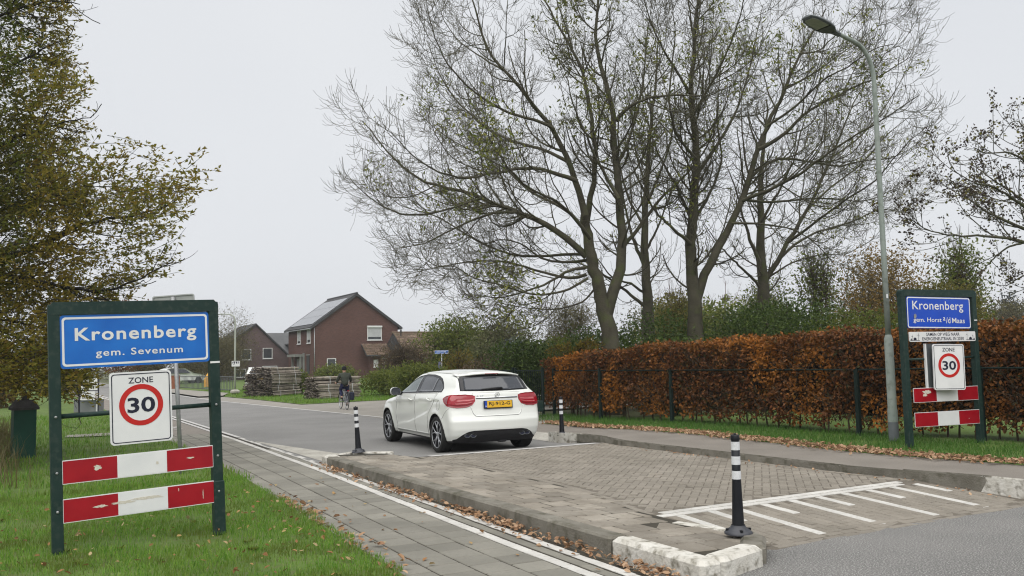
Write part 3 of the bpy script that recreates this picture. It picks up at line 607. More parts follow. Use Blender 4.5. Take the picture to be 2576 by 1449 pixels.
# edging course along the table: soldier bricks against both kerbs
ed = []
q = 6.95
while q < 13.0:
    ed.append((xb(q) + .06, q, .001, .05, .098, rng.normal(0, .01)))
    ed.append((xr(q) - .05, q, .001, .05, .098, rng.normal(0, .01)))
    q += .2
tag(brick_cloud(ed, 'edging_bricks', M['brick_paver_far'], bt), kind='stuff')
# stop line at the far end
strip('stop_line', [(5.75, 12.98), (7.3, 12.96), (9.0, 12.98)], [(5.72, 13.1), (7.3, 13.08), (9.0, 13.1)], TZ + .004, M['white_paint_line'], bt)

# ---- kerbed island
M['kerb_white'] = mat('kerb_white', (.42, .40, .35), (.56, .545, .50), 6, .85, .5, 40, c3=(.13, .118, .085), s3=13, k3=.85)
isl = strip('traffic_island', [(4.3, q) for q in (5.0, 5.35, 6, 7, 9, 11, 13, 13.9)], [(x_, q) for x_, q in ((4.92, 5.08), (5.26, 5.40), (xb(6) + .02, 6))] + [(xb(q) + .02, q) for q in (7, 9, 11, 13, 13.9)], .1, M['joint_light'])
for i_, v_ in enumerate(isl.data.vertices): v_.co.z = .1345 if i_ < 8 else .0955
tag(isl, kind='structure')
def islz(x, y): return .139 - .040 * max(0, min(1, (x - 4.4) / max(.2, xb(y) - 4.4)))
t30 = slab_mesh('paving_tile', .283, .283, .03, .008)
t20 = slab_mesh('paving_tile', .293, .193, .03, .005)
th = slab_mesh('paving_tile', .133, .283, .03, .008)
for me in (t30, t20, th): me.materials.append(M['island_tile'])
for r_ in range(28):
    yy = 5.36 + r_ * .3
    x = 4.40
    if r_ % 2: seq = [(th, .15), (t30, .3), (t30, .3), (t30, .3), (t30, .3)]
    else: seq = [(t30, .3), (t30, .3), (t30, .3), (t30, .3), (th, .15)]
    for me, wd in seq:
        xc = x + wd / 2
        if xc + wd / 2 > min(xb(yy), 4.95 + (yy - 5.1) * 1.2) - .02: break
        link('paving_tile', me, None, isl, (xc, yy, islz(xc, yy) + rng.normal(0, .0012)), (rng.normal(0, .004), .031 + rng.normal(0, .003), rng.normal(0, .012)))
        x += wd
    rest = min(xb(yy), 4.95 + (yy - 5.1) * 1.2) - x - .01
    if rest > .07:
        me = slab_mesh('paving_tile', rest - .008, .292, .03, .005); me.materials.append(M['island_tile'])
        link('paving_tile', me, None, isl, (x + rest / 2, yy, islz(x + rest / 2, yy)), (0, .031, rng.normal(0, .01)))
def kerb_stone(parent, p, q, wd, top, m_, bottom=-.06, bev=.018, label=None, drop=0.0):
    """kerb stone between two ground points; p-q is the outer edge, width wd to the right of p->q"""
    d = Vector((q[0] - p[0], q[1] - p[1], 0)); L_ = d.length; d.normalize()
    n_ = Vector((d.y, -d.x, 0))
    c = Vector((p[0], p[1], 0)) + d * (L_ / 2) + n_ * (wd / 2)
    o = MB().box((0, 0, 0), (L_ - .014, wd, top - bottom), bev=bev).build('kerb_stone', m_, parent, (c.x, c.y, (top + bottom) / 2), (rng.normal(0, .004), -drop, math.atan2(d.y, d.x)))
    if label: o['label'] = label
    return o
kerb = empty('kerb', (4.2, 9.3, 0)); tag(kerb, kind='structure')
kb = []
yy = 5.95
while yy < 13.2:
    kb.append(((4.2 + .006 * math.sin(yy), yy), (4.2 + .006 * math.sin(yy + 1), yy + .95))); yy += .95
kpar = isl
for p, q in kb: kerb_stone(kpar, p, q, .185, .148, M['kerb'])
bpy.data.objects.remove(kerb)
kerb_stone(isl, (4.2, 4.84), (4.2, 5.95), .2, .152, M['kerb_white'], bev=.03, label='flaking white painted kerb stone at the near corner')
kerb_stone(isl, (4.98, 5.02), (4.41, 4.86), .2, .150, M['kerb_white'], bev=.03, label='flaking white painted kerb stone across the near end')
kerb_stone(isl, (5.34, 5.36), (5.0, 5.03), .2, .142, M['kerb'], bev=.03)
kerb_stone(isl, (5.46, 5.62), (5.36, 5.38), .2, .115, M['kerb'], bev=.02)
kerb_stone(isl, (5.26, 6.38), (5.46, 5.64), .12, .105, M['kerb_white'], bev=.01, label='worn white kerb stone along the inner side')
kerb_stone(isl, (4.2, 13.5), (4.22, 13.86), .22, .15, M['kerb_white'], bev=.02, label='short white kerb stone at the far corner')
kerb_stone(isl, (4.3, 13.9), (4.85, 14.32), .08, .125, M['kerb_white'], bev=.015)
kerb_stone(isl, (4.95, 14.36), (5.5, 13.95), .10, .115, M['kerb_white'], bev=.015)
# right-hand kerb
rk = strip('kerb', [(xr(q) + .05, q) for q in ys[:7]], [(xr(q) + .2, q) for q in ys[:7]], [.06] * 7, M['kerb'])
tag(rk, kind='structure')
def topz(y): return float(np.interp(y, [5, 6.4, 7.4, 12.6, 13.4, 15], [.135, .135, TZ + .016, TZ + .016, .13, .13]))
pts = [3.2, 4.1, 5.1, 6.08, 7.0, 7.9, 8.8, 9.7, 10.6, 11.5, 12.45, 13.2, 13.9, 14.6]
for a, b in zip(pts[:-1], pts[1:]):
    z = topz((a + b) / 2)
    white = b < 6.2 or a > 13.8
    kerb_stone(rk, (xr(b), b), (xr(a), a), -.14, z, M['kerb_white'] if white else M['kerb'], bev=.02, drop=(topz(a) - topz(b)) / (b - a) * .9,
               label='white painted kerb stone' if white else None)

# ------------------------------------------------------------------ signs, bollards, lamp, boxes
def text_on(parent, body, cx, cz, width, height, m_, y=-.003, bold=0.0, name='lettering', spacing=1.0):
    if ' ' not in body: return link(name, text_mesh(body, width, height, bold, spacing), m_, parent, (cx, y, cz))
    # one object per word, laid out as the whole line
    words = body.split(' ')
    full = text_span(body, bold, spacing)
    kx = width / (full[1] - full[0])
    ky = kx if height is None else height / (full[3] - full[2])
    for i, wd in enumerate(words):
        end = text_span(' '.join(words[:i + 1]), bold, spacing)[1]
        b = text_span(wd, bold, spacing)
        x1 = (end - (full[0] + full[1]) / 2) * kx
        ww = (b[1] - b[0]) * kx
        link(name, text_mesh(wd, ww, (b[3] - b[2]) * ky, bold, spacing), m_, parent, (cx + x1 - ww / 2, y, cz + ((b[2] + b[3]) / 2 - (full[2] + full[3]) / 2) * ky))

def round_rect(w, h, r, n=6):
    pts = []
    for cx_, cy_, a0 in ((w / 2 - r, h / 2 - r, 0), (-w / 2 + r, h / 2 - r, 90), (-w / 2 + r, -h / 2 + r, 180), (w / 2 - r, -h / 2 + r, 270)):
        for k in range(n + 1):
            a = R(a0 + 90 * k / n)
            pts.append((cx_ + r * math.cos(a), cy_ + r * math.sin(a)))
    return pts
MXZ = Matrix(((1, 0, 0, 0), (0, 0, -1, 0), (0, 1, 0, 0), (0, 0, 0, 1)))     # drawing plane (x,y) -> (x,z), height h -> -y
def plate(name, w, h, r, th, m_, parent, loc):
    return MB().prism(round_rect(w, h, r), 0, th, MXZ).build(name, m_, parent, loc)
def ring_plate(name, outer, inner, h, m_, parent, loc):
    """flat band between two outlines of equal count, raised h in front"""
    n = len(outer)
    vs = [(x, -h, y) for x, y in outer] + [(x, -h, y) for x, y in inner] + [(x, 0, y) for x, y in outer]
    fs = [(i, n + i, n + (i + 1) % n, (i + 1) % n) for i in range(n)] + [(i, (i + 1) % n, 2 * n + (i + 1) % n, 2 * n + i) for i in range(n)]
    return MB().add(vs, fs).build(name, m_, parent, loc)
def circle(r, n=40, sx=1.0): return [(r * sx * math.cos(2 * PI * k / n), r * math.sin(2 * PI * k / n)) for k in range(n)]

def blob(name, cx, cz, w, h, m_, parent, y, seed, n=26):
    """irregular flaked spot"""
    r_ = random.Random(seed)
    pts = []
    for k in range(n):
        a = 2 * PI * k / n
        q = .6 + .5 * r_.random()
        pts.append((w / 2 * q * math.cos(a), h / 2 * q * math.sin(a)))
    return MB().prism(pts, 0, .0012, MXZ).build(name, m_, parent, (cx, y, cz))

def zone_sign(parent, cx, cz, w, h, y=-.08, squash=1.0):
    b = plate('zone_sign_plate', w, h, .035, .022, M['sign_white'], parent, (cx, y, cz))
    ring_plate('border', round_rect(w - .03, h - .03, .028), round_rect(w - .046, h - .046, .022), .0015, M['ink'], b, (0, -.0225, 0))
    text_on(b, 'ZONE', 0, h * .38, w * .40, h * .083, M['ink'], -.0235, .012)
    rr = w * .355 * squash
    cz2 = h * .035
    ring_plate('speed_ring', [(x, z + cz2) for x, z in circle(rr)], [(x, z + cz2) for x, z in circle(rr * .76)], .0018, M['sign_red_ring'], b, (0, -.0225, 0))
    text_on(b, '30', 0, cz2, rr * 1.26, rr * .74, M['ink'], -.0243, .022)
    return b

def warning_board(parent, cx, cz, w, h, y, seed, spots):
    b = plate('warning_board', w, h, .004, .012, M['sign_white'], parent, (cx, y, cz))
    k = .007
    for i, (a0, a1, m_) in enumerate(((0, .345, 'sign_red'), (.345, .675, 'sign_white'), (.675, 1, 'sign_red'))):
        x0, x1 = -w / 2 + w * a0 + (.004 if i == 0 else 0), -w / 2 + w * a1 - (.004 if i == 2 else 0)
        MB().box(((x0 + x1) / 2, -.0128, 0), (x1 - x0, .0016, h - 2 * k)).build('red_panel' if m_ == 'sign_red' else 'white_panel', M[m_], b)
    for j, (sx, sz, sw, sh) in enumerate(spots):
        blob('scuff', sx * w, sz * h, sw, sh, M['scuff'], b, -.0138, seed * 10 + j)
    return b

def town_sign(name, label, loc, rz, tilt, H_, W_, blue, texts):
    root = empty(name, loc, rz, label, 'town sign')
    root.rotation_euler = (0, tilt, rz)
    hw = W_ / 2
    for s in (-1, 1):
        MB().box((s * hw, 0, (H_ - .5) / 2), (.09, .1, H_ + .5 - .04), bev=.006).build('post', M['green_frame'], root)
    MB().prism([(-hw - .045, H_ - .11), (-hw - .045, H_ - .045), (-hw - .005, H_), (hw + .005, H_), (hw + .045, H_ - .045), (hw + .045, H_ - .11)], -.053, .053, MXZ).build('top_rail', M['green_frame'], root)
    return root

# --- left sign
WS = 1.352
ls = town_sign('town_sign', 'near town sign with green frame reading gem. Sevenum on the grass verge', (0.985, 8.66, 0), math.atan2(.08, 1.35), R(-2.1), 2.21, WS, 0, 0)
pw = WS - .09
p = plate('name_plate', pw, .47, .03, .02, M['sign_blue'], ls, (0, -.02, 1.86))
ring_plate('border', round_rect(pw - .03, .43, .03), round_rect(pw - .066, .394, .02), .0015, M['sign_white'], p, (0, -.0205, 0))
text_on(p, 'Kronenberg', .0, .045, 1.03, .150, M['sign_grey_letter'], -.0225, .022, spacing=1.14)
text_on(p, 'gem. Sevenum', .02, -.115, .74, .082, M['sign_grey_letter'], -.0225, .012, spacing=1.14)
for s in (-1, 1):
    MB().box((s * (pw / 2 + .003), -.02, 1.86), (.006, .03, .47)).build('edge_strip', M['alu_back'], ls)
MB().tube([(-WS / 2 + .045, .0, 1.215), (WS / 2 - .045, .0, 1.215)], .021, 12).build('cross_bar', M['green_frame'], ls)
zone_sign(ls, .015, 1.245, .525, .645, -.03)
for cz, sd, sp in ((.735, 3, [(-.28, .06, .07, .05), (.11, -.02, .03, .035), (.34, .04, .08, .016)]), (.405, 4, [(-.12, .06, .22, .03), (.04, .12, .30, .03), (-.27, .02, .14, .025), (.42, -.05, .008, .10), (.25, .3, .008, .04)])):
    warning_board(ls, 0, cz, WS - .085, .205, -.035, sd, sp)
MB().box((WS / 2, -.0525, 1.615), (.088, .003, .018)).build('seal_band', M['sign_white'], ls)
MB().box((WS / 2 + .004, -.004, .25), (.1, .105, .5), bev=.006).build('base_sleeve', M['green_frame'], ls)
for s in (-1, 1):
    for z in (1.215, .735, .405):
        MB().lathe([(0, .012), (.008, .012), (.012, .004), (.012, 0)], 10, Matrix.Translation((s * WS / 2, -.05, z)) @ Matrix.Rotation(R(90), 4, 'X')).build('bolt', M['galv'], ls)

# --- right sign
WR = 1.53
rs = town_sign('town_sign', 'far town sign with green frame reading gem. Horst a/d Maas before the hedge', (12.84, 8.91, 0.0), math.atan2(-.19, 1.58), R(0), 2.58, WR, 0, 0)
pw = WR - .16
p = plate('name_plate', pw, .50, .035, .02, M['sign_blue_deep'], rs, (-.03, -.03, 2.21))
p.rotation_euler = (0, R(.6), 0)
ring_plate('border', round_rect(pw - .012, .488, .034), round_rect(pw - .045, .455, .028), .0015, M['sign_white'], p, (0, -.0205, 0))
text_on(p, 'Kronenberg', -.02, .095, 1.10, .178, M['sign_white'], -.0225, .008, spacing=1.05)
text_on(p, 'gem. Horst', -.26, -.125, .60, .092, M['sign_white'], -.0225, .006)
text_on(p, 'a', .10, -.098, .045, .058, M['sign_white'], -.0225, .006)
text_on(p, '/d', .185, -.118, .095, .098, M['sign_white'], -.0225, .006)
text_on(p, 'Maas', .41, -.122, .28, .085, M['sign_white'], -.0225, .006)
blob('scuff', -.52, -.06, .07, .09, M['galv'], p, -.0235, 77)
slat = plate('slogan_plate', pw + .06, .155, .02, .015, M['sign_white'], rs, (.0, -.055, 1.83))
text_on(slat, 'SAMEN OP WEG NAAR', 0, .036, .72, .052, M['ink'], -.0165, .012)
text_on(slat, 'ENERGIENEUTRAAL IN 2030', 0, -.034, .90, .052, M['ink'], -.0165, .012)
for s in (-1, 1):                                           # little turbines, tree and house by the slogan
    ic = MB()
    def flat(pts): ic.add([(x, 0, z) for x, z in pts], [tuple(range(len(pts)))])
    bx0 = s * .60
    flat([(bx0 - .10, -.06), (bx0 + .10, -.06), (bx0 + .10, -.053), (bx0 - .10, -.053)])
    flat([(bx0 - .03, -.052), (bx0 + .03, -.052), (bx0 + .03, -.025), (bx0, -.008), (bx0 - .03, -.025)])
    flat([(bx0 + s * .06, -.052), (bx0 + s * .10, -.052), (bx0 + s * .08, -.02)])
    for hx, hz, l_ in ((bx0 - s * .075, .03, .042), (bx0 + s * .055, .01, .03)):
        flat([(hx - .003, -.052), (hx + .003, -.052), (hx + .002, hz), (hx - .002, hz)])
        for a in (80, 200, 320):
            d = Vector((math.cos(R(a)), math.sin(R(a)))); n_ = Vector((-d.y, d.x)) * .003
            flat([(hx + n_.x, hz + n_.y), (hx + d.x * l_, hz + d.y * l_), (hx - n_.x, hz - n_.y)])
    ic.build('turbine_drawing', M['ink'], slat, (0, -.0165, 0))
MB().tube([(-WR / 2 + .05, .0, 1.475), (WR / 2 - .05, .0, 1.495)], .02, 10).build('cross_bar', M['green_frame'], rs)
zb = zone_sign(rs, -.03, 1.345, .55, .72, -.16, .98)
zb.rotation_euler = (0, R(.8), R(-12))
for zz in (1.06, 1.62):
    MB().box((-.03, -.085, zz), (.36, .11, .03)).build('bracket', M['alu_back'], rs)
b2 = plate('back_plate', .56, .72, .03, .012, M['lamp_dark'], rs, (-.06, -.015, 1.36))
plate('plate_rim', .03, .72, .004, .03, M['sign_white'], rs, (-.355, -.01, 1.36))
for cz, sd, sp in ((.915, 5, [(-.30, .22, .20, .06), (-.33, .0, .10, .05)]), (.535, 6, [(.33, -.1, .03, .012)])):
    warning_board(rs, .02, cz, WR - .14, .225, -.04, sd, sp)
MB().box((WR / 2, -.0525, 2.09), (.07, .003, .016)).build('seal_band', M['sign_white'], rs)

# --- back of a sign on a galvanised pole behind the left sign
pr = empty('sign_pole', (2.11, 13.9, 0), 0, 'leaning galvanised pole carrying the grey back of a traffic sign', 'road sign')
pr.rotation_euler = (0, R(-3.4), R(-26))
MB().tube([(0, 0, -.3), (0, 0, 2.66)], .031, 12).build('pole', M['galv'], pr)
bp_ = plate('sign_plate', .62, .78, .03, .004, M['alu_back'], pr, (0, .045, 2.30))
ring_plate('rim', round_rect(.62, .78, .03), round_rect(.585, .745, .02), .016, M['alu_back'], bp_, (0, -.005, 0))
for zz in (2.56, 2.06):
    MB().box((0, .028, zz), (.5, .022, .03)).build('back_rail', M['alu_back'], pr)
    MB().lathe([(.036, -.02), (.036, .02)], 12, Matrix.Translation((0, 0, zz))).build('clamp', M['galv'], pr)

# --- bollards
def bollard():
    root = empty('bollard', (0, 0, 0))
    MB().lathe([(.115, 0), (.115, .012), (.105, .022), (.062, .055), (.056, .072)], 20).build('base', M['rubber_base'], root)
    for k in range(4):
        a = PI / 4 + k * PI / 2
        MB().box((.088 * math.cos(a), .088 * math.sin(a), .036), (.03, .022, .016), a).build('bolt_pocket', M['rubber'], root)
    MB().lathe([(.051, .06), (.0495, .07), (.036, .45), (.034, .8), (.034, .80), (.0, .80)], 24).build('shaft', M['rubber'], root)
    for z0, z1 in ((.445, .513), (.564, .632), (.683, .751)):
        def rr(z): return float(np.interp(z, [.07, .45, .8], [.0495, .036, .034])) + .0015
        MB().lathe([(rr(z0), z0), (rr(z1), z1)], 24).build('reflective_band', M['reflector'], root)
    MB().lathe([(.037, .765), (.0375, .77), (.0375, .80), (.034, .806), (0, .806)], 24).build('cap', M['rubber'], root)
    MB().lathe([(.012, .806), (.012, .818), (0, .82)], 10).build('cap_bolt', M['rubber'], root)
    return root
b0 = bollard()
tag(b0, 'black and white bollard nearest the camera on the white kerb corner', 'bollard', 'flexible bollards on the kerbs')
b0.location = (5.185, 5.515, .138); b0.rotation_euler = (R(1.0), R(-1.2), .3)
b1 = copy_tree(b0); tag(b1, 'leaning bollard at the far end of the island, left of the white car')
b1.location = (4.93, 14.12, .125); b1.rotation_euler = (0, R(-3.6), 0)
b2_ = copy_tree(b0); tag(b2_, 'bollard on the right-hand kerb beside the hedge, right of the white car')
b2_.location = (9.13, 14.42, .135); b2_.rotation_euler = (0, R(-.8), 0)
for o, k in ((b0, 1.0), (b1, .93), (b2_, .91)): o.scale = (1, 1, k)

# --- tall lamp post on the right
lp = empty('street_lamp', (12.88, 9.89, 0), 0, 'tall grey-green street lamp with a bent arm, beside the right-hand town sign', 'street lamp')
MB().lathe([(.082, -.2), (.082, .62), (.0735, .66), (.072, 1.82), (.047, 1.90)], 20).build('lower_column', M['lamp_green'], lp)
MB().lathe([(.083, -.2), (.083, .42), (.081, .425)], 20).build('base_paint', M['lamp_dark'], lp)
arm = [(0, 0, 1.86), (0, 0, 3.3), (0, 0, 4.6), (0, 0, 6.2)]
import itertools
bend = []
for k in range(11):
    a = R(k * 78 / 10)
    bend.append((-.52 * (1 - math.cos(a)), 0, 6.33 + .62 * math.sin(a)))
arm_pts = arm + bend + [(bend[-1][0] - .30 * math.sin(R(78)), 0, bend[-1][2] + .30 * math.cos(R(78))), (bend[-1][0] - .52 * math.sin(R(78)), 0, bend[-1][2] + .52 * math.cos(R(78)))]
MB().tube(arm_pts, [.049, .046, .043, .040] + [.039] * len(bend) + [.034, .032], 14).build('arm', M['lamp_green'], lp)
MB().box((-.03, -.045, 2.55), (.035, .012, .07)).build('number_plate', M['sign_white'], lp)
tip = arm_pts[-1]
hd = empty('lamp_head', tip); hd.parent = lp; hd.rotation_euler = (0, R(13), 0)
def head_mesh():
    """flat curved shoe: outline along -x, domed top, flat underside"""
    st = [(.06, .045, .03, -.03), (-.05, .06, .05, -.035), (-.16, .145, .085, -.04), (-.30, .175, .088, -.04), (-.46, .172, .07, -.038), (-.60, .150, .045, -.034), (-.70, .10, .015, -.028)]
    vs, fs = [], []
    n = 9
    for x, hw, top, bot in st:
        for k in range(n):
            u = -1 + 2 * k / (n - 1)
            vs.append((x, hw * u, bot + (top - bot) * (1 - abs(u) ** 3) if abs(u) < 1 else bot + .012))
        vs.append((x, hw * .96, bot)); vs.append((x, -hw * .96, bot))
    mm = n + 2
    for i in range(len(st) - 1):
        for k in range(mm):
            j = (k + 1) % mm
            fs.append((i * mm + k, (i + 1) * mm + k, (i + 1) * mm + j, i * mm + j))
    fs += [tuple(range(mm)), tuple((len(st) - 1) * mm + k for k in range(mm - 1, -1, -1))]
    return MB().add(vs, fs, True)
head_mesh().build('housing', M['lamp_dark'], hd)
MB().prism([(-.30, -.125), (-.30, .125), (-.56, .118), (-.64, .08), (-.64, -.08), (-.56, -.118)], -.046, -.036).build('lens', M['lamp_glass'], hd)
MB().box((-.285, 0, -.043), (.022, .29, .012)).build('rim', M['rubber'], hd)
MB().tube([(.10, 0, -.01), (-.06, 0, -.005)], [.042, .046], 12).build('socket', M['lamp_dark'], hd)

# --- dark green box at the left edge
gb = empty('utility_box', (.06, 18.35, 0), R(8), 'dark green box post with a grey hipped cap in the long grass at the left', 'box')
MB().box((0, 0, .44), (.36, .36, .90), bev=.008).build('body', mat('box_green', (.006, .045, .03), (.009, .06, .04), 3, .5), gb)
cap = MB()
cap.box((0, 0, .905), (.44, .44, .04))
cap.add([(-.22, -.22, .926), (.22, -.22, .926), (.22, .22, .926), (-.22, .22, .926), (-.13, -.13, 1.06), (.13, -.13, 1.06), (.13, .13, 1.06), (-.13, .13, 1.06)],
        [(0, 1, 5, 4), (1, 2, 6, 5), (2, 3, 7, 6), (3, 0, 4, 7), (4, 5, 6, 7)])
cap.build('cap', mat('cap_grey', (.045, .042, .045), (.07, .066, .068), 9, .85, .4), gb)
MB().box((.02, 0, 1.10), (.11, .11, .08)).add([(-.045, -.065, 1.14), (.085, -.065, 1.14), (.085, .065, 1.14), (-.045, .065, 1.14), (.02, 0, 1.22)], [(0, 1, 4), (1, 2, 4), (2, 3, 4), (3, 0, 4)]).build('finial', mat('cap_grey2', (.045, .042, .045), (.07, .066, .068), 9, .85), gb)

# --- roadside stall with boards, far left
stl = empty('roadside_stall', (2.18, 35.5, 0), R(-22), 'grey roadside stall box with a white rim, seen under the left sign', 'stall')
MB().box((0, 0, .26), (.86, .55, .44), bev=.01).build('bin', mat('stall_grey', (.15, .16, .165), (.19, .2, .2), 3, .6), stl)
MB().box((0, 0, .495), (.92, .60, .035), bev=.006).build('rim', M['sign_white'], stl)
MB().box((.36, -.282, .26), (.05, .012, .42)).build('corner_strip', M['sign_white'], stl)
bd = empty('notice_board', (2.12, 34.9, 0), R(-20), 'two white advertising boards on dark posts reading FRUIT en AARDAPPELEN', 'notice board')
for s, h_ in ((-.30, 1.15), (.33, 1.36)): MB().box((s, .02, h_ / 2), (.035, .035, h_)).build('post', M['ink'], bd)
bu = plate('upper_board', .58, .42, .01, .015, M['sign_white'], bd, (.0, 0, 1.05))
bl = plate('lower_board', .46, .31, .01, .015, M['sign_white'], bd, (-.01, 0, .64))
text_on(bl, 'DIVERSE', -.04, .085, .26, .045, M['ink'], -.017, .02)
text_on(bl, 'FRUIT en', -.03, .005, .28, .045, M['ink'], -.017, .02)
text_on(bl, 'AARDAPPELEN', -.01, -.08, .38, .045, M['ink'], -.017, .02)
MB().box((0, -.005, .82), (.62, .03, .022)).build('cross_bar', M['ink'], bd)

# --- distant lamp with small plate, street name sign
l2 = empty('street_lamp', (10.84, 52.39, 0), 0, 'slim pale street lamp beside the taller wood stack, with a small white plate', 'street lamp')
l2p = [(0, 0, -.2), (0, 0, 2.5), (0, 0, 4.2), (-.05, .03, 4.45), (-.25, .14, 4.60), (-.9, .5, 4.62)]
MB().tube(l2p, [.065, .055, .045, .04, .035, .03], 8).build('column', mat('pale_pole', (.29, .31, .26), (.34, .36, .31), 2, .6), l2)
MB().box((-1.0, .55, 4.60), (.36, .12, .06), R(-29), .02).build('lamp_head', M['lamp_dark'], l2)
pl = plate('watch_plate', .46, .32, .02, .01, M['sign_white'], l2, (.02, -.08, 1.72))
ic = MB()
for pts in ([(-.2, .02), (-.15, .02), (-.13, .12), (-.17, .12)], [(-.11, .0), (-.06, .0), (-.04, .13), (-.12, .13)], [(-.02, .12), (.09, .13), (.09, .0), (.04, 0)], [(.15, 0), (.17, .0), (.2, .1), (.14, .13), (.11, .12), (.15, .08)], [(-.14, -.05), (-.07, -.05), (-.07, -.03), (-.14, -.03)]):
    ic.add([(x, 0, z) for x, z in pts], [tuple(range(len(pts)))])
ic.build('figure_print', M['ink'], pl, (0, -.0115, 0))
sn = empty('street_name_sign', (20.9, 45.6, 0), R(-26), 'blue street name plate on a grey pole behind the white car', 'street sign')
MB().tube([(0, 0, -.1), (0, 0, 2.05)], .03, 8).build('pole', M['galv'], sn)
sp_ = plate('name_plate', .78, .20, .02, .02, mat('street_blue', (.05, .13, .42), (.06, .16, .46), 4, .35), sn, (0, -.02, 2.13))
ring_plate('border', round_rect(.77, .19, .02), round_rect(.74, .16, .016), .0015, M['sign_white'], sp_, (0, -.0205, 0))
MB().box((-.02, -.0225, .012), (.55, .002, .035)).build('worn_lettering', M['sign_white'], sp_)
MB().box((-.13, -.02, 1.32), (.14, .09, .52), bev=.01).build('blue_box', mat('dull_blue', (.10, .10, .20), (.14, .14, .26), 4, .6), sn)

# ------------------------------------------------------------------ vegetation tools
def unit(a): return a / np.maximum(np.linalg.norm(a, axis=-1, keepdims=True), 1e-9)

def tubes_arrays(P, Rr, k=3):
    """P (n, m, 3) polylines, Rr (n, m) radii -> vertices and quads"""
    n, m_, _ = P.shape
    T = np.empty_like(P)
    T[:, 1:-1] = P[:, 2:] - P[:, :-2]; T[:, 0] = P[:, 1] - P[:, 0]; T[:, -1] = P[:, -1] - P[:, -2]
    T = unit(T)
    ref = np.where(np.abs(T[:, :1, 2:3]) < .85, np.array([[[0, 0, 1.]]]), np.array([[[1., 0, 0]]]))
    A = unit(np.cross(T, np.broadcast_to(ref, T.shape)))
    B = np.cross(T, A)
    q = np.arange(k) * 2 * PI / k
    V = P[:, :, None] + (A[:, :, None] * np.cos(q)[None, None, :, None] + B[:, :, None] * np.sin(q)[None, None, :, None]) * Rr[:, :, None, None]
    idx = np.arange(n * m_ * k).reshape(n, m_, k)
    F = np.stack([idx[:, :-1], np.roll(idx[:, :-1], -1, 2), np.roll(idx[:, 1:], -1, 2), idx[:, 1:]], -1).reshape(-1, 4)
    return V.reshape(-1, 3), F

def join_arrays(parts):
    V, F, o = [], [], 0
    for v, f in parts:
        V.append(v); F.append(f + o); o += len(v)
    return np.concatenate(V), np.concatenate(F)

def resample(pts, n):
    p = np.array(pts, float)
    d = np.concatenate([[0], np.cumsum(np.linalg.norm(np.diff(p, axis=0), axis=1))])
    t = np.linspace(0, d[-1], n)
    # Catmull-like smoothing by averaging
    out = np.stack([np.interp(t, d, p[:, i]) for i in range(3)], 1)
    for _ in range(2): out[1:-1] = (out[:-2] + 2 * out[1:-1] + out[2:]) / 4
    return out, d[-1]

def grow(P, Rr, spacing, lens, m_, up, spread, start=.2, rk=.6, rmin=.004, noise=.12, droop=0.0):
    """side shoots on polylines P (n, m, 3): returns child polylines and radii"""
    n, mm, _ = P.shape
    L_ = np.linalg.norm(np.diff(P, axis=1), axis=2).sum(1)
    cnt = np.maximum(1, (L_ * (1 - start) / spacing * rng.uniform(.8, 1.2, n)).astype(int))
    ii = np.repeat(np.arange(n), cnt)
    N = len(ii)
    t = start + (1 - start) * rng.uniform(0, 1, N) ** .9
    t = np.clip(t, 0, .999)
    f = t * (mm - 1); a = f.astype(int); fr = (f - a)[:, None]
    base = P[ii, a] * (1 - fr) + P[ii, a + 1] * fr
    r0 = Rr[ii, a] * (1 - fr[:, 0]) + Rr[ii, a + 1] * fr[:, 0]
    T = unit(P[ii, a + 1] - P[ii, a])
    rnd = rng.normal(size=(N, 3))
    perp = unit(rnd - T * (rnd * T).sum(1, keepdims=True))
    sp = rng.uniform(spread * .7, spread * 1.25, N)[:, None]
    d = unit(T * np.cos(sp) + perp * np.sin(sp) + np.array([0, 0, -droop]))
    ln = rng.uniform(lens[0], lens[1], N) * (1.1 - .55 * t)
    step = ln / (m_ - 1)
    pts = [base]
    for s in range(m_ - 1):
        d = unit(d + np.array([0, 0, 1.]) * up * (s + .4) / m_ + rng.normal(size=(N, 3)) * noise)
        pts.append(pts[-1] + d * step[:, None])
    Q = np.stack(pts, 1)
    rr = np.clip(r0 * rk, rmin, .034)[:, None] * np.linspace(1, .45, m_)[None]
    return Q, np.maximum(rr, rmin * .8)

def leaf_arrays(p, size, aspect=.5, fold=.15, axis=None, spread=1.0):
    """one folded leaf of two triangles for every point"""
    n = len(p)
    a = unit(rng.normal(size=(n, 3)) if axis is None else axis + rng.normal(size=(n, 3)) * spread)
    r = rng.normal(size=(n, 3))
    b = unit(np.cross(a, r)); c = np.cross(a, b)
    s = (size * rng.uniform(.65, 1.25, n))[:, None]
    V = np.stack([p, p + a * s * .5 + b * s * aspect * .5 + c * s * fold, p + a * s, p + a * s * .5 - b * s * aspect * .5 + c * s * fold], 1)
    base = (np.arange(n) * 4)[:, None]
    return V.reshape(-1, 3), np.concatenate([base + np.array([[0, 1, 2]]), base + np.array([[0, 2, 3]])])

def leaves(name, p, size, m_, parent=None, **k):
    v, f = leaf_arrays(p, size, **k)
    o = link(name, np_mesh(name, v, [f]), m_, parent)
    return o

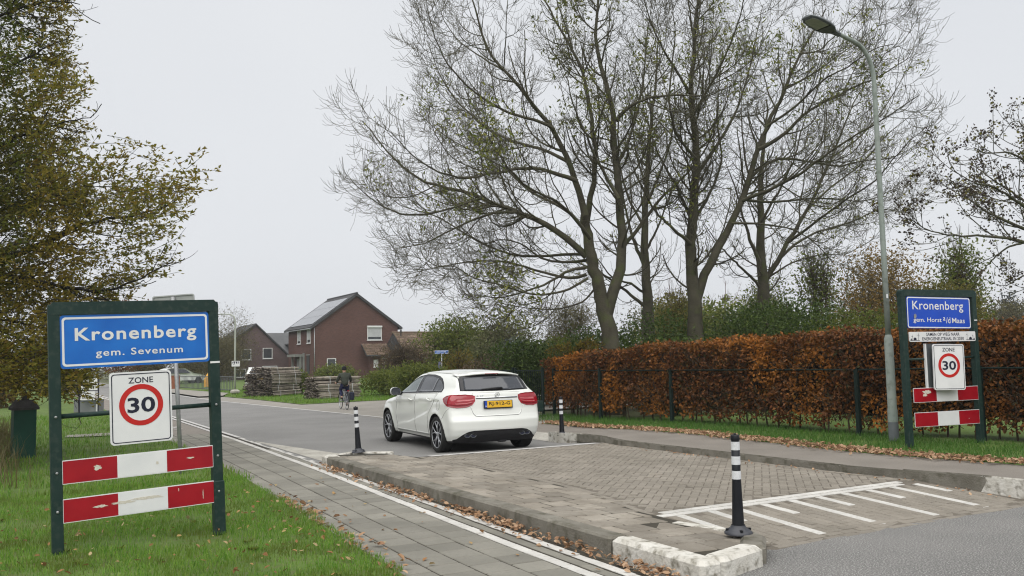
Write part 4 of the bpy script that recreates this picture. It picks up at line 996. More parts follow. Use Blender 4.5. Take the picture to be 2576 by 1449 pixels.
def tree(name, label, cat, limbs, l1=(1.1, 3.0), l2=(.5, 1.3), l3=(.22, .6), s1=.42, s2=.26, s3=.15, wood='bark', group=None, up=.5, twig_r=.006, base=None, droop=.25, twig_mat='twig'):
    b = base or limbs[0][2][0]
    root = empty(name, (b[0], b[1], 0), 0, label, cat, group)
    off = np.array([b[0], b[1], 0])
    trunk_parts, limb_parts = [], []
    PP, RR = [], []
    for i, (r0, r1, pts) in enumerate(limbs):
        P, L_ = resample(pts, 22)
        P = P - off
        if i == 0: P[0, 2] = min(P[0, 2], -.15)
        wob = rng.normal(size=P.shape) * .018 * min(1, r0 * 8)
        wob[0] = 0
        P = P + wob
        t = np.linspace(0, 1, 22)
        rr = (r0 + (r1 - r0) * t ** .75) * (.88 if r0 < .14 else 1)
        if i == 0: rr = rr * (1 + .35 * np.exp(-t * 14))
        (trunk_parts if r0 > .12 else limb_parts).append(tubes_arrays(P[None], rr[None], 10 if r0 > .12 else 7))
        if i > 0 or r1 < .06:
            PP.append(P); RR.append(rr)
    v, f = join_arrays(trunk_parts)
    link('trunk', np_mesh('trunk', v, [f], True), M[wood], root)
    if limb_parts:
        v, f = join_arrays(limb_parts)
        link('limbs', np_mesh('limbs', v, [f], True), M[wood], root)
    P0, R0 = np.stack(PP), np.stack(RR)
    P1, R1 = grow(P0, R0, s1, l1, 9, up * .9, .72, .16, .5, .009, .085, droop * .5)
    P1b, R1b = grow(P0, R0, s1 * 1.3, (l3[0] * 1.5, l2[1]), 6, up, .8, .12, .3, twig_r * 1.2, .15, droop)
    P2, R2 = grow(P1, R1, s2, l2, 6, up * 1.15, .7, .12, .55, twig_r * 1.2, .085, droop)
    P3, R3 = grow(P2, R2, s3, l3, 4, up * 1.6, .65, .15, .6, twig_r, .07, droop)
    P3b, R3b = grow(P1b, R1b, s3, l3, 4, up * 1.6, .65, .15, .6, twig_r, .07, droop)
    v, f = join_arrays([tubes_arrays(P1, R1, 5), tubes_arrays(P1b, R1b, 3)])
    tag(link('branches', np_mesh('branches', v, [f], True), M[wood], root), kind='stuff')
    v, f = join_arrays([tubes_arrays(P2, R2, 3), tubes_arrays(P3, R3, 3), tubes_arrays(P3b, R3b, 3)])
    tw = link('twigs', np_mesh('twigs', v, [f], True), M[twig_mat], root)
    tag(tw, kind='stuff')
    tips = np.concatenate([P3[:, 1:].reshape(-1, 3), P3b[:, 1:].reshape(-1, 3)])
    return root, tips, P2

def shrub(name, label, cat, x, y, width, h, leaf, n, m_, depth=None, group=None, z0=.0, lobes=9, hollow=.62, stems=5, aspect=.5, stem_mat='stem', top_bias=0.0, twigs=0, base_w=.75, seed=0, ragged=.18):
    """clump of leaf lobes on stems"""
    root = empty(name, (x, y, z0), 0, label, cat, group)
    r_ = np.random.default_rng(1000 + seed + int(x * 13) + int(y * 7))
    depth = depth or width * .9
    n = int(n * 1.45)
    cs, rs_ = [], []
    for i in range(lobes):
        zz = h * r_.uniform(.16, .80)
        k = 1 - max(0, zz / h - .45) * .9
        a = r_.uniform(0, 2 * PI); q = r_.uniform(0, .62) * k
        cs.append((q * width / 2 * math.cos(a) * base_w / .75, q * depth / 2 * math.sin(a) * base_w / .75, zz))
        rr = r_.uniform(.26, .42)
        rs_.append((min(rr * width, zz * 1.1 + .2), min(rr * depth, zz * 1.1 + .2), min(rr * h * .75, h - zz)))
    cs.append((0, 0, h * .55)); rs_.append((width * .36, depth * .36, h * .42))
    cs, rs_ = np.array(cs), np.array(rs_)
    wts = (rs_[:, 0] * rs_[:, 2]); wts = wts / wts.sum()
    ii = r_.choice(len(cs), n, p=wts)
    d = unit(r_.normal(size=(n, 3)))
    rad = (hollow + (1 - hollow) * r_.uniform(0, 1, n) + r_.normal(0, ragged * .5, n) ** 2)[:, None]
    # broken up into tufts
    p = cs[ii] + d * rs_[ii] * rad
    tuft = r_.normal(size=(n, 3)) * leaf * .8
    p = p + tuft
    p = p[p[:, 2] > .03]
    global rng
    v, f = leaf_arrays(p, leaf, aspect)
    fo = link('foliage', np_mesh('foliage', v, [f]), m_, root)
    mb = MB()
    for i in range(stems):
        c = cs[i % len(cs)]
        mb2 = [(c[0] * .15 + r_.normal(0, .04), c[1] * .15, -.05), (c[0] * .5, c[1] * .5, c[2] * .45), (c[0], c[1], c[2]), (c[0] * 1.25, c[1] * 1.25, min(h, c[2] + rs_[i % len(cs)][2] * .8))]
        mb.tube(mb2, [.035, .028, .018, .006], 5, False)
    mb.build('stems', M[stem_mat], root)
    if twigs:
        st = cs[r_.choice(len(cs), twigs)]
        en = st + unit(r_.normal(size=(twigs, 3)) + np.array([0, 0, .6])) * np.array([width, depth, h]) * .33
        t = np.linspace(0, 1, 5)[None, :, None]
        P = st[:, None] * (1 - t) + en[:, None] * t + r_.normal(size=(twigs, 5, 3)) * .04
        v, f = tubes_arrays(P, np.broadcast_to(np.linspace(.012, .005, 5), (twigs, 5)), 3)
        tag(link('twigs', np_mesh('twigs', v, [f]), M[stem_mat], root), kind='stuff')
    return root

# leaf palettes
LM = {}
LM['ash'] = leaf_mat('ash_leaf', [(0.0763, 0.105, 0.0173), (0.152, 0.179, 0.0346), (0.244, 0.239, 0.0576), (0.107, 0.135, 0.023)], .45)
LM['oak'] = leaf_mat('oak_leaf', [(.075, .11, .018), (.12, .16, .025), (.16, .17, .03), (.09, .13, .022), (.18, .13, .028), (.13, .165, .03)], .6, patch=(.15, .13, .025), pscale=.45)
LM['oak_low'] = leaf_mat('oak_leaf_yellow', [(.14, .15, .025), (.22, .20, .035), (.27, .21, .04), (.16, .18, .03), (.26, .16, .035)], .6, patch=(.24, .17, .03), pscale=.6)
LM['beech'] = leaf_mat('beech_leaf', [(0.0528, 0.0541, 0.0162), (0.0441, 0.0187, 0.00875), (0.125, 0.042, 0.0131), (0.201, 0.0724, 0.0197), (0.0692, 0.0258, 0.00981), (0.251, 0.0994, 0.024), (0.0933, 0.0397, 0.0153), (0.215, 0.0994, 0.0437)], .25, patch=(0.412, 0.159, 0.0219), pscale=.7)
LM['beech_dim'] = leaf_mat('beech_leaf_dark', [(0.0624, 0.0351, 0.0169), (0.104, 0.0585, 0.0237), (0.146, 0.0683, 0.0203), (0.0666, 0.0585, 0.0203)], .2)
LM['rhodo'] = leaf_mat('rhododendron_leaf', [(0.0261, 0.0508, 0.00906), (0.0471, 0.0817, 0.013), (0.0734, 0.112, 0.0155), (0.0366, 0.0617, 0.0104)], .12, .55)
LM['green'] = leaf_mat('green_leaf', [(0.0535, 0.0803, 0.0147), (0.107, 0.138, 0.0222), (0.16, 0.181, 0.0345), (0.0856, 0.105, 0.0197)], .35)
LM['olive'] = leaf_mat('olive_leaf', [(0.0837, 0.088, 0.0195), (0.143, 0.132, 0.026), (0.184, 0.16, 0.0364), (0.109, 0.104, 0.0234)], .4)
LM['willow'] = leaf_mat('willow_leaf', [(.085, .085, .035), (.12, .115, .045), (.16, .135, .06), (.10, .095, .035)], .4)
LM['gold'] = leaf_mat('gold_leaf', [(0.108, 0.072, 0.0144), (0.18, 0.114, 0.024), (0.24, 0.156, 0.036), (0.084, 0.072, 0.0192)], .4)
LM['juniper'] = leaf_mat('juniper_leaf', [(0.026, 0.0519, 0.0287), (0.0455, 0.0803, 0.0442), (0.065, 0.0988, 0.0553)], .1)
LM['blue'] = leaf_mat('blue_conifer_leaf', [(.05, .07, .08), (.08, .10, .115), (.11, .13, .14)], .1)
LM['brown'] = leaf_mat('brown_leaf', [(0.0728, 0.0456, 0.0281), (0.118, 0.0737, 0.0437), (0.091, 0.079, 0.0312), (0.0546, 0.0386, 0.0281)], .2)
LM['dark'] = leaf_mat('dark_leaf', [(.035, .026, .024), (.055, .04, .032), (.075, .058, .034)], .35)
LM['yellow'] = leaf_mat('yellow_leaf', [(.12, .10, .015), (.19, .145, .02), (.09, .09, .018), (.16, .10, .018)], .45)
LM['palegreen'] = leaf_mat('pale_leaf', [(0.0625, 0.078, 0.0275), (0.112, 0.126, 0.0495), (0.175, 0.18, 0.0825), (0.075, 0.084, 0.033)], .45)
LM['far'] = leaf_mat('far_leaf', [(0.0672, 0.0694, 0.03), (0.0952, 0.0918, 0.04), (0.112, 0.0952, 0.045), (0.0784, 0.0728, 0.035)], .3)
LM['rust'] = leaf_mat('rust_leaf', [(.12, .045, .015), (.18, .07, .02), (.10, .05, .02)], .35)
LM['cypress'] = leaf_mat('cypress_leaf', [(.015, .024, .022), (.022, .034, .03)], .05)
LM['fallen'] = leaf_mat('fallen_leaf', [(.24, .13, .07), (.33, .20, .12), (.44, .31, .20), (.27, .15, .075), (.38, .25, .155), (.16, .085, .045)], .15, .75)
LM['fallen_pale'] = leaf_mat('fallen_leaf_pale', [(.34, .25, .10), (.30, .16, .07), (.20, .10, .04), (.38, .30, .16)], .15, .75)
LM['grass'] = leaf_mat('grass_blade', [(0.0666, 0.166, 0.0175), (0.113, 0.249, 0.028), (0.162, 0.319, 0.0384), (0.229, 0.319, 0.0614), (0.0948, 0.211, 0.0245)], .4, .5, patch=(.115, .14, .026), pscale=1.7)
LM['grass_r'] = leaf_mat('grass_blade_right', [(0.0405, 0.105, 0.0175), (0.0675, 0.151, 0.0263), (0.0944, 0.194, 0.035), (0.0567, 0.126, 0.0204)], .35, .5)
LM['dry'] = leaf_mat('dry_grass', [(.12, .10, .045), (.19, .155, .08), (.08, .08, .03), (.15, .12, .055)], .35)

# ------------------------------------------------------------------ the ash trees
def leafy(root, tips, frac, size, m_, name='leaves', per=4, centre=None, aspect=.38):
    """sparse leaf sprays at the twig ends that lie in random clumps"""
    n = len(tips)
    cc = tips[rng.choice(n, 22)]
    d = np.min(np.linalg.norm(tips[:, None, :] - cc[None], axis=2), axis=1) if n < 40000 else None
    if d is None:
        sel = rng.choice(n, int(n * frac))
    else:
        near = np.where(d < 1.15)[0]
        sel = rng.choice(near, min(len(near), int(n * frac)), replace=False)
    p = np.repeat(tips[sel], per, 0) + rng.normal(size=(len(sel) * per, 3)) * .11
    return leaves(name, p, size, m_, root, aspect=aspect)
for key, lab in (('a', 'largest bare ash tree, nearest of the four, its forked trunk right of the white car'),
                 ('b', 'bare ash tree with a knobbed trunk and a long limb leaning right'),
                 ('c', 'slim bare ash tree standing between and behind the two front ash trunks'),
                 ('d', 'bare ash tree furthest right, its trunk behind the dark green bushes')):
    back = key in 'cd'
    root, tips, _ = tree('ash_tree', lab, 'tree', TREES[key], group='bare ash trees behind the hedge', s1=.38 if not back else .55, s2=.22 if not back else .30, s3=.10 if not back else .145, l3=(.35, .95), twig_r=.0054 if not back else .0065, up=.6, droop=.42)
    leafy(root, tips[rng.choice(len(tips), min(len(tips), 30000), replace=False)], .03, .15, LM['ash'])
    # moss and ivy sprouts on the trunk fork
et, tips, P2 = tree('maple_tree', 'half bare dark tree at the right edge with shrivelled leaves, its trunk out of frame', 'tree', TREES['e'], l1=(.8, 2.0), l2=(.4, .9), l3=(.2, .4), s1=.34, s2=.25, s3=.2, up=.35, droop=.1)
sel = tips[rng.choice(len(tips), 4600)]
leaves('leaves', np.repeat(sel, 1, 0) + rng.normal(size=(len(sel), 3)) * .05, .068, LM['dark'], et, aspect=.75)
leaves('green_leaves', sel[:900] + rng.normal(size=(900, 3)) * .08, .09, LM['olive'], et, aspect=.6)

# ------------------------------------------------------------------ the oak on the left
def build_oak():
    root, tips, P2 = tree('oak_tree', 'leafy autumn oak overhanging the verge at the left edge', 'tree', TREES['oak'], l1=(.5, 1.3), l2=(.35, .7), l3=(.2, .4), s1=.28, s2=.3, s3=.25, wood='oak_bark', up=.12, droop=.05, twig_r=.004, twig_mat='oak_bark')
    b = TREES['oak'][0][2][0]
    off = np.array([b[0], b[1], 0])
    ux = np.array([math.cos(YAW), -math.sin(YAW), 0]); uy = np.array([math.sin(YAW), math.cos(YAW), 0])
    poly = np.array(OAK_OUTLINE)
    ob = np.array(OAK_BASE)
    def inside(u, z):
        x, y = poly[:, 0], poly[:, 1]
        x2, y2 = np.roll(x, -1), np.roll(y, -1)
        c = np.zeros(len(u), bool)
        for i in range(len(poly)):
            cond = (y[i] > z) != (y2[i] > z)
            with np.errstate(divide='ignore', invalid='ignore'):
                xi = (x2[i] - x[i]) * (z - y[i]) / (y2[i] - y[i]) + x[i]
            c ^= cond & (u < xi)
        return c
    # sprays: short shoots set with leaves, spread through the crown
    n = 21000
    u = rng.uniform(poly[:, 0].min(), poly[:, 0].max(), n); z = rng.uniform(poly[:, 1].min(), poly[:, 1].max(), n)
    # clumps and gaps
    ph = rng.uniform(0, 6.28, (8, 3)); kk = rng.normal(size=(8, 3)) * np.array([1.6, 1.2, 2.2])
    w = rng.uniform(-2.2, 2.2, n)
    dens = np.zeros(n)
    for i in range(8): dens += np.sin(u * kk[i, 0] + w * kk[i, 1] + z * kk[i, 2] + ph[i, 0])
    ok = inside(u + rng.normal(0, .10, n), z + rng.normal(0, .10, n)) & (dens + rng.normal(0, 1.2, n) > -1.15)
    u, z, w = u[ok], z[ok], w[ok]
    thin = (u > 2.6) & (rng.uniform(size=len(u)) < .42)      # the long low branch is more open
    u, z, w = u[~thin], z[~thin], w[~thin]
    c = ob[None] * np.array([1, 1, 0]) + ux * u[:, None] + (uy - .49 * ux) * w[:, None]      # crown deepens along the slanting verge
    c[:, 2] = z
    n = len(c)
    d = unit(ux * (.8 + rng.normal(0, .5, n))[:, None] + uy * rng.normal(0, .6, n)[:, None] + np.array([0, 0, 1.]) * rng.normal(.12, .35, n)[:, None])
    L_ = rng.uniform(.28, .6, n)
    t = np.linspace(0, 1, 4)[None, :, None]
    P = c[:, None] - d[:, None] * L_[:, None, None] * (.5 - t) - off
    v, f = tubes_arrays(P, np.broadcast_to(np.linspace(.005, .003, 4), (n, 4)), 3)
    tag(link('sprays', np_mesh('sprays', v, [f]), M['oak_bark'], root), kind='stuff')
    k = 10
    s = rng.uniform(.1, 1.05, (n, k))
    lp = (c - off)[:, None] + d[:, None] * (L_[:, None] * (s - .5))[:, :, None] + rng.normal(size=(n, k, 3)) * .03
    low = (u > 1.6) | (z < 3.4)                                # the lower bough has turned yellow
    for nm_, sel_, m_ in (('leaves', ~low, LM['oak']), ('yellow_leaves', low, LM['oak_low'])):
        leaves(nm_, lp[sel_].reshape(-1, 3), .092, m_, root, aspect=.42, axis=np.repeat(d[sel_], k, 0), spread=.75)
    rel = tips + off - ob * np.array([1, 1, 0])
    sel = tips[inside(rel @ ux + .49 * (rel @ uy), rel[:, 2])]
    sel = sel[rng.choice(len(sel), min(len(sel), 9000))]
    leaves('tip_leaves', sel + rng.normal(size=sel.shape) * .05, .09, LM['oak'], root, aspect=.42)
    return root
build_oak()

# ------------------------------------------------------------------ beech hedge with its fence
hz = ipl([4, 7.7, 10.4, 12.2, 14.5, 17.3, 18.2, 20, 21.8], [2.06, 2.05, 2.0, 1.98, 1.93, 1.88, 1.80, 1.74, 1.58])
HX = 13.22
hxf = ipl([4, 9.4, 11.0, 22], [14.05, 14.0, 13.25, 13.2])
hedge = empty('beech_hedge', (HX + .5, 13, 0), 0, 'long clipped beech hedge in rusty brown autumn leaf behind the railing', 'hedge')
ho = np.array([HX + .5, 13, 0])
def hedge_leaves():
    n = 64000
    y = rng.uniform(4.2, 21.8, n)
    H_ = np.array([hz(q) for q in y])
    hxy = np.array([hxf(q) for q in y])
    # bumps of the clipped surface
    def bump(a, b): return   .035 * np.sin(a * 2.3 + np.sin(b * 3)) + .03 * np.sin(a * 5.1 + b * 4.3) + .03 * np.sin(a * 11 + b * 7)
    face = rng.uniform(size=n) < .74
    z = np.where(face, .22 + (H_ - .22) * rng.uniform(0, 1, n) ** .92, H_ + rng.normal(0, .03, n))
    low = .26 + .12 * np.sin(y * 2.9) + .1 * np.sin(y * 6.7 + 1)
    depth = np.abs(rng.normal(0, .13, n))
    x = np.where(face, hxy + bump(y, z) + depth, hxy + rng.uniform(0, 1.1, n))
    z = np.where(face, z, z + bump(y, x) - depth * .6)
    gap = np.sin(y * 3.7 + 2 * np.sin(z * 4)) + np.sin(z * 6.1 + y * 1.3) + rng.normal(0, .8, n)
    ok = (z > low + rng.normal(0, .10, n)) & ((gap > -2.0) | ~face)
    p = np.stack([x, y, z], 1)[ok]
    ax = np.zeros_like(p); ax[:, 0] = -.5; ax[:, 2] = -.35
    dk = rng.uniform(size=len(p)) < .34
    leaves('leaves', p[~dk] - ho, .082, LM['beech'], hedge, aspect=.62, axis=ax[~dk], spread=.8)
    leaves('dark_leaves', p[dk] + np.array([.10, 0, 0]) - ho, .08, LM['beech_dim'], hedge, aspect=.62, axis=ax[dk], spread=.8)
hedge_leaves()
# twigs and dense inside
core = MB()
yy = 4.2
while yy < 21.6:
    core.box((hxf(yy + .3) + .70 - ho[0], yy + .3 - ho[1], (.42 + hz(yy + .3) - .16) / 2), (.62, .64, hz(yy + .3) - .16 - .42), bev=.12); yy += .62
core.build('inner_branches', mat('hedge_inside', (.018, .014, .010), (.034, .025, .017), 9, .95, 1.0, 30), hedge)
for k in range(58):
    yy = 4.4 + k * .3 + rng.normal(0, .05)
    xx = hxf(yy) + .28 + rng.normal(0, .08)
    MB().tube([(xx - ho[0], yy - ho[1], -.05), (xx + rng.normal(0, .03) - ho[0], yy + rng.normal(0, .04) - ho[1], .35), (xx + .1 + rng.normal(0, .05) - ho[0], yy + rng.normal(0, .1) - ho[1], .8)], [.022, .017, .012], 6, False).build('stem', M['stem'], hedge)
nt_ = 2600
by_ = rng.uniform(4.3, 21.6, nt_)
b = np.stack([np.array([hxf(q) for q in by_]) + rng.uniform(0, .25, nt_), by_, rng.uniform(.25, 1.6, nt_)], 1) - ho
e = b + np.stack([rng.normal(-.06, .1, nt_), rng.normal(0, .16, nt_), rng.uniform(.05, .32, nt_)], 1)
t = np.linspace(0, 1, 3)[None, :, None]
v, f = tubes_arrays(b[:, None] * (1 - t) + e[:, None] * t, np.broadcast_to(np.array([.006, .005, .003]), (nt_, 3)), 3)
tag(link('twigs', np_mesh('twigs', v, [f]), M['stem'], hedge), kind='stuff')

fence = empty('railing_fence', (13.19, 15, 0), 0, 'low dark green railing fence along the front of the beech hedge', 'fence')
fp = [21.2, 18.92, 16.05, 10.9, 9.0, 7.0, 5.0]
fx_ = lambda q: max(0.0, hxf(q) - 13.25 + .02)
for q in fp:
    o = MB().box((0, 0, .66), (.075, .075, 1.36), bev=.006).build('post', M['fence_dark'], fence, (fx_(q), q - 15, 0))
MB().tube([(fx_(q), q - 15, 1.27 + .008 * i) for i, q in enumerate(fp)], .015, 8).build('top_rail', M['fence_dark'], fence)
gate = empty('bar_gate', (12.9, 22.1, 0), 0, 'dark green vertical bar gate between the hedge end and the white car', 'gate')
for q in (-.78, .78): MB().box((0, q, .68), (.06, .06, 1.38), bev=.005).build('post', M['fence_dark'], gate)
for z in (.14, 1.28): MB().box((0, 0, z), (.03, 1.5, .04)).build('rail', M['fence_dark'], gate)
gb_ = MB().box((0, 0, 0), (.018, .018, 1.14)).mesh('bar'); gb_.materials.append(M['fence_dark'])
for k in range(13): link('bar', gb_, None, gate, (0, -.69 + k * .115, .71))
gate2 = empty('bar_gate', (12.9, 24.0, 0), 0, 'further leaf of the dark green bar gate, mostly hidden by the white car', 'gate')
for q in (-.95, .95): MB().box((0, q, .68), (.06, .06, 1.38), bev=.005).build('post', M['fence_dark'], gate2)
for z in (.14, 1.28): MB().box((0, 0, z), (.03, 1.84, .04)).build('rail', M['fence_dark'], gate2)
for k in range(16): link('bar', gb_, None, gate2, (0, -.86 + k * .115, .71))
bench = empty('low_box', (12.35, 20.9, 0), 0, 'small dark box by the gate, right of the white car', 'box')
MB().box((0, 0, .33), (.3, .5, .28), bev=.01).build('body', M['green_frame'], bench)
MB().box((0, 0, .16), (.04, .5, .04)).box((0, .2, .08), (.04, .04, .16)).box((0, -.2, .08), (.04, .04, .16)).build('stand', M['galv'], bench)

# ------------------------------------------------------------------ shrubs and trees behind
SH = [
 # name, label, category, x, y, width, height, leaf, n, palette, extra
 ('rhododendron', 'dark green rhododendron at the left end of the beech hedge', 'shrub', 15.6, 22.6, 3.4, 2.6, .13, 5200, 'rhodo', dict(aspect=.36, seed=1)),
 ('rhododendron', 'dark green rhododendron between the two front ash trunks', 'shrub', 18.0, 22.2, 4.8, 3.15, .14, 7500, 'rhodo', dict(aspect=.36, seed=2)),
 ('rhododendron', 'broad dark green rhododendron right of the knobbed ash trunk', 'shrub', 21.2, 20.3, 6.0, 3.4, .14, 9500, 'rhodo', dict(aspect=.36, seed=3)),
 ('rhododendron', 'dark green rhododendron left of the tall lamp post', 'shrub', 21.4, 16.8, 4.2, 3.0, .13, 6500, 'green', dict(aspect=.36, seed=4)),
 ('juniper', 'spreading blue-green juniper just above the hedge beside the lamp post', 'shrub', 17.2, 13.6, 3.0, 2.28, .10, 5500, 'juniper', dict(aspect=.2, seed=5)),
 ('cherry_laurel', 'green laurel in front of the largest ash tree', 'shrub', 15.7, 18.9, 3.0, 2.05, .13, 4500, 'rhodo', dict(aspect=.4, seed=25)),
 ('willow_shrub', 'rounded pale olive willow left of the largest ash trunk', 'shrub', 21.9, 33.6, 3.6, 4.4, .15, 9000, 'willow', dict(aspect=.16, twigs=240, seed=6, lobes=7, hollow=.35)),
 ('privet_shrub', 'olive yellow shrub between the slim ash and the knobbed ash', 'shrub', 24.7, 29.7, 2.9, 4.45, .12, 5600, 'olive', dict(twigs=120, seed=7)),
 ('holly_shrub', 'tall green shrub left of the rightmost ash trunk', 'shrub', 28.3, 27.7, 3.2, 5.5, .12, 6200, 'green', dict(twigs=120, seed=8)),
 ('viburnum', 'tall open shrub with dark hanging leaves right of the rightmost ash', 'shrub', 29.4, 26.0, 3.0, 6.4, .15, 2600, 'green', dict(twigs=420, seed=9, ragged=.5, hollow=.3)),
 ('field_maple', 'yellow brown autumn tree left of the tall lamp post', 'tree', 39.6, 30.6, 6.2, 7.5, .17, 8200, 'gold', dict(twigs=420, seed=10, ragged=.4, hollow=.45)),
 ('hazel_shrub', 'green leafy tree above the right-hand town sign', 'tree', 33.9, 22.3, 3.1, 6.5, .16, 3800, 'green', dict(twigs=300, seed=11, ragged=.5, hollow=.35)),
 ('hazel_shrub', 'low olive bush between lamp post and right-hand town sign', 'shrub', 27.0, 18.6, 4.4, 4.0, .14, 6500, 'olive', dict(twigs=120, seed=12)),
 ('dogwood', 'tall mixed green shrub above the blue street name plate', 'shrub', 23.6, 49.6, 5.0, 4.5, .2, 6200, 'green', dict(twigs=220, seed=13, ragged=.35, hollow=.5)),
 ('dogwood', 'large light leaved shrub above the roof of the white car', 'shrub', 24.0, 43.8, 4.6, 4.5, .19, 5200, 'palegreen', dict(twigs=260, seed=14, ragged=.4, hollow=.45)),
 ('hydrangea', 'brown nearly bare bush below the tiled garage roof', 'shrub', 18.5, 44.6, 4.2, 2.75, .10, 3000, 'brown', dict(twigs=900, seed=15)),
 ('bramble', 'low green bramble bank beside the cyclist', 'shrub', 15.6, 39.9, 3.4, 1.3, .12, 4200, 'green', dict(seed=16, lobes=14)),
 ('bramble', 'green bramble behind the car mirror', 'shrub', 15.6, 36.4, 3.2, 1.55, .12, 4600, 'green', dict(seed=17, lobes=14)),
 ('bramble', 'dark bramble behind the roof of the white car', 'shrub', 17.6, 32.4, 4.2, 1.9, .12, 4800, 'brown', dict(seed=18, lobes=14, twigs=350)),
 ('blue_spruce', 'grey blue conifer behind the white car', 'shrub', 21.7, 38.3, 2.3, 2.9, .12, 4200, 'blue', dict(aspect=.18, seed=19)),
 ('spindle_shrub', 'yellow leaved shrub right of the street name plate', 'shrub', 18.7, 38.9, 2.0, 2.15, .13, 1500, 'yellow', dict(twigs=140, seed=20, ragged=.4)),
 ('laurel', 'dark green laurel behind the bar gate', 'shrub', 15.5, 26.4, 3.4, 2.35, .13, 5200, 'rhodo', dict(seed=21)),
 ('laurel', 'green shrub behind the right end of the car roof', 'shrub', 18.6, 29.4, 3.6, 2.5, .14, 4800, 'green', dict(seed=31)),
 ('weeds', 'tall green weeds between the two wood stacks', 'shrub', 13.1, 46.6, 1.1, 1.35, .1, 1500, 'green', dict(seed=22)),
 ('garden_shrub', 'green and brown garden shrub before the brick house', 'shrub', 19.4, 60.5, 4.2, 1.55, .16, 2600, 'green', dict(seed=23, twigs=160)),
 ('garden_shrub', 'reddish garden shrub right of the cyclist before the house', 'shrub', 22.9, 58.5, 3.4, 1.7, .16, 2200, 'brown', dict(seed=24, twigs=160)),
]
for nm, lab, cat, x, y, wd, h, lf, n, pal, ex in SH:
    shrub(nm, lab, cat, x, y, wd, h, lf, n, LM[pal], **ex)
# yellow fronds above the hedge end
fr = empty('sumac', (13.9, 21.3, 0), 0, 'small yellow sumac with arching fronds above the left end of the hedge', 'shrub')
pl_, pr_ = [], []
for k in range(16):
    a = rng.uniform(0, 2 * PI); l_ = rng.uniform(.5, .95)
    t = np.linspace(0, 1, 7)
    P = np.stack([np.cos(a) * l_ * t, np.sin(a) * l_ * t, 1.45 + .65 * np.sin(t * 2.2) * rng.uniform(.6, 1.1)], 1)
    pl_.append(P)
P = np.stack(pl_)
v, f = tubes_arrays(P, np.broadcast_to(np.linspace(.012, .005, 7), (16, 7)), 3)
v2, f2 = tubes_arrays(np.array([[[0, 0, -.1], [.02, 0, .7], [0, .02, 1.5]]]), np.array([[.03, .025, .02]]), 5)
link('stems', np_mesh('stems', *[x if i == 0 else [x] for i, x in enumerate(join_arrays([(v, f), (v2, f2)]))]), M['stem'], fr)
lp = np.repeat(P.reshape(-1, 3), 7, 0); lp = lp + rng.normal(size=lp.shape) * .045
leaves('foliage', lp, .13, LM['yellow'], fr, aspect=.32)

# far trees
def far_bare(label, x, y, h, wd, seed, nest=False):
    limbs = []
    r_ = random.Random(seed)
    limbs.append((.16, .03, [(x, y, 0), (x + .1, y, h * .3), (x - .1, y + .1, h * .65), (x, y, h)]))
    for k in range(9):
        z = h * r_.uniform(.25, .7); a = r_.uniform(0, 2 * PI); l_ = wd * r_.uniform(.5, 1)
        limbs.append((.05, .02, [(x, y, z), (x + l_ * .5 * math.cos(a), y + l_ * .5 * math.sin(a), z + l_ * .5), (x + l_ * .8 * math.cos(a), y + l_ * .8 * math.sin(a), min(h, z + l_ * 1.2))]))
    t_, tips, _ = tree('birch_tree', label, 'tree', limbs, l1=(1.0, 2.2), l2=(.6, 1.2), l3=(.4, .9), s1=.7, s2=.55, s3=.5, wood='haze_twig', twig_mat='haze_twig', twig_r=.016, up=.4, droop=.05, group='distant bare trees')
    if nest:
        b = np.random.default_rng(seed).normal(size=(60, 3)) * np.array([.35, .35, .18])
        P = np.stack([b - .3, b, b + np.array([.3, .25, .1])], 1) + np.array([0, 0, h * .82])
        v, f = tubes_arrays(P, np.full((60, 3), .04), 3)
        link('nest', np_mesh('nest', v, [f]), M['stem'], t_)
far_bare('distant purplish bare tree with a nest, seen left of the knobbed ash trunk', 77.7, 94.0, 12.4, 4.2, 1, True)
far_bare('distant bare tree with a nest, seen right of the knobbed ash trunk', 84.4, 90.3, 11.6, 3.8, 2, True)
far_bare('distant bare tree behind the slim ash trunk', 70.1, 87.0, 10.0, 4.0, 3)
shrub('cypress', 'distant dark cypress at the right edge above the hedge', 'tree', 88.6, 53.5, 2.2, 8.1, .35, 3500, LM['cypress'], seed=41, aspect=.4, lobes=6, hollow=.3)
for k, (x, y, wd, h, pal, lab) in enumerate([(79, 47, 7, 6.2, 'far', 'distant olive thicket at the right edge under the cypress'), (72, 58, 12, 8.5, 'far', 'distant thicket behind the rightmost ash'), (66, 66, 11, 8.0, 'olive', 'distant olive thicket behind the yellow autumn tree'),
        (58, 72, 12, 8.0, 'far', 'distant thicket seen between the two front ash trunks'), (44, 52, 9, 6.0, 'olive', 'olive thicket behind the slim ash'), (36, 40, 7, 5.2, 'green', 'green thicket behind the knobbed ash'), (50, 34, 8, 5.4, 'far', 'thicket behind the right-hand town sign'), (40, 17, 6, 4.4, 'olive', 'olive bush behind the right end of the hedge')]):
    shrub('thicket', lab, 'thicket', x, y, wd, h, .26, 4200, LM[pal], seed=50 + k, twigs=150, ragged=.4, hollow=.4, lobes=12)
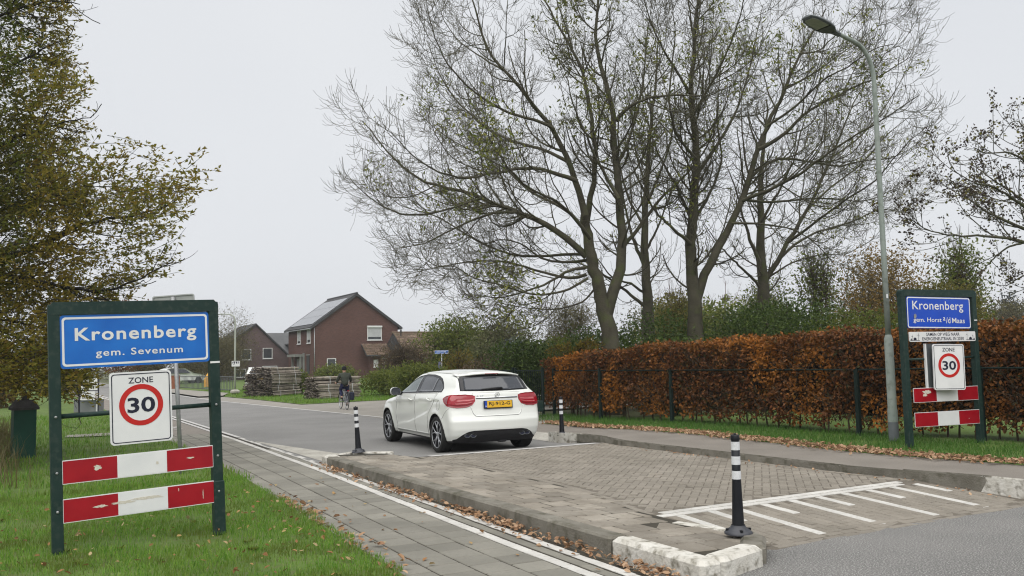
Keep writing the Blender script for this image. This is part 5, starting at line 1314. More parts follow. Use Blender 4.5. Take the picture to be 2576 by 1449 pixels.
# left background
for k, (x, y, wd, h, pal, lab, cat) in enumerate([
    (19.4, 98, 6.5, 8.2, 'willow', 'tall pale willow left of the brown gabled house', 'tree'), (14.7, 90, 4.2, 3.6, 'willow', 'pollard willow left of the pale street lamp', 'tree'), (17.6, 92, 4.4, 4.6, 'willow', 'pollard willow hiding the corner of the brown gabled house', 'tree'),
    (11.8, 101, 4.2, 3.6, 'willow', 'pollard willow behind the leaning sign pole', 'tree'), (12.6, 142, 16, 6.5, 'far', 'far hazy tree belt at the end of the road', 'thicket'), (3.0, 122, 12, 5.5, 'far', 'far trees left of the end of the road', 'thicket'),
    (-4, 84, 9, 5.0, 'olive', 'autumn bushes left of the road behind the stall', 'thicket'), (-3.0, 58, 6, 3.2, 'olive', 'olive bush behind the advertising boards', 'shrub'), (-6.4, 38, 6, 3.0, 'oak', 'dark bush behind the green box at the left', 'shrub'), (-1.6, 44, 4.5, 2.4, 'gold', 'golden brown bush left of the advertising boards', 'shrub'), (7.2, 80, 5.0, 7.4, 'rust', 'rust coloured tree showing just above the left sign', 'tree'), (24, 150, 22, 7, 'far', 'far hazy trees behind the brown gabled house', 'thicket')]):
    shrub('tree' if cat == 'tree' else 'thicket', lab, cat, x, y, wd, h, .22 if y < 100 else .34, 5200 if cat != 'shrub' else 4200, LM[pal], seed=80 + k, twigs=160, ragged=.5, hollow=.45, lobes=10, aspect=.22 if pal == 'willow' else .5)

# ------------------------------------------------------------------ grass and fallen leaves
def grass(name, label, x, y, z, h, wd, m_, lean=.35):
    n = len(x)
    a = rng.uniform(0, 2 * PI, n)
    dx, dy = np.cos(a), np.sin(a)
    hh = h * rng.uniform(.45, 1.2, n)
    ln = hh * lean * rng.uniform(.2, 1.8, n)
    la = rng.uniform(0, 2 * PI, n)
    lx, ly = np.cos(la) * ln, np.sin(la) * ln
    w = wd * rng.uniform(.7, 1.3, n)
    p = np.stack([x, y, z], 1)
    s = np.stack([dx * w / 2, dy * w / 2, np.zeros(n)], 1)
    mid = p + np.stack([lx * .35, ly * .35, hh * .62], 1)
    tip = p + np.stack([lx, ly, hh * .95], 1)
    V = np.stack([p - s, p + s, mid + s * .75, mid - s * .75, tip], 1).reshape(-1, 3)
    b = (np.arange(n) * 5)[:, None]
    o = link(name, np_mesh(name, V, [b + np.array([[0, 1, 2, 3]]), b + np.array([[3, 2, 4]])]), m_)
    return tag(o, label, 'grass', kind='stuff')
def tufts(n, xr_, yr_, k=1.0):
    """positions with clumps; denser near the camera when k > 1"""
    y = yr_[0] + (yr_[1] - yr_[0]) * rng.uniform(0, 1, n) ** k
    x = rng.uniform(xr_[0], xr_[1], n)
    q = np.sin(x * 3.1 + 2 * np.sin(y * 2.3)) + np.sin(y * 4.7 + x * 1.7) + rng.normal(0, 1.0, n)
    ok = q > -1.1
    return x[ok], y[ok]
x, y = tufts(112000, (-2.2, 2.75), (4.3, 13), 1.35)
lim = np.interp(y, [3, 6.3, 7.7, 9.5, 13.3], [2.42, 2.52, 2.62, 2.74, 2.88]) + .04 * np.sin(y * 5) + .03 * np.sin(y * 13)
# bare patch with leaves near the bottom right of the lawn
ok = (x < lim)
x, y = x[ok], y[ok]
grass('lawn_grass', 'bright green grass of the near left verge', x, y, np.full(len(x), .02), .058, .005, LM['grass'])
x, y = tufts(9000, (-2.2, 2.6), (4.3, 12), 1.3)
k_ = (np.sin(x * 2.7 + 1) + np.sin(y * 3.3 + x) + rng.normal(0, .5, len(x)) > .5) & (x < np.interp(y, [3, 6.3, 7.7, 9.5, 13.3], [2.42, 2.52, 2.62, 2.74, 2.88]))
grass('dry_grass', 'withered straw coloured blades in the near lawn', x[k_], y[k_], np.full(k_.sum(), .02), .055, .005, LM['dry'], .9)
# broad-leaved weeds and thatch
wx = rng.uniform(-1.6, 2.5, 45); wy = 4.5 + 7 * rng.uniform(0, 1, 45) ** 1.3
wp = np.repeat(np.stack([wx, wy, np.full(45, .03)], 1), 9, 0)
wa = rng.uniform(0, 2 * PI, len(wp))
wax = np.stack([np.cos(wa), np.sin(wa), np.full(len(wp), .45)], 1)
wv, wf = leaf_arrays(wp, .06, .42, .1, wax, .1)
tag(link('weeds', np_mesh('weeds', wv, [wf]), LM['green']), 'broad leaved weeds in the near lawn', 'weeds', kind='stuff')
x, y = tufts(34000, (-4.5, 2.86), (12.5, 34), 1.3)
grass('lawn_grass', 'grass of the left verge further along the path', x, y, np.full(len(x), .02), .10, .010, LM['grass'])
x, y = tufts(30000, (11.1, 13.7), (4.5, 21.5), 1.2)
lim = np.array([np.interp(q, ys, [11.6, 11.42, 11.36, 11.06, 11.2, 11.36, 11.3, 11.2, 11.6]) for q in y])
ok = x > lim + .12 + .1 * np.sin(y * 4)
x, y = x[ok], y[ok]
grass('verge_grass', 'green grass strip in front of the hedge', x, y, np.interp(y, [14, 19], [.09, 0]), .11, .008, LM['grass_r'])
x, y = tufts(22000, (9.3, 19), (35.2, 60), 1.4)
lim = np.interp(y, [34.8, 42, 47.6, 52, 62], [9.8, 9.6, 9.3, 10.5, 9.8])
ok = x > lim
grass('verge_grass', 'grass under the wood stacks', x[ok], y[ok], np.full(ok.sum(), .01), .12, .016, LM['grass'])
# long dry grass at the left
x = rng.normal(-1.6, 1.0, 9000); y = rng.uniform(13.5, 26, 9000)
ok = x < .0 + .25 * np.sin(y * 2)
grass('dry_grass', 'long pale dry grass round the green box', x[ok], y[ok], np.full(ok.sum(), .02), .55, .009, LM['dry'], .5)
x = rng.uniform(-4, -1.0, 5000); y = rng.uniform(9.0, 14, 5000)
grass('dry_grass', 'dry tufts at the left edge of the lawn', x, y, np.full(len(x), .02), .22, .008, LM['dry'], .6)

def litter(name, label, p, size, m_, flat=.5):
    n = len(p)
    a = rng.uniform(0, 2 * PI, n)
    A = unit(np.stack([np.cos(a), np.sin(a), rng.normal(0, flat, n)], 1))
    up_ = unit(np.array([0, 0, 1.]) + rng.normal(size=(n, 3)) * flat)
    B = unit(np.cross(up_, A)); Cn = np.cross(A, B)
    s = (size * rng.uniform(.6, 1.3, n))[:, None]
    w = rng.uniform(.32, .62, n)[:, None]; cu = rng.uniform(-.05, .30, n)[:, None]
    o = [p - A * s * .5, p - A * s * .18 + B * s * w * .55 + Cn * s * cu, p + A * s * .22 + B * s * w * .42 + Cn * s * cu * 1.2, p + A * s * .5 + Cn * s * cu * .6,
         p + A * s * .22 - B * s * w * .42 + Cn * s * cu * 1.2, p - A * s * .18 - B * s * w * .55 + Cn * s * cu]
    V = np.stack(o, 1).reshape(-1, 3)
    b = (np.arange(n) * 6)[:, None]
    F = np.concatenate([b + np.array([[0, 1, 2, 3]]), b + np.array([[0, 3, 4, 5]])])
    return tag(link(name, np_mesh(name, V, [F]), m_), label, 'leaves', kind='stuff')
n = 1500
y = 4.6 + 9.2 * rng.uniform(0, 1, n) ** .9
drift = .30 + .55 * np.exp(-((y - 7.6) / 1.8) ** 2) + .35 * np.sin(y * 2.6) + .3 * np.sin(y * 5.9 + 1)
keep = rng.uniform(size=n) < np.clip(drift, .12, 1)
y = y[keep]
x = 4.18 - np.abs(rng.normal(0, .085, len(y)))
z = .012 + .045 * rng.uniform(0, 1, len(y)) * np.clip(1 - (4.18 - x) / .12, 0, 1)
litter('fallen_leaves', 'brown oak leaves drifted along the foot of the island kerb', np.stack([x, y, z], 1), .055, LM['fallen'], .45)
n = 4200
y = 4.5 + 14.5 * rng.uniform(0, 1, n) ** 1.1
x = np.interp(y, ys, [11.6, 11.42, 11.36, 11.06, 11.2, 11.36, 11.3, 11.2, 11.6]) + rng.normal(.05, .16, n) + .06 * np.sin(y * 3)
litter('fallen_leaves', 'brown leaves along the edge of the right-hand path', np.stack([x, y, np.interp(y, [14, 19], [.125, .03]) + rng.uniform(0, .03, n)], 1), .07, LM['fallen'], .5)
n = 620
y = 4.3 + 7 * rng.uniform(0, 1, n) ** 1.2; x = rng.uniform(-1.5, 2.6, n)
litter('fallen_leaves', 'leaves lying in the grass of the left verge', np.stack([x, y, .05 + rng.uniform(0, .03, n)], 1), .048, LM['fallen_pale'], .5)
n = 200
y = 4.8 + 6 * rng.uniform(0, 1, n) ** 1.2
x = np.array([xpl(q) for q in y]) + np.abs(rng.normal(.0, .12, n)) - .02
litter('fallen_leaves', 'leaves at the grass edge of the cycle path', np.stack([x, y, .012 + rng.uniform(0, .02, n)], 1), .075, LM['fallen'], .4)
n = 46
y = rng.uniform(4.8, 13, n); x = rng.uniform(2.6, 3.9, n)
litter('fallen_leaves', 'few leaves scattered on the cycle path slabs', np.stack([x, y, np.full(n, .012)], 1), .055, LM['fallen_pale'], .25)
n = 90
y = rng.uniform(5.5, 13, n); x = np.array([xr(q) for q in y]) - np.abs(rng.normal(0, .12, n)) - .03
litter('fallen_leaves', 'leaf crumbs along the foot of the right kerb', np.stack([x, y, np.array([zr(q) for q in y]) + .01], 1), .045, LM['fallen'], .35)

# ------------------------------------------------------------------ houses
def brick_mat(name, c1, c2, mortar):
    mt = bpy.data.materials.new(name); mt.use_nodes = True
    t = mt.node_tree; N, L = t.nodes, t.links
    b = N['Principled BSDF']; b.inputs['Roughness'].default_value = .9; b.inputs['Specular IOR Level'].default_value = .2
    tc = N.new('ShaderNodeTexCoord')
    sx = N.new('ShaderNodeSeparateXYZ'); L.new(tc.outputs['Object'], sx.inputs[0])
    ad = N.new('ShaderNodeMath'); L.new(sx.outputs[0], ad.inputs[0]); L.new(sx.outputs[1], ad.inputs[1])
    cb = N.new('ShaderNodeCombineXYZ'); L.new(ad.outputs[0], cb.inputs[0]); L.new(sx.outputs[2], cb.inputs[1])
    br = N.new('ShaderNodeTexBrick'); L.new(cb.outputs[0], br.inputs['Vector'])
    br.inputs['Scale'].default_value = 1; br.inputs['Brick Width'].default_value = .22; br.inputs['Row Height'].default_value = .066; br.inputs['Mortar Size'].default_value = .008
    br.inputs['Color1'].default_value = (*c1, 1); br.inputs['Color2'].default_value = (*c2, 1); br.inputs['Mortar'].default_value = (*mortar, 1)
    n = N.new('ShaderNodeTexNoise'); n.inputs['Scale'].default_value = .5; n.inputs['Detail'].default_value = 4; L.new(tc.outputs['Object'], n.inputs['Vector'])
    mr = N.new('ShaderNodeMapRange'); mr.inputs['To Min'].default_value = .75; mr.inputs['To Max'].default_value = 1.25; L.new(n.outputs['Fac'], mr.inputs['Value'])
    hv = N.new('ShaderNodeHueSaturation'); L.new(br.outputs['Color'], hv.inputs['Color']); L.new(mr.outputs[0], hv.inputs['Value'])
    L.new(hv.outputs[0], b.inputs['Base Color'])
    return mt
M['brick_red'] = brick_mat('brick_red', (.078, .036, .029), (.108, .050, .040), (.10, .072, .062))
M['brick_brown'] = brick_mat('brick_brown', (.095, .062, .062), (.12, .08, .078), (.13, .105, .10))
M['roof_dark'] = mat('roof_dark', (.035, .035, .037), (.055, .055, .057), 1.5, .8, .3, 14)
M['roof_grey'] = mat('roof_grey', (.075, .078, .080), (.10, .102, .104), 1.5, .8, .3, 14)
M['roof_brown'] = mat('roof_brown', (.095, .062, .042), (.15, .105, .075), 1.1, .85, isl=.16, c3=(.07, .07, .035), s3=3, k3=.6)
M['upvc'] = mat('upvc', (.62, .63, .62), None, rough=.5)
M['shutter'] = mat('shutter', (.40, .41, .41), (.46, .47, .47), 3, .5)
M['glass'] = mat('glass', (.03, .035, .038), (.055, .06, .065), .8, .12, spec=.6)
M['glass_net'] = mat('glass_net', (.17, .17, .18), (.24, .24, .26), 3, .25, spec=.5)
M['solar'] = mat('solar', (.10, .105, .115), (.125, .13, .14), .6, .13, spec=.9)
M['grey_wood'] = mat('grey_wood', (.16, .165, .15), (.22, .225, .21), 2, .7)

def window(parent, face, x, z, w, h, kind='glass', blind=0.0, box=False, bars=1, fr=.07):
    """window whose wall plane is y=0 (face '-y') or x=0 (face '-x') in the house frame; x is measured along the wall"""
    def P(a, d, c): return (a, -d, c) if face[0] == 'y' else (-d, a, c)
    def bx(mb, a, d, c, la, ld, lc):
        p = P(a, d, c)
        mb.box((p[0] + (face[1] if face[0] == 'x' else 0), p[1] + (face[1] if face[0] == 'y' else 0), p[2]), (la, ld, lc) if face[0] == 'y' else (ld, la, lc))
    f = MB()
    for s in (-1, 1):
        bx(f, x + s * (w / 2 - fr / 2), .02, z, fr, .06, h)
        bx(f, x, .02, z + s * (h / 2 - fr / 2), w - 2 * fr, .06, fr)
    o = f.build('window', M['upvc'], parent)
    g = MB(); bx(g, x, .006, z, w - 2 * fr, .012, h - 2 * fr); g.build('pane', M[kind], o)
    if blind:
        bl = MB(); n = max(3, int((h - 2 * fr) * blind / .09)); hh = (h - 2 * fr) * blind / n
        for k in range(n): bx(bl, x, .022, z + h / 2 - fr - hh * (k + .5), w - 2 * fr, .014, hh * .9)
        bl.build('roller_shutter', M['shutter'], o)
    if box:
        b = MB(); bx(b, x, .08, z + h / 2 + .08, w + .06, .18, .18); b.build('shutter_box', M['upvc'], o)
    if bars > 1:
        c = MB()
        for k in range(1, bars): bx(c, x - w / 2 + w * k / bars, .03, z, .035, .04, h - 2 * fr)
        c.build('mullion', M['upvc'], o)
    s = MB(); bx(s, x, .05, z - h / 2 - .03, w + .12, .14, .05); s.build('sill', M['upvc'], o)
    return o

def gable_roof(parent, x0, x1, y0, y1, ze, zr_, xr_, ov, th, m_, name='roof'):
    """ridge along y at x = xr_; eaves at x0, x1"""
    mb = MB()
    for (xa, s) in ((x0, -1), (x1, 1)):
        dx, dz = xa - xr_, ze - zr_
        l_ = math.hypot(dx, dz)
        ux, uz = dx / l_, dz / l_
        ex, ez = xa + ux * ov, ze + uz * ov
        nx, nz = -uz * s, ux * s
        if nz < 0: nx, nz = -nx, -nz
        v = []
        for (px, pz) in ((xr_, zr_), (ex, ez)):
            for k in (0.02, th): v.append((px + nx * k, pz + nz * k))
        vs = [(px, y, pz) for y in (y0 - .25, y1 + .25) for px, pz in v]
        mb.add(vs, [(0, 1, 3, 2), (4, 6, 7, 5), (1, 5, 7, 3), (0, 2, 6, 4), (2, 3, 7, 6), (0, 4, 5, 1)])
    return mb.build(name, m_, parent)

def tile_rows(parent, name, p0, ux, vy, nu, nv, tw, tl, m_, kind='stuff'):
    """interlocking tiles: p0 lower left, ux along the eave, vy up the slope (unit vectors)"""
    p0, ux, vy = Vector(p0), Vector(ux).normalized(), Vector(vy).normalized()
    nn = ux.cross(vy).normalized()
    vs, fs = [], []
    for j in range(nv):
        for i in range(nu):
            b = p0 + ux * (i * tw) + vy * (j * tl) + nn * float(rng.normal(0, .006))
            q = []
            for a, hgt in ((0, .03), (tw * .3, .0), (tw * .7, .0), (tw * .97, .05)):
                q.append(b + ux * a + nn * (hgt + .055)); q.append(b + ux * a + vy * tl * 1.05 + nn * (hgt + .02))
            o = len(vs); vs += q
            fs += [(o, o + 2, o + 3, o + 1), (o + 2, o + 4, o + 5, o + 3), (o + 4, o + 6, o + 7, o + 5)]
            front = [b + ux * a + nn * .0 for a in (0, tw * .97)]
            o2 = len(vs); vs += front; fs.append((o2, o2 + 1, o + 6, o + 4)); 
    o = MB().add(vs, fs).build(name, m_, parent)
    return tag(o, kind=kind)

# --- main red brick house
H1 = empty('brick_house', (26.4, 89.5, 0), 0, 'two storey red brick house with solar panels on its steep roof', 'house')
W1, L1_, E1, RG = 9.4, 9.6, 5.5, 8.85
mb = MB()
mb.prism([(0, 0), (W1, 0), (W1, E1 + .1), (W1 / 2, RG - .1), (0, E1)], 0, -L1_, MXZ)
mb.build('wall', M['brick_red'], H1)
rf = gable_roof(H1, 0, W1, 0, L1_, E1, RG, W1 / 2, .45, .2, M['roof_dark'])
# verge boards and ridge
MB().tube([(W1 / 2, -.3, RG + .2), (W1 / 2, L1_ + .3, RG + .2)], .13, 8).build('ridge_tiles', M['roof_dark'], rf)
for xa, s in ((0, -1), (W1, 1)):
    dx, dz = xa - W1 / 2, E1 - RG; l_ = math.hypot(dx, dz)
    ex, ez = xa + dx / l_ * .45, E1 + dz / l_ * .45
    vb = MB(); vb.add([(W1 / 2, -.28, RG - .06), (ex, -.28, ez - .06), (ex, -.28, ez + .2), (W1 / 2, -.28, RG + .22), (W1 / 2, -.22, RG - .06), (ex, -.22, ez - .06), (ex, -.22, ez + .2), (W1 / 2, -.22, RG + .22)],
                      [(0, 1, 2, 3), (7, 6, 5, 4), (0, 4, 5, 1), (3, 2, 6, 7), (1, 5, 6, 2)])
    vb.build('bargeboard', M['roof_dark'], rf)
    MB().tube([(ex + s * .05, -.28, ez + .02), (ex + s * .05, L1_ + .25, ez + .02)], .07, 8).build('gutter', M['galv'], rf)
# solar panels on the left slope
sl = Vector((W1 / 2, 0, RG - E1)); slen = sl.length; su = sl / slen; snn = Vector((-su.z, 0, su.x))
for r_ in range(3):
    for c in range(5):
        o = Vector((0, 0, E1)) + su * (.15 + r_ * 1.62) + snn * .26
        y0, y1 = .25 + c * 1.75, .25 + c * 1.75 + 1.70
        p = [o + Vector((0, y0, 0)), o + Vector((0, y1, 0)), o + su * 1.58 + Vector((0, y1, 0)), o + su * 1.58 + Vector((0, y0, 0))]
        MB().add([q for q in p] + [q - snn * .05 for q in p], [(0, 3, 2, 1), (4, 5, 6, 7), (0, 1, 5, 4), (1, 2, 6, 5), (2, 3, 7, 6), (3, 0, 4, 7)]).build('solar_panel', M['solar'], rf)
MB().tube([(.12, -.07, E1 - .1), (.12, -.07, .2)], .045, 8).build('downpipe', M['galv'], H1)
window(H1, ('y', 0), 6.72, 4.73, 1.62, 1.38, 'glass', .78, True)
window(H1, ('y', 0), 1.95, 1.55, .98, 1.22, 'glass')
window(H1, ('x', 0), 1.5, 4.55, 1.25, 1.5, 'glass', .78, True)
window(H1, ('x', 0), 5.2, 4.55, 1.25, 1.5, 'glass', .82, True)
pw_ = MB()
pw_.box((-.35, 5.2, 2.55), (1.1, 3.4, .28)).box((-.3, 3.7, 1.2), (.2, .2, 2.4)).box((-.3, 6.8, 1.2), (.2, .2, 2.4)).box((-.06, 3.3, 1.5), (.1, .5, 2.6))
po = pw_.build('porch', M['grey_wood'], H1)
fd = MB().box((-.07, 5.2, 1.1), (.08, 1.1, 2.2)).build('front_door', M['grey_wood'], H1)
for q in (4.95, 5.45): MB().box((-.115, q, 1.2), (.012, .22, 1.7)).build('door_pane', M['glass_net'], fd)
dd = MB().box((-.05, 1.7, 1.55), (.06, .9, 1.9)).build('side_door', M['roof_dark'], H1)
MB().box((-.055, 1.7, 2.58), (.14, 1.1, .1)).build('lintel', M['grey_wood'], H1)
# tiled canopy and bay
MB().box((8.0, -.55, 1.2), (4.0, 1.1, 2.4)).build('bay_wall', M['brick_red'], H1)
window(H1, ('y', -1.1), 8.05, 1.6, 1.75, 1.3, 'glass_net', .5, False, 1)
window(H1, ('y', -1.1), 6.45, 1.55, .5, .8, 'upvc')
cv = MB(); cv.add([(5.2, -1.75, 2.42), (10.2, -1.75, 2.42), (10.2, 0, 3.62), (5.2, 0, 3.62), (5.2, -1.75, 2.28), (10.2, -1.75, 2.28), (10.2, 0, 3.48), (5.2, 0, 3.48)], [(0, 1, 2, 3), (7, 6, 5, 4), (0, 4, 5, 1), (0, 3, 7, 4), (1, 5, 6, 2)])
co = cv.build('canopy', M['roof_dark'], H1)
tile_rows(co, 'canopy_tiles', (5.2, -1.78, 2.40), (1, 0, 0), (0, 1.75, 1.2), 18, 7, .28, .31, M['roof_brown'])
MB().tube([(5.15, -1.82, 2.36), (10.25, -1.82, 2.36)], .06, 8).build('gutter', M['roof_dark'], co)
# --- long low tiled annex
AN = empty('annex_building', (35.0, 84.5, 0), 0, 'long low annex with a brown pantiled roof half hidden by shrubs', 'building')
MB().box((6.2, 3.2, 1.2), (12.4, 6.4, 2.4)).build('wall', M['brick_red'], AN)
ar = MB(); ar.add([(-.5, -.4, 2.35), (13, -.4, 2.35), (13, 3.2, 4.7), (-.5, 3.2, 4.7), (-.5, 6.8, 2.35), (13, 6.8, 2.35)], [(0, 1, 2, 3), (3, 2, 5, 4), (0, 3, 4), (1, 5, 2)])
ao = ar.build('roof', M['roof_dark'], AN)
tile_rows(ao, 'roof_tiles', (-.5, -.45, 2.34), (1, 0, 0), (0, 3.6, 2.35), 46, 13, .293, .335, M['roof_brown'])
MB().tube([(-.6, 3.2, 4.78), (13.1, 3.2, 4.78)], .12, 8).build('ridge_tiles', M['roof_brown'], ao)
window(AN, ('y', 0), 1.6, 1.45, 1.2, 1.1, 'glass')
vp = MB().lathe([(.06, 0), (.06, .5), (.1, .52), (.1, .7), (.05, .78), (0, .8)], 10, Matrix.Translation((.2, 2.6, 4.3))).build('vent_pipe', M['roof_dark'], AN)

# --- brown gabled house
H2 = empty('gabled_house', (19.3, 101.6, 0), 0, 'brown brick house with a steep gable left of the red brick house', 'house')
mb = MB(); mb.prism([(0, 0), (8.3, 0), (8.3, 2.0), (4.0, 6.15), (0, 3.3)], 0, -9, MXZ); mb.build('wall', M['brick_brown'], H2)
r2 = MB()
for (xa, za), (xe, ze) in (((4.0, 6.15), (8.75, 1.57)), ((4.0, 6.15), (-.4, 3.0))):
    r2.add([(xa, -.25, za + .02), (xe, -.25, ze + .02), (xe, 9, ze + .02), (xa, 9, za + .02), (xa, -.25, za + .24), (xe, -.25, ze + .24), (xe, 9, ze + .24), (xa, 9, za + .24)], [(0, 1, 5, 4), (4, 5, 6, 7), (0, 3, 2, 1), (1, 2, 6, 5)])
r2.build('roof', M['roof_dark'], H2)
MB().box((1.7, -.4, 4.75), (.05, .05, .05)).build('roof_light', M['upvc'], H2)
window(H2, ('y', 0), 5.35, 2.95, 1.1, 1.22, 'glass')
window(H2, ('y', 0), 2.95, 2.85, 1.1, 1.22, 'glass')
window(H2, ('y', 0), 5.6, 1.05, 1.7, .9, 'glass_net')
window(H2, ('y', 0), 2.3, .75, 1.25, .95, 'glass', 0, False, 2)
WG2 = empty('rear_wing', (25.6, 107, 0), 0, 'grey slate roofed wing with a dormer between the two houses', 'building')
MB().box((5.5, 3.5, 1.2), (11, 7, 2.4)).build('wall', M['brick_brown'], WG2)
r3 = MB(); r3.add([(-.3, -.4, 2.3), (11.3, -.4, 2.3), (11.3, 3.5, 5.6), (-.3, 3.5, 5.6), (-.3, 7.4, 2.3), (11.3, 7.4, 2.3)], [(0, 1, 2, 3), (3, 2, 5, 4), (0, 3, 4), (1, 5, 2)])
ro3 = r3.build('roof', M['roof_grey'], WG2)
dm = MB().box((4.2, 1.1, 3.2), (2.0, 2.6, 1.7)).build('dormer', M['roof_dark'], WG2)
MB().box((4.1, .95, 4.12), (2.4, 2.9, .12)).build('dormer_roof', M['roof_grey'], WG2)
window(WG2, ('y', -.2), 4.35, 3.25, 1.3, 1.45, 'glass_net', 0, False, 2)

# ------------------------------------------------------------------ stacks of bundled stakes
M['stake'] = mat('stake', (.20, .17, .14), (.34, .30, .255), 1.2, .9, .4, 30, isl=.35, c3=(.07, .055, .048), s3=5, k3=.6)
M['stake_end'] = mat('stake_end', (.03, .025, .022), (.06, .05, .043), 14, .95, isl=.5)
M['strap'] = mat('strap', (.52, .53, .54), None, rough=.5)
def stake_mesh(L_, w, h, n, seed):
    r_ = np.random.default_rng(seed)
    Ps, Rs = [], []
    for i in range(n):
        y = r_.uniform(-w / 2, w / 2); z = r_.uniform(.03, h - .03)
        if i % 3 == 0: y = -w / 2 + r_.uniform(0, .03)
        if i % 5 == 0: z = h - r_.uniform(.02, .05)
        a = r_.normal(0, .02, 2); s = r_.normal(0, .05)
        x = np.linspace(-L_ / 2 + s, L_ / 2 + s + r_.normal(0, .03), 4)
        Ps.append(np.stack([x, y + a[0] * x / L_ + r_.normal(0, .006, 4), np.clip(z + a[1] * x / L_ + r_.normal(0, .006, 4), .02, h)], 1))
        rr = r_.uniform(.022, .034); Rs.append(np.linspace(rr, rr * .8, 4))
    P, R_ = np.stack(Ps), np.stack(Rs)
    v, f = tubes_arrays(P, R_, 6)
    caps = (np.arange(n) * 24)[:, None] + np.array([[0, 1, 2, 3, 4, 5]])
    caps2 = (np.arange(n) * 24 + 18)[:, None] + np.array([[5, 4, 3, 2, 1, 0]])
    mi = np.concatenate([np.zeros(len(f)), np.ones(2 * n)]).astype(int)
    me = np_mesh('stakes', v, [f, caps, caps2], False, mi)
    me.materials.append(M['stake']); me.materials.append(M['stake_end'])
    return me
def strap_mesh(w, h):
    mb = MB()
    pts = [(0, -w / 2 - .03, .0), (0, -w / 2 - .036, h * .5), (0, -w / 2 - .02, h + .01), (0, 0, h + .025), (0, w / 2 + .02, h + .01), (0, w / 2 + .03, 0)]
    vs = [(x + s * .018, y, z) for x, y, z in pts for s in (-1, 1)]
    mb.add(vs, [(2 * i, 2 * i + 1, 2 * i + 3, 2 * i + 2) for i in range(len(pts) - 1)])
    me = mb.mesh('strap'); me.materials.append(M['strap']); return me
def wood_stack(name, x, y, rz, L_, layers, deep, bw, bh, which, grp, seed):
    ca, sa = math.cos(rz), math.sin(rz)
    words = {0: 'bottom', layers - 1: 'topmost'}
    for j in range(layers):
        dj = deep if j < layers - 1 else max(1, deep - 1)
        for d in range(dj):
            ly = (d - (dj - 1) / 2) * bw * 1.03 + rng.normal(0, .02) - (0 if dj == deep else bw * .2)
            lx = rng.normal(0, .05)
            row = words.get(j, ['second', 'third', 'fourth', 'fifth'][min(3, j - 1)] + ' layer')
            pos = 'front' if d == 0 else ('rear' if d == dj - 1 else ('second' if d == 1 and dj > 3 else 'inner'))
            o = empty('stake_bundle', (x + lx * ca - ly * sa, y + lx * sa + ly * ca, j * bh * .985), rz + rng.normal(0, .015), '%s, %s bundle of stakes in the %s' % (row, pos, which), 'wood bundle', grp)
            o.rotation_euler[1] = rng.normal(0, .008)
            tag(link('stakes', stake_mesh(L_ * rng.uniform(.92, 1.02), bw, bh, 30, seed + j * 7 + d), None, o), kind='stuff')
            for q in (-.27, .29): link('strap', strap_mesh(bw, bh), None, o, (q * L_ + rng.normal(0, .06), 0, 0), (0, rng.normal(0, .06), 0))
wood_stack('a', 11.3, 45.6, R(42), 2.55, 5, 4, .42, .30, 'taller stack by the lamp', 'bundled stakes in the taller stack', 100)
wood_stack('b', 12.65, 39.9, R(20), 2.5, 3, 3, .42, .34, 'lower stack behind the cyclist', 'bundled stakes in the lower stack', 300)

# ------------------------------------------------------------------ far left street: fence, pillar, cars
ff = empty('bar_fence', (10.2, 56, 0), 0, 'dark bar fence of the front garden at the far end of the road', 'fence')
A_, B_ = Vector((10.9, 52.5, 0)), Vector((9.7, 66.0, 0))
dv_ = (B_ - A_); nb_ = 44
bm_ = MB().box((0, 0, 0), (.03, .03, .85)).mesh('bar'); bm_.materials.append(M['lamp_dark'])
for k in range(nb_ + 1):
    p = A_ + dv_ * (k / nb_) - ff.location
    link('bar', bm_, None, ff, (p.x, p.y, .55))
for z in (.18, .95): MB().tube([A_ - ff.location + Vector((0, 0, z)), B_ - ff.location + Vector((0, 0, z))], .025, 6).build('rail', M['lamp_dark'], ff)
pil = empty('brick_pillar', (9.62, 66.6, 0), 0, 'small reddish brick pillar ending the bar fence', 'pillar')
MB().box((0, 0, .5), (.55, .55, 1.0), bev=.02).build('shaft', mat('brick_orange', (.20, .075, .04), (.26, .10, .055), 6, .9), pil)
MB().box((0, 0, 1.03), (.62, .62, .07)).build('capstone', M['cement'], pil)
tarp = empty('tarpaulin', (13.1, 72.0, 0), 0, 'orange yellow tarpaulin heap behind the bar fence', 'tarpaulin')
tv = MB().lathe([(.6, 0), (.6, .6), (.42, 1.0), (.18, 1.3), (0, 1.35)], 9); tv.v = [(a + .1 * math.sin(5 * b), b * 1.2, c + .12 * math.sin(4 * a)) for a, b, c in tv.v]
tv.build('sheet', mat('tarp', (.50, .25, .03), (.58, .31, .05), 3, .6), tarp)
roadpost = empty('reflector_post', (9.42, 51.0, 0), 0, 'short white and black verge post in front of the bar fence', 'post')
MB().tube([(0, 0, 0), (0, 0, .9)], .05, 8).build('post', M['upvc'], roadpost); MB().tube([(0, 0, .55), (0, 0, .72)], .054, 8).build('band', M['ink'], roadpost)
debris = empty('stone', (10.35, 50.0, 0.05), 0, 'pale stone lying at the foot of the pale lamp', 'stone')
MB().box((0, 0, .12), (.5, .35, .24), .4, .08).build('block', M['cement'], debris)

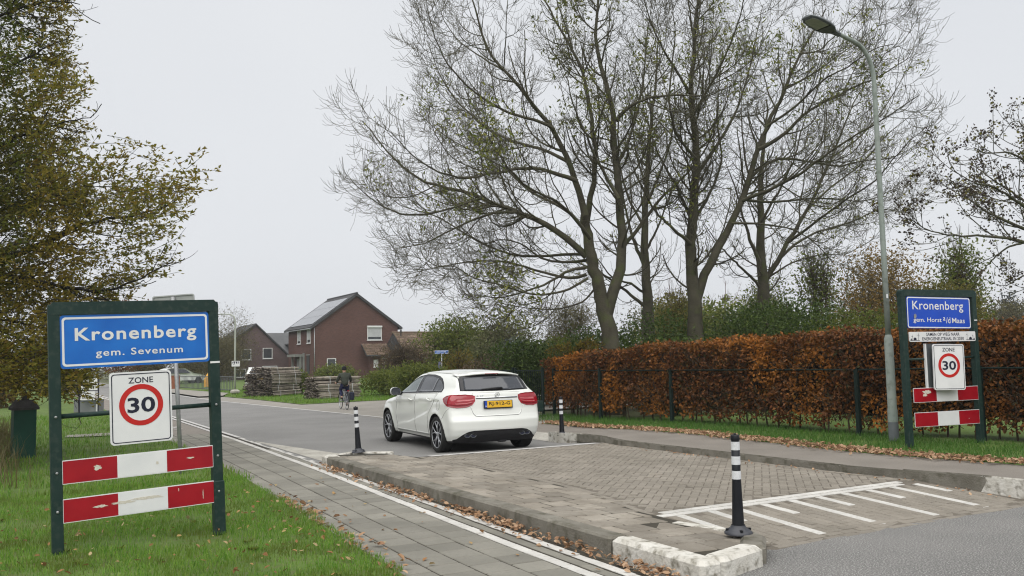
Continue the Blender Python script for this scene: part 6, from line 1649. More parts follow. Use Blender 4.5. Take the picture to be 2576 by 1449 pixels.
# ------------------------------------------------------------------ bicycle and rider
def skin_mesh(name, verts, edges, radii, root=0, sub=1):
    me = bpy.data.meshes.new(name)
    me.from_pydata(verts, edges, [])
    o = bpy.data.objects.new(name, me); C.objects.link(o)
    o.modifiers.new('skin', 'SKIN').use_smooth_shade = True
    for i, r_ in enumerate(radii): me.skin_vertices[0].data[i].radius = r_ if isinstance(r_, tuple) else (r_, r_)
    me.skin_vertices[0].data[root].use_root = True
    if sub:
        s = o.modifiers.new('sub', 'SUBSURF'); s.levels = sub; s.render_levels = sub
    dg = bpy.context.evaluated_depsgraph_get()
    out = bpy.data.meshes.new_from_object(o.evaluated_get(dg))
    out.name = name
    bpy.data.objects.remove(o)
    return out
def skin(name, chain, m_, parent, sub=1):
    """chain: (point, radius, parent index)"""
    me = skin_mesh(name, [c[0] for c in chain], [(c[2], i) for i, c in enumerate(chain) if c[2] is not None], [c[1] for c in chain], 0, sub)
    me.materials.clear()
    return link(name, me, m_, parent)

KS = .845
bike = empty('bicycle', (9.86, 29.4, 0), R(90 - 5), 'grey city bicycle with a dark pannier, ridden away along the road edge', 'bicycle')
bike.scale = (KS, KS, KS)
M['tyre'] = mat('tyre', (.012, .012, .012), (.022, .022, .021), 20, .85)
M['steel'] = mat('steel', (.45, .46, .47), None, rough=.3, metal=.8)
M['bike_grey'] = mat('bike_grey', (.30, .32, .34), None, rough=.35, coat=.3)
def bwheel(x):
    w_ = MB().lathe([(.325 + .016 * math.cos(a), .016 * math.sin(a)) for a in np.linspace(0, 2 * PI, 8, endpoint=False)], 32, Matrix.Translation((x, 0, .345)) @ Matrix.Rotation(R(90), 4, 'X'), closed=True).build('wheel', M['tyre'], bike)
    MB().lathe([(.308, -.009), (.300, 0), (.308, .009)], 32, Matrix.Translation((x, 0, .345)) @ Matrix.Rotation(R(90), 4, 'X')).build('rim', M['steel'], w_)
    sp = MB()
    for k in range(20):
        a = 2 * PI * k / 20; s = .022 * (1 if k % 2 else -1)
        sp.tube([(x, s, .345), (x + .302 * math.cos(a), 0, .345 + .302 * math.sin(a))], .0022, 3, False)
    sp.build('spokes', M['steel'], w_)
    MB().tube([(x, -.045, .345), (x, .045, .345)], .022, 8).build('hub', M['steel'], w_)
    g = MB()
    n = 14
    pts = [(x + .37 * math.cos(a), .345 + .37 * math.sin(a)) for a in np.linspace(R(15), R(185), n)]
    vs = [(p[0], s * .028, p[1]) for p in pts for s in (-1, 1)]
    g.add(vs, [(2 * i, 2 * i + 1, 2 * i + 3, 2 * i + 2) for i in range(n - 1)]); g.build('mudguard', M['rubber'], w_)
bwheel(0); bwheel(1.08)
f = MB()
for p, q, r_ in (((.42, 0, .30), (.34, 0, .82), .018), ((.42, 0, .30), (.86, 0, .62), .02), ((.37, 0, .62), (.84, 0, .80), .017), ((.84, 0, .72), (.81, 0, .98), .019),
                 ((.36, .05, .70), (0, .06, .345), .009), ((.36, -.05, .70), (0, -.06, .345), .009), ((.42, .05, .30), (0, .06, .345), .010), ((.42, -.05, .30), (0, -.06, .345), .010),
                 ((.86, .045, .74), (1.08, .05, .345), .012), ((.86, -.045, .74), (1.08, -.05, .345), .012)):
    f.tube([p, q], r_, 8)
f.build('frame', M['bike_grey'], bike)
MB().tube([(.34, 0, .78), (.33, 0, .93)], .014, 8).build('seat_post', M['steel'], bike)
sdl = MB().prism([(-.14, -.10), (-.14, .10), (-.05, .11), (.06, .03), (.16, .015), (.16, -.015), (.06, -.03), (-.05, -.11)], 0, .05, Matrix.Translation((.32, 0, .93))); sdl.build('saddle', M['rubber'], bike)
hb = MB().tube([(.60, .28, 1.06), (.72, .27, 1.08), (.80, .12, 1.05), (.805, 0, 1.03), (.80, -.12, 1.05), (.72, -.27, 1.08), (.60, -.28, 1.06)], .012, 8).build('handlebar', M['steel'], bike)
for s in (-1, 1): MB().tube([(.60, s * .28, 1.06), (.70, s * .272, 1.077)], .018, 8).build('grip', M['rubber'], hb)
rk_ = MB()
for s in (-.06, .06): rk_.tube([(.30, s, .74), (-.22, s, .74)], .006, 6).tube([(-.1, s, .74), (0, s, .345)], .005, 6)
rk_.build('rear_rack', M['steel'], bike)
for s, k in ((-.17, 1), (.15, 0)):
    if k: MB().box((-.10, s, .56), (.36, .16, .34), bev=.04).build('pannier', mat('pannier', (.012, .016, .03), (.02, .025, .045), 8, .8), bike)
cr_ = MB().lathe([(.085, -.004), (.09, 0), (.085, .004)], 18, Matrix.Translation((.42, -.05, .30)) @ Matrix.Rotation(R(90), 4, 'X'))
cr_.tube([(.42, -.07, .30), (.50, -.08, .16)], .009, 6).tube([(.42, .07, .30), (.34, .08, .44)], .009, 6)
co_ = cr_.build('crankset', M['steel'], bike)
MB().box((.50, -.13, .155), (.09, .09, .02)).build('pedal', M['rubber'], bike); MB().box((.34, .13, .445), (.09, .09, .02)).build('pedal', M['rubber'], bike)
MB().box((-.24, 0, .78), (.02, .07, .05), bev=.008).build('rear_light', M['sign_red'], bike)

rider = empty('person', (9.86, 29.4, 0), R(90 - 5), 'person in an olive jacket, dark hat and navy jeans riding a bicycle away', 'person')
rider.scale = (KS, KS, KS)
M['skin'] = mat('skin', (.42, .24, .17), (.46, .27, .19), 20, .6)
M['jacket'] = mat('jacket', (.032, .038, .030), (.048, .055, .042), 6, .85, .4, 30)
M['sleeve'] = M['jacket']
M['jeans'] = mat('jeans', (.010, .014, .045), (.018, .022, .065), 8, .85, .3, 60)
M['hat'] = mat('hat', (.008, .008, .010), (.014, .014, .016), 20, .9)
M['shoe'] = mat('shoe', (.05, .032, .022), (.07, .045, .03), 14, .7)
pel, che, nck, hed = (.30, 0, 1.02), (.40, 0, 1.36), (.445, 0, 1.52), (.475, 0, 1.64)
# one continuous body
body = [(pel, .075, None), ((.33, 0, 1.18), .08, 0), (che, .10, 1), (nck, .055, 2), ((.46, 0, 1.58), .075, 3), (hed, .092, 4), ((.485, 0, 1.73), .07, 5)]
for s in (-1, 1):
    i = len(body)
    body += [((.41, s * .20, 1.44), .055, 2), ((.47, s * .27, 1.22), .043, i), ((.62, s * .285, 1.10), .032, i + 1), ((.655, s * .285, 1.088), .030, i + 2)]
for s, foot in ((1, 'up'), (-1, 'down')):
    i = len(body)
    if foot == 'up': body += [((.34, s * .10, .95), .06, 0), ((.62, s * .115, .84), .05, i), ((.40, s * .115, .50), .042, i + 1), ((.46, s * .115, .475), .034, i + 2)]
    else: body += [((.34, s * .10, .93), .06, 0), ((.55, s * .115, .60), .05, i), ((.47, s * .115, .22), .042, i + 1), ((.56, s * .115, .185), .034, i + 2)]
skin('body', body, M['skin'], rider, 2)
jk = [((.31, 0, .95), .15, None), ((.33, 0, 1.16), .155, 0), ((.385, 0, 1.34), .165, 1), ((.42, 0, 1.47), .10, 2), ((.445, 0, 1.53), .075, 3)]
for s in (-1, 1):
    i = len(jk)
    jk += [((.40, s * .19, 1.435), .085, 2), ((.46, s * .272, 1.22), .066, i), ((.59, s * .287, 1.12), .050, i + 1)]
skin('jacket', jk, M['jacket'], rider, 2)
tr = [((.305, 0, .99), .125, None)]
for s, foot in ((1, 'up'), (-1, 'down')):
    i = len(tr)
    if foot == 'up': tr += [((.36, s * .10, .955), .105, 0), ((.62, s * .115, .845), .078, i), ((.41, s * .115, .53), .058, i + 1)]
    else: tr += [((.36, s * .10, .93), .105, 0), ((.55, s * .115, .60), .078, i), ((.475, s * .115, .25), .058, i + 1)]
skin('trousers', tr, M['jeans'], rider, 2)
for s, x, z, p in ((1, .40, .475, 0), (-1, .47, .185, 0)):
    skin('shoe', [((x - .05, s * .118, z), .042, None), ((x + .06, s * .118, z - .005), .042, 0), ((x + .17, s * .122, z - .018), .034, 1)], M['shoe'], rider, 1)
# hands: palm, four unequal fingers curled round the grip, thumb from the side
for s in (-1, 1):
    h0 = Vector((.655, s * .285, 1.090))
    hand = MB().box((h0.x + .035, h0.y, h0.z + .012), (.085, .035, .075), bev=.014).build('hand', M['skin'], rider)
    for k, (ln, off) in enumerate(((.066, -.030), (.074, -.010), (.070, .010), (.056, .029))):
        bx_ = h0.x + .055 + off * .2; z_ = h0.z + .02
        MB().tube([(bx_ + off * .9, h0.y + s * .012, z_), (bx_ + off * .9 + .004, h0.y + s * .034, z_ - .008), (bx_ + off * .9, h0.y + s * .03, z_ - ln * .5), (bx_ + off * .9 - .006, h0.y + s * .006, z_ - ln * .62)], [.009, .009, .008, .006], 6).build('finger', M['skin'], hand)
    MB().tube([(h0.x + .02, h0.y - s * .014, h0.z + .012), (h0.x + .055, h0.y - s * .034, h0.z), (h0.x + .085, h0.y - s * .03, h0.z - .012)], [.011, .010, .007], 6).build('thumb', M['skin'], hand)
# face
fx = .475 + .088
MB().tube([(fx - .01, 0, 1.665), (fx + .022, 0, 1.628), (fx - .004, 0, 1.62)], [.008, .014, .010], 6).build('nose', M['skin'], rider)
for s in (-1, 1):
    MB().lathe([(0, -.010), (.008, -.006), (.011, 0), (.008, .006), (0, .010)], 8, Matrix.Translation((fx - .008, s * .033, 1.668))).build('eye', M['ink'], rider)
    MB().lathe([(0, -.03), (.014, -.018), (.02, 0), (.014, .02), (0, .032)], 8, Matrix.Translation((.47, s * .092, 1.645)) @ Matrix.Scale(.5, 4, (0, 1, 0))).build('ear', M['skin'], rider)
MB().box((fx - .006, 0, 1.592), (.012, .05, .010), bev=.003).build('mouth', mat('lip', (.35, .14, .12), None), rider)
MB().lathe([(.100, 1.62), (.106, 1.67), (.100, 1.72), (.075, 1.765), (.03, 1.785), (0, 1.787)], 16, Matrix.Translation((.468, 0, 0))).build('hat', M['hat'], rider)

# ------------------------------------------------------------------ the white hatchback
def sst(e0, e1, x):
    t = np.clip((x - e0) / (e1 - e0), 0, 1); return t * t * (3 - 2 * t)
def smax(a, b, k):
    h = np.maximum(k - np.abs(a - b), 0) / k
    return np.maximum(a, b) + h * h * k * .25
M['car_paint'] = mat('car_paint', (.66, .675, .64), None, rough=.28, spec=.45, coat=.6)
M['car_black'] = mat('car_black', (.010, .010, .012), None, rough=.35, spec=.4)
M['car_trim'] = mat('car_trim', (.014, .014, .016), (.02, .02, .022), 30, .6)
M['car_gap'] = mat('car_gap', (.09, .092, .09), None, rough=.7)
M['car_glass'] = mat('car_glass', (.038, .042, .05), None, rough=.05, spec=.55)
M['car_glass_front'] = mat('car_glass_front', (.075, .10, .10), None, rough=.06, spec=.7)
M['car_light'] = mat('car_light', (.24, .005, .013), (.32, .010, .02), 3, .14, spec=.6, coat=.5)
M['car_light_dark'] = mat('car_light_dark', (.20, .004, .012), None, rough=.15, spec=.6, coat=.5)
M['car_light_pale'] = mat('car_light_pale', (.38, .06, .07), (.48, .11, .12), 12, .2, spec=.6, coat=.5)
M['chrome'] = mat('chrome', (.62, .63, .65), None, rough=.15, metal=.9)
M['rim_silver'] = mat('rim_silver', (.36, .37, .39), None, rough=.3, metal=.55)
M['rim_dark'] = mat('rim_dark', (.02, .02, .024), None, rough=.45, metal=.3)
M['plate_yellow'] = mat('plate_yellow', (.62, .36, .02), (.68, .40, .03), 6, .4)
M['plate_blue'] = mat('plate_blue', (.01, .05, .32), None, rough=.4)

car = empty('hatchback_car', (7.285, 14.195, 0.004), R(90 - 3.0), 'white five door hatchback with yellow plate driving off the speed table', 'car')
WB, RW = 2.70, .318
def Bz(z): return np.interp(z, [.16, .22, .32, .42, .56, .60, .66, .76, .90, .94, 1.02, 1.07, 1.19, 1.35, 1.38, 1.42, 1.5], [-.56, -.62, -.70, -.735, -.745, -.728, -.708, -.688, -.678, -.672, -.655, -.625, -.52, -.375, -.43, -.36, .2])
def Fz(z): return np.interp(z, [.16, .3, .5, .65, .75, 1.5], [3.42, 3.54, 3.555, 3.52, 3.45, 3.2])
def Rx(x): return np.interp(x, [-.8, -.45, -.3, 0, .3, .6, .95, 1.3, 1.5, 1.65, 2.0, 2.38, 2.6, 2.9, 3.2, 3.4, 3.6], [1.355, 1.376, 1.390, 1.412, 1.427, 1.436, 1.437, 1.422, 1.40, 1.345, 1.165, .99, .965, .92, .845, .765, .64])
def Wxz(x, z):
    w_ = np.interp(z, [.14, .20, .30, .45, .60, .72, .85, .94, 1.0, 1.08, 1.2, 1.3, 1.4, 1.5], [.78, .805, .85, .880, .892, .895, .892, .876, .845, .795, .735, .68, .61, .53])
    pf = 1 - .15 * np.clip((x - 2.75) / .8, 0, 1) ** 2 - .055 * np.clip((-.15 - x) / .6, 0, 1) ** 1.6
    gh = np.clip((z - .98) / .15, 0, 1)
    gp = 1 - gh * (.085 * np.clip((.7 - x) / 1.1, 0, 1.2) ** 2 + .13 * np.clip((x - 1.3) / 1.1, 0, 1) ** 2)
    l1 = np.interp(x, [-.6, 0, 1.0, 2.2, 3.2], [.93, .93, .885, .83, .76])
    d1 = l1 - z
    c1 = -.016 * sst(0, .012, d1) * (1 - sst(.03, .26, d1)) * sst(-.25, .1, x) * (1 - sst(2.6, 3.1, x))
    l2 = np.interp(x, [.35, .8, 1.4, 2.2], [.70, .60, .47, .38])
    d2 = z - l2
    c2 = -.018 * sst(-.01, .03, d2) * (1 - sst(.04, .22, d2)) * sst(.25, .6, x) * (1 - sst(2.0, 2.35, x))
    r0 = np.minimum(np.hypot(x, z - RW), np.hypot(x - WB, z - RW))
    fl = .014 * np.exp(-((r0 - .36) / .06) ** 2)
    sill = -.02 * (1 - sst(.26, .30, z)) * sst(.4, .5, x) * (1 - sst(2.2, 2.3, x))
    return w_ * pf * gp + c1 + c2 + fl + sill
def fcar(p):
    x, y, z = p[..., 0], p[..., 1], p[..., 2]
    ay = np.abs(y)
    side = ay - Wxz(x, z)
    top = (z - (Rx(x) - .045 * (ay / .65) ** 2.2)) * .8
    rear = Bz(z) + .16 * ay ** 2.2 + .25 * np.clip(ay - .6, 0, 1) ** 2 - x
    front = x - (Fz(z) - .45 * ay ** 2.4)
    bot = .185 + .02 * np.clip(x / 2.7, 0, 1) - z
    s = smax(side, top, .13)
    s = smax(s, rear, .075)
    s = smax(s, front, .25)
    return smax(s, bot, .05)
def car_shell():
    nx, ny, nz = 176, 60, 52
    lo, hi = np.array([-.95, -1.05, .10]), np.array([3.75, 1.05, 1.55])
    idx, pts, faces = {}, [], []
    def vid(i, j, k):
        key = (i, j, k)
        if key not in idx: idx[key] = len(pts); pts.append(key)
        return idx[key]
    for i in range(nx):
        for j in range(ny):
            faces.append((vid(i, j, 0), vid(i, j + 1, 0), vid(i + 1, j + 1, 0), vid(i + 1, j, 0)))
            faces.append((vid(i, j, nz), vid(i + 1, j, nz), vid(i + 1, j + 1, nz), vid(i, j + 1, nz)))
    for i in range(nx):
        for k in range(nz):
            faces.append((vid(i, 0, k), vid(i + 1, 0, k), vid(i + 1, 0, k + 1), vid(i, 0, k + 1)))
            faces.append((vid(i, ny, k), vid(i, ny, k + 1), vid(i + 1, ny, k + 1), vid(i + 1, ny, k)))
    for j in range(ny):
        for k in range(nz):
            faces.append((vid(0, j, k), vid(0, j, k + 1), vid(0, j + 1, k + 1), vid(0, j + 1, k)))
            faces.append((vid(nx, j, k), vid(nx, j + 1, k), vid(nx, j + 1, k + 1), vid(nx, j, k + 1)))
    q = np.array(pts, float) / np.array([nx, ny, nz])
    P = lo + (hi - lo) * q
    o = np.stack([np.clip(P[:, 0] * .86 + .12, -.15, 2.7), P[:, 1] * .25, .55 + (P[:, 2] - .8) * .25], 1)
    o[:, 2] = np.where(o[:, 0] > 2.2, .55, o[:, 2])
    a, b = np.zeros(len(P)), np.ones(len(P))
    t_out = np.full(len(P), 0.0); found = np.zeros(len(P), bool)
    prev = 1.0
    for t in np.linspace(1, 0, 80)[1:]:
        v = fcar(o + (P - o) * t) < 0
        new = v & ~found
        a[new] = t; b[new] = prev; found |= v
        prev = t
    for _ in range(22):
        m_ = (a + b) / 2
        v = fcar(o + (P - o) * m_[:, None]) < 0
        a = np.where(v, m_, a); b = np.where(v, b, m_)
    return o + (P - o) * a[:, None], np.array(faces)
cv_, cf_ = car_shell()
shell = np_mesh('body', cv_, [cf_], True)
bvh = BVHTree.FromPolygons([tuple(v) for v in cv_.tolist()], cf_.tolist())
so = bpy.data.objects.new('body', shell); C.objects.link(so)
cut = MB()
for x in (0, WB):
    for s in (-1, 1):
        Mx = Matrix.Translation((x, s * .86, RW + .012)) @ Matrix.Rotation(R(90), 4, 'X')
        cut.lathe([(0, -.34), (.352, -.34), (.352, .34), (0, .34)], 48, Mx, False)
co_ = bpy.data.objects.new('cutter', cut.mesh('cutter')); C.objects.link(co_)
bmx = bmesh.new(); bmx.from_mesh(co_.data); bmesh.ops.remove_doubles(bmx, verts=bmx.verts, dist=1e-5); bmesh.ops.recalc_face_normals(bmx, faces=bmx.faces); bmx.to_mesh(co_.data); bmx.free()
bmx = bmesh.new(); bmx.from_mesh(so.data); bmesh.ops.recalc_face_normals(bmx, faces=bmx.faces); bmx.to_mesh(so.data); bmx.free()
bo = so.modifiers.new('arches', 'BOOLEAN'); bo.operation = 'DIFFERENCE'; bo.object = co_; bo.solver = 'EXACT'
dg = bpy.context.evaluated_depsgraph_get()
bm2 = bpy.data.meshes.new_from_object(so.evaluated_get(dg)); bm2.name = 'body'
bpy.data.objects.remove(so); bpy.data.objects.remove(co_)
bm2.materials.clear()
bm2.materials.append(M['car_paint']); bm2.materials.append(M['car_trim'])
for p in bm2.polygons:
    c, n_ = p.center, p.normal
    inside = False
    for x in (0, WB):
        d = math.hypot(c.x - x, c.z - RW - .012)
        if d < .3515 and abs(c.y) > .5 and (d < .349 or abs(c.y) < .9) and (n_.x * (c.x - x) + n_.z * (c.z - RW) < 0 or abs(c.y) < .6): inside = True
    if inside or (n_.z < -.55 and c.z < .26): p.material_index = 1
    p.use_smooth = not inside
link('body', bm2, None, car)

def hit(o, d):
    r_ = bvh.ray_cast(Vector(o), Vector(d))
    return (r_[0], r_[1]) if r_[0] is not None else (None, None)
def proj(mode, a, b):
    """surface point: side (x,z) from the left/right, rear (y,z) from behind, corner (angle,z) round the tail"""
    if mode == 'L': return hit((a, 2, b), (0, -1, 0))
    if mode == 'Rt': return hit((a, -2, b), (0, 1, 0))
    if mode == 'B': return hit((-2, a, b), (1, 0, 0))
    if mode == 'F': return hit((5, a, b), (-1, 0, 0))
    if mode == 'T': return hit((a, b, 3), (0, 0, -1))
    s = 1 if mode == 'CL' else -1
    d = Vector((math.cos(a), s * math.sin(a), 0)); pv = Vector((-.20, s * .42, b))
    return hit(pv + d * 2, -d)
def patch(name, mode, uv, nu, nv, off, m_, parent, skirt=.012, smooth=True):
    """uv(u, v) -> (a, b); grid laid on the shell, lifted by off, with a rim turned inward"""
    vs, nn, ok = [], [], True
    for i in range(nu + 1):
        for j in range(nv + 1):
            p, n_ = proj(mode, *uv(i / nu, j / nv))
            if p is None:
                p, n_ = (vs[-1] - nn[-1] * off, nn[-1]) if vs else (Vector((0, 0, .7)), Vector((0, 0, 1)))
            if n_.dot(Vector({'L': (0, 1, 0), 'Rt': (0, -1, 0), 'B': (-1, 0, 0), 'F': (1, 0, 0), 'T': (0, 0, 1)}.get(mode, tuple((p - Vector((.2, 0, .7))).normalized())))) < 0: n_ = -n_
            vs.append(p + n_ * off); nn.append(n_)
    W_ = nv + 1
    fs = [(i * W_ + j, (i + 1) * W_ + j, (i + 1) * W_ + j + 1, i * W_ + j + 1) for i in range(nu) for j in range(nv)]
    rim = [i * W_ for i in range(nu + 1)] + [nu * W_ + j for j in range(1, nv + 1)] + [i * W_ + nv for i in range(nu - 1, -1, -1)] + [j for j in range(nv - 1, 0, -1)]
    b0 = len(vs)
    mbp = MB()
    allv = vs + [vs[k] - nn[k] * (skirt + off) for k in rim]
    mbp.add(allv, fs, smooth)
    n_r = len(rim)
    mbp.f += [(rim[k], rim[(k + 1) % n_r], b0 + (k + 1) % n_r, b0 + k) for k in range(n_r)]
    mbp.sm += [False] * n_r
    o = mbp.build(name, m_, parent)
    # face outward
    bm_ = bmesh.new(); bm_.from_mesh(o.data)
    c = sum((v.co for v in bm_.verts), Vector()) / len(bm_.verts)
    f0 = bm_.faces[:] [len(fs) // 2]
    f0.normal_update()
    if f0.normal.dot(nn[(nu // 2) * W_ + nv // 2]) < 0: bmesh.ops.reverse_faces(bm_, faces=bm_.faces)
    bm_.to_mesh(o.data); bm_.free()
    return o
def seam(name, mode, pts, r_=.0035, m_=None, off=.0, parent=None):
    out = []
    for (a0, b0), (a1, b1) in zip(pts[:-1], pts[1:]):
        n = max(2, int(math.hypot(a1 - a0, b1 - b0) / .04))
        for k in range(n):
            p, n_ = proj(mode, a0 + (a1 - a0) * k / n, b0 + (b1 - b0) * k / n)
            if p is not None: out.append(p)
    p, n_ = proj(mode, *pts[-1])
    if p is not None: out.append(p)
    return MB().tube(out, r_, 4, False, False).build(name, m_ or M['car_gap'], parent or car)
I = np.interp
# glazing
for mode, s in (('L', 1), ('Rt', -1)):
    topx = lambda x: float(I(x, [-.06, .05, .2, .4, .7, 1.1, 1.4, 1.7, 2.0, 2.16], [1.11, 1.215, 1.285, 1.325, 1.352, 1.355, 1.318, 1.205, 1.065, 1.0]))
    botx = lambda x: float(I(x, [-.06, .3, 1.1, 2.16], [1.055, 1.045, 1.02, .985]))
    def band(x0, x1, i0, i1):
        return lambda u, v: ((x0 + (x1 - x0) * u), botx(x0 + (x1 - x0) * u) + i0 + (topx(x0 + (x1 - x0) * u) - i1 - botx(x0 + (x1 - x0) * u) - i0) * v)
    fr_ = patch('window_frame', mode, band(-.055, 2.15, -.004, -.004), 44, 8, .002, M['car_black'], car, .004)
    fw_ = patch('side_window', mode, band(1.17, 1.98, .018, .024), 20, 8, .005, M['car_glass_front'], car, .002)
    rw_ = patch('side_window', mode, band(.365, 1.055, .018, .024), 18, 8, .005, M['car_glass'], car, .002)
    qw_ = patch('quarter_window', mode, band(-.01, .325, .018, .024), 12, 8, .005, M['car_glass'], car, .002)
    # doors below the belt
    def door(name, xr_lo, xr_hi, xf_lo, xf_hi):
        def uv(u, v):
            xa = xr_lo + (xr_hi - xr_lo) * sst(.2, 1, v); xb_ = xf_lo + (xf_hi - xf_lo) * v
            x = xa + (xb_ - xa) * u
            return (float(x), .305 + (botx(x) - .012 - .305) * v)
        o = patch(name, mode, uv, 30, 34, .0015, M['car_paint'], car, .008)
        return o
    rd = door('rear_door', .44, .10, 1.085, 1.10)
    fd_ = door('front_door', 1.095, 1.11, 2.16, 2.10)
    seam('door_gap', mode, [(.435, .305), (.44, .48), (.38, .66), (.20, .82), (.09, .95), (.06, 1.05)])
    seam('door_gap', mode, [(1.09, .30), (1.10, .7), (1.105, 1.02)])
    seam('door_gap', mode, [(2.165, .30), (2.165, .7), (2.12, .98)])
    seam('door_gap', mode, [(.435, .302), (2.165, .302)])
    for x, z, d_ in ((.33, .925, rd), (1.32, .895, fd_)):
        pts = []
        for q in np.linspace(-.10, .10, 7):
            p, n_ = proj(mode, x + q, z + .012 * q / .1)
            pts.append(p + n_ * (.034 if abs(q) < .085 else .008))
        MB().tube(pts, [.010, .013, .015, .015, .015, .013, .010], 8).build('handle', M['car_paint'], d_)
        seam('handle_recess', mode, [(x - .07, z - .014), (x + .07, z - .006)], .010, M['car_gap'], 0, d_)
    # sill
    seam('sill_line', mode, [(.42, .285), (2.2, .285)], .004)
    # mirror
    mp, mn = proj(mode, 1.95, 1.0)
    mm = MB()
    ring = [(-.015, .10, .075), (.04, .105, .078), (.09, .085, .06), (.12, .04, .03)]
    mc = Vector((1.86, s * .995, 1.035))
    vs, fs = [], []
    nseg = 14
    for (dx, hw, hh) in ring:
        for k in range(nseg):
            a = 2 * PI * k / nseg
            ca_, sa_ = math.cos(a), math.sin(a)
            vs.append(mc + Vector((dx, math.copysign(abs(ca_) ** .7, ca_) * hw * s, math.copysign(abs(sa_) ** .7, sa_) * hh)))
    for i in range(len(ring) - 1):
        for k in range(nseg): fs.append((i * nseg + k, i * nseg + (k + 1) % nseg, (i + 1) * nseg + (k + 1) % nseg, (i + 1) * nseg + k))
    fs.append(tuple((len(ring) - 1) * nseg + k for k in range(nseg)))
    mo = mm.add(vs, fs, True).build('wing_mirror', M['car_paint'], car)
    gl = [mc + Vector((-.006, math.copysign(abs(math.cos(a)) ** .7, math.cos(a)) * .092 * s, math.copysign(abs(math.sin(a)) ** .7, math.sin(a)) * .066)) for a in np.linspace(0, 2 * PI, 18, endpoint=False)]
    MB().add(gl, [tuple(range(18))]).build('mirror_glass', M['car_glass'], mo)
    MB().tube([Vector((1.93, s * .84, .99)), mc + Vector((.04, -s * .06, -.05))], [.035, .028], 8).build('mirror_arm', M['car_black'], mo)
seam('fuel_flap', 'L', [(-.10 + .085 * math.cos(a), .83 + .085 * math.sin(a)) for a in np.linspace(0, 2 * PI, 17)], .003)
# tailgate, rear window
tg_b = lambda y: float(I(abs(y), [0, .40, .46, .53], [.645, .648, .68, .80]))
def tg_uv(u, v):
    hw = float(I(v, [0, .1, .45, .75, 1], [.42, .455, .53, .47, .46]))
    y = -hw + 2 * hw * u
    z0 = .645 + .004 * (abs(y) / .4) ** 4
    return (y, z0 + (1.045 - z0) * v)
tg = patch('tailgate', 'B', tg_uv, 44, 26, .002, M['car_paint'], car, .01)
seam('tailgate_gap', 'B', [(-.50, .80), (-.455, .685), (-.42, .647), (-.38, .640), (.38, .640), (.42, .647), (.455, .685), (.50, .80)], .004)
rwb = lambda y: 1.066 + .012 * (y / .65) ** 2 * (1 if True else 0)
def rw_uv(u, v):
    hw = .655 - .065 * v
    y = -hw + 2 * hw * u
    return (y, rwb(y) + (1.366 - .035 * (y / .6) ** 2 - rwb(y)) * v)
rwin = patch('rear_window', 'B', rw_uv, 36, 12, .004, M['car_black'], car, .01)
def rg_uv(u, v):
    hw = .575 - .045 * v
    y = -hw + 2 * hw * u
    return (y, rwb(y) + .016 + (1.312 - .03 * (y / .6) ** 2 - rwb(y) - .016) * v)
patch('rear_glass', 'B', rg_uv, 30, 10, .007, M['car_glass'], rwin, .002)
# spoiler lip over the rear window
sp = MB()
ysp = np.linspace(-.60, .60, 21)
vs = []
for y in ysp:
    k = 1 - (abs(y) / .60) ** 3
    zt = 1.384 - .045 * (abs(y) / .6) ** 2.2
    xe = -.455 + .10 * (abs(y) / .6) ** 2 + .05 * (1 - k)
    vs += [(xe + .25, y, zt + .020), (xe, y, zt - .004), (xe + .008, y, zt - .028), (xe + .12, y, zt - .03)]
fs = []
for i in range(20):
    for j in range(3): fs.append((i * 4 + j, i * 4 + j + 1, i * 4 + 5 + j, i * 4 + 4 + j))
sp.add(vs, fs, True).build('roof_spoiler', M['car_paint'], car)
MB().box((-.452, 0, 1.364), (.012, .26, .012), bev=.004).build('brake_light', M['car_light_dark'], car)
# wiper
p0, n0 = proj('B', -.10, 1.092); p1, n1 = proj('B', .27, 1.088)
wi = MB().tube([p0 + n0 * .03, p0 * .6 + p1 * .4 + n0 * .034, p1 + n1 * .022], [.022, .017, .008], 8).build('rear_wiper', M['car_black'], car)
MB().lathe([(.03, 0), (.03, .03), (0, .04)], 12, Matrix.Translation(p0) @ n0.to_track_quat('Z', 'Y').to_matrix().to_4x4()).build('wiper_hub', M['car_black'], wi)
# tail lights wrap the corner: angle 180 deg = straight back, 90 deg = to the side
for mode in ('CL', 'CR'):
    A0, A1 = R(181), R(104)
    def tl_uv(u, v, i0=0.0):
        a = A0 + (A1 - A0) * u
        zt = float(I(u, [0, .08, .3, .6, .85, 1], [.985, 1.005, 1.018, 1.016, .995, .955])) - i0
        zb = float(I(u, [0, .08, .25, .5, .75, .92, 1], [.905, .835, .80, .792, .825, .885, .935])) + i0
        sh = (.985 - (zb + (zt - zb) * v)) * .10
        return (a - sh * (1 - u) * 1.2, zb + (zt - zb) * v)
    tl = patch('tail_light', mode, tl_uv, 26, 10, .010, M['car_light'], car, .02)
    patch('light_strip', mode, lambda u, v: tl_uv(.03 + .50 * u, .50 + .16 * v), 12, 3, .0125, M['car_light_pale'], tl, .001)
    patch('light_strip', mode, lambda u, v: tl_uv(.10 + .45 * u, .30 + .07 * v), 12, 2, .0125, M['car_light_pale'], tl, .001)
    patch('lower_lens', mode, lambda u, v: tl_uv(.10 + .84 * u, .03 + .19 * v), 18, 3, .0118, M['car_light_dark'], tl, .001)
    patch('outer_lens', mode, lambda u, v: tl_uv(.74 + .23 * u, .22 + .70 * v), 8, 6, .0118, M['car_light_dark'], tl, .001)
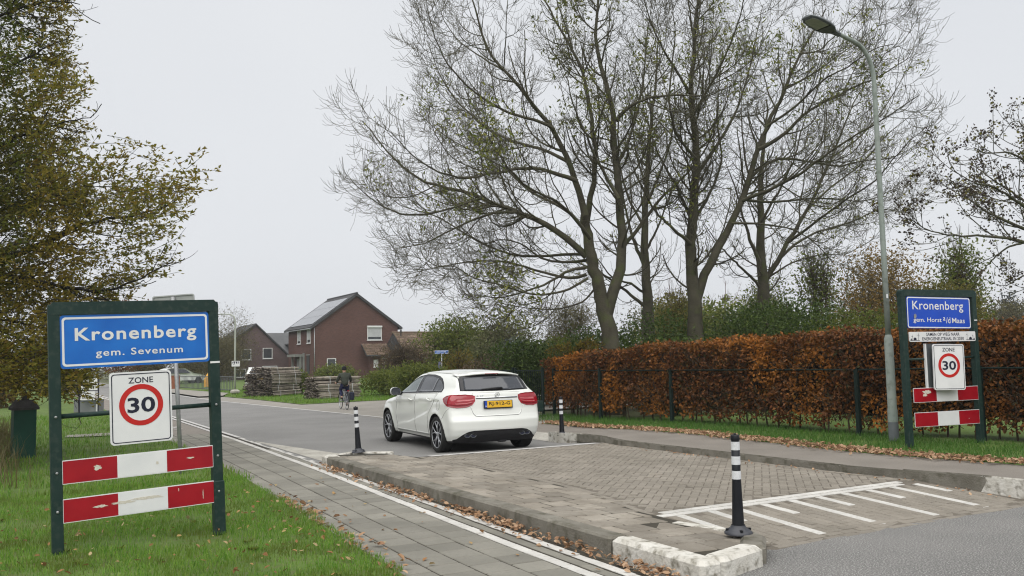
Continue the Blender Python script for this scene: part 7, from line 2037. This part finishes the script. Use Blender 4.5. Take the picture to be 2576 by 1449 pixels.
# handle strip, badge, lettering, plate
seam('grip_strip', 'B', [(-.40, .945), (-.2, .942), (.2, .942), (.40, .945)], .011, M['car_gap'])
seam('grip_strip_top', 'B', [(-.40, .957), (.40, .957)], .008, M['chrome'])
bp0, bn0 = proj('B', 0, 1.0)
Mb = Matrix.Translation(bp0 + Vector((-.012, 0, 0))) @ Matrix.Rotation(R(-90), 4, 'Y')
bad = MB().lathe([(.042 + .005 * math.cos(a), .005 * math.sin(a)) for a in np.linspace(0, 2 * PI, 8, endpoint=False)], 24, Mb, closed=True)
for k in range(3):
    a = R(90 + 120 * k)
    d = Vector((0, math.cos(a), math.sin(a))); n_ = Vector((0, -d.z, d.y))
    c = bp0 + Vector((-.014, 0, 0))
    bad.add([c + d * .042, c + n_ * .007, c - n_ * .007, c - d * .004 + Vector((.006, 0, 0))], [(0, 2, 1), (0, 1, 3), (0, 3, 2)])
bad.build('star_badge', M['chrome'], tg)
lt = text_mesh('A 180', .17, .034, .012)
p, n_ = proj('B', .31, .985)
link('lettering', lt, M['chrome'], tg, (p.x - .006, p.y, p.z), (R(-6), 0, R(-90)))
pp, pn = proj('B', 0, .842)
plt = empty('number_plate', (pp.x - .022, 0, .838)); plt.parent = car; plt.rotation_euler = (R(-5), 0, R(-90))
MB().box((0, 0, -.004), (.555, .012, .140), bev=.004).build('holder', M['car_black'], plt)
MB().box((.022, -.008, .002), (.474, .006, .112)).build('plate', M['plate_yellow'], plt)
MB().box((-.238, -.008, .002), (.044, .006, .112)).build('blue_band', M['plate_blue'], plt)
link('lettering', text_mesh('RJ-912-G', .405, .074, .022), M['car_black'], plt, (.024, -.0125, .004))
link('lettering', text_mesh('NL', .028, .022, .02), M['sign_white'], plt, (-.238, -.0125, -.03))
# bumper crease, lower diffuser, exhausts, reflectors
seam('bumper_gap', 'CL', [(R(128), .79), (R(112), .70), (R(100), .60)], .003)
seam('bumper_gap', 'CR', [(R(128), .79), (R(112), .70), (R(100), .60)], .003)
def df_uv(u, v):
    y = -.775 + 1.55 * u
    zt = float(I(abs(y), [0, .46, .56, .66, .74, .775], [.405, .402, .385, .335, .262, .235]))
    return (y, .192 + (zt - .192) * v)
df = patch('diffuser', 'B', df_uv, 48, 8, .004, M['car_trim'], car, .01)
for s in (-1, 1):
    for d_ in (-.052, .052):
        y = s * .52 + d_
        p, n_ = proj('B', y, .318)
        Me = Matrix.Translation(p + Vector((-.01, 0, 0))) @ Matrix.Rotation(R(-90), 4, 'Y') @ Matrix.Scale(.62, 4, (1, 0, 0))
        MB().lathe([(.050 + .007 * math.cos(a), .007 * math.sin(a)) for a in np.linspace(0, 2 * PI, 6, endpoint=False)], 18, Me, closed=True).build('exhaust_trim', M['lamp_dark'], df)
        MB().lathe([(.047, -.002), (0, -.002)], 18, Me).build('exhaust_hole', M['ink'], df)
MB().box((-.56, -.12, .20), (.14, .16, .05), bev=.02).build('tow_eye', M['car_trim'], df)
# roof seams and antenna, front end
for s in (-1, 1):
    seam('roof_gap', 'T', [(-.25, s * .535), (.3, s * .56), (1.0, s * .57), (1.5, s * .55)], .005)
patch('windscreen', 'T', lambda u, v: (1.58 + .76 * u, (-.50 - .10 * u) + (1.0 + .20 * u) * v), 16, 14, .004, M['car_glass'], car, .003)
for mode, s in (('F', 1), ('F', -1)):
    patch('headlight', 'F', lambda u, v: (s * (.48 + .28 * u), .62 + .10 * v), 8, 4, .006, M['car_glass'], car, .004)
patch('grille', 'F', lambda u, v: (-.36 + .72 * u, .50 + .16 * v), 10, 5, .006, M['car_black'], car, .004)
# wheels
def car_wheel(x, s):
    wroot = empty('wheel', (x, s * .775, RW)); wroot.parent = car
    Mx = Matrix.Rotation(R(90), 4, 'X')
    t_ = MB().lathe([(.232, -.10), (.25, -.112), (.295, -.116), (.313, -.10), (.318, -.06), (.318, .06), (.313, .10), (.295, .116), (.25, .112), (.232, .10)], 44, Mx)
    t_.build('tyre', M['tyre'], wroot)
    r_ = MB().lathe([(.236, .10), (.236, -.10), (.224, -.105), (.216, -.10), (.212, .02), (.06, .045), (0, .045)], 44, Mx if s < 0 else Matrix.Rotation(R(-90), 4, 'X'))
    ro = r_.build('rim', M['rim_dark'], wroot)
    sk = MB()
    y = s * .088
    sk.lathe([(.238, .100), (.238, .106), (.226, .108), (.222, .100)], 44, Matrix.Rotation(R(-90 * s), 4, 'X'))
    for k in range(5):
        a = 2 * PI * k / 5 + .3
        for da in (-.11, .11):
            i_ = Vector((math.cos(a + da * .35) * .035, 0, math.sin(a + da * .35) * .035)); mid = Vector((math.cos(a + da * .9) * .12, 0, math.sin(a + da * .9) * .12)); o_ = Vector((math.cos(a + da * 2.6) * .222, 0, math.sin(a + da * 2.6) * .222))
            sk.tube([i_ + Vector((0, y * .88, 0)), mid + Vector((0, y * 1.02, 0)), o_ + Vector((0, y * 1.12, 0))], [.015, .0105, .0095], 6)
    sk.lathe([(.045, .07), (.045, .088), (.03, .095), (0, .096)], 18, Matrix.Rotation(R(-90 * s), 4, 'X'))
    sk.build('spokes', M['rim_silver'], wroot)
for x in (0, WB):
    for s in (-1, 1): car_wheel(x, s)

# ------------------------------------------------------------------ two small far white cars
def small_car(name, label, loc, rz, m_, grp):
    root = empty(name, loc, rz, label, 'car', grp)
    prof = [(-.9, .35), (-.95, .6), (-.9, .95), (-.62, 1.38), (-.2, 1.48), (1.2, 1.46), (2.0, 1.0), (3.0, .85), (3.3, .55), (3.3, .3)]
    def P(y, k, dz): return [(x, y, z - dz * (1 if z > 1 else 0)) for x, z in prof]
    vs = P(-.70, 1, .06) + P(-.86, 1, .0) + P(.86, 1, .0) + P(.70, 1, .06)
    for i, (x, y, z) in enumerate(vs):
        if z > 1.1: vs[i] = (x, y * .8, z)
    n = len(prof)
    fs = []
    for r_ in range(3):
        for i in range(n):
            j = (i + 1) % n
            fs.append((r_ * n + i, r_ * n + j, (r_ + 1) * n + j, (r_ + 1) * n + i))
    fs += [tuple(range(n)), tuple(3 * n + i for i in range(n - 1, -1, -1))]
    b = MB().add(vs, fs).build('body', m_, root)
    MB().add([(-.93, -.62, 1.02), (-.93, .62, 1.02), (-.72, .54, 1.36), (-.72, -.54, 1.36)], [(0, 3, 2, 1)]).build('rear_window', M['car_glass'], root)
    for s in (-1, 1):
        MB().add([(-.55, s * .80, 1.0), (1.7, s * .82, 1.0), (1.15, s * .71, 1.38), (-.4, s * .71, 1.40)], [(0, 1, 2, 3)]).build('side_window', M['car_glass'], root)
        MB().box((-.93, s * .70, .86), (.08, .26, .2), bev=.03).build('tail_light', M['car_light'], root)
        for x in (0, 2.55):
            MB().lathe([(.0, -.1), (.2, -.1), (.31, -.09), (.31, .09), (.2, .1), (0, .1)], 18, Matrix.Translation((x, s * .74, .31)) @ Matrix.Rotation(R(90), 4, 'X')).build('wheel', M['tyre'], root)
    MB().box((-.96, 0, .72), (.02, .5, .11)).build('number_plate', M['plate_yellow'], root)
small_car('parked_car', 'white car parked beyond the pale lamp, half hidden by the taller wood stack', (13.0, 55.5, 0), R(78), M['car_paint'], 'white cars parked far down the street')
small_car('parked_car', 'small white car parked behind the bar fence at the far left', (12.2, 88, 0), R(20), M['car_paint'], 'white cars parked far down the street')

# ------------------------------------------------------------------ thin autumn mist
hm = bpy.data.materials.new('mist')
hm.use_nodes = True
for n_ in list(hm.node_tree.nodes):
    if n_.type == 'BSDF_PRINCIPLED': hm.node_tree.nodes.remove(n_)
pv_ = hm.node_tree.nodes.new('ShaderNodeVolumePrincipled')
pv_.inputs['Color'].default_value = (.93, .95, .98, 1)
pv_.inputs['Density'].default_value = 0.0005
pv_.inputs['Anisotropy'].default_value = 0.2
hm.node_tree.links.new(pv_.outputs[0], hm.node_tree.nodes['Material Output'].inputs['Volume'])
haze = MB().box((0, 700, 8.2), (1900, 1900, 18.6)).build('haze', hm)
tag(haze, kind='stuff')
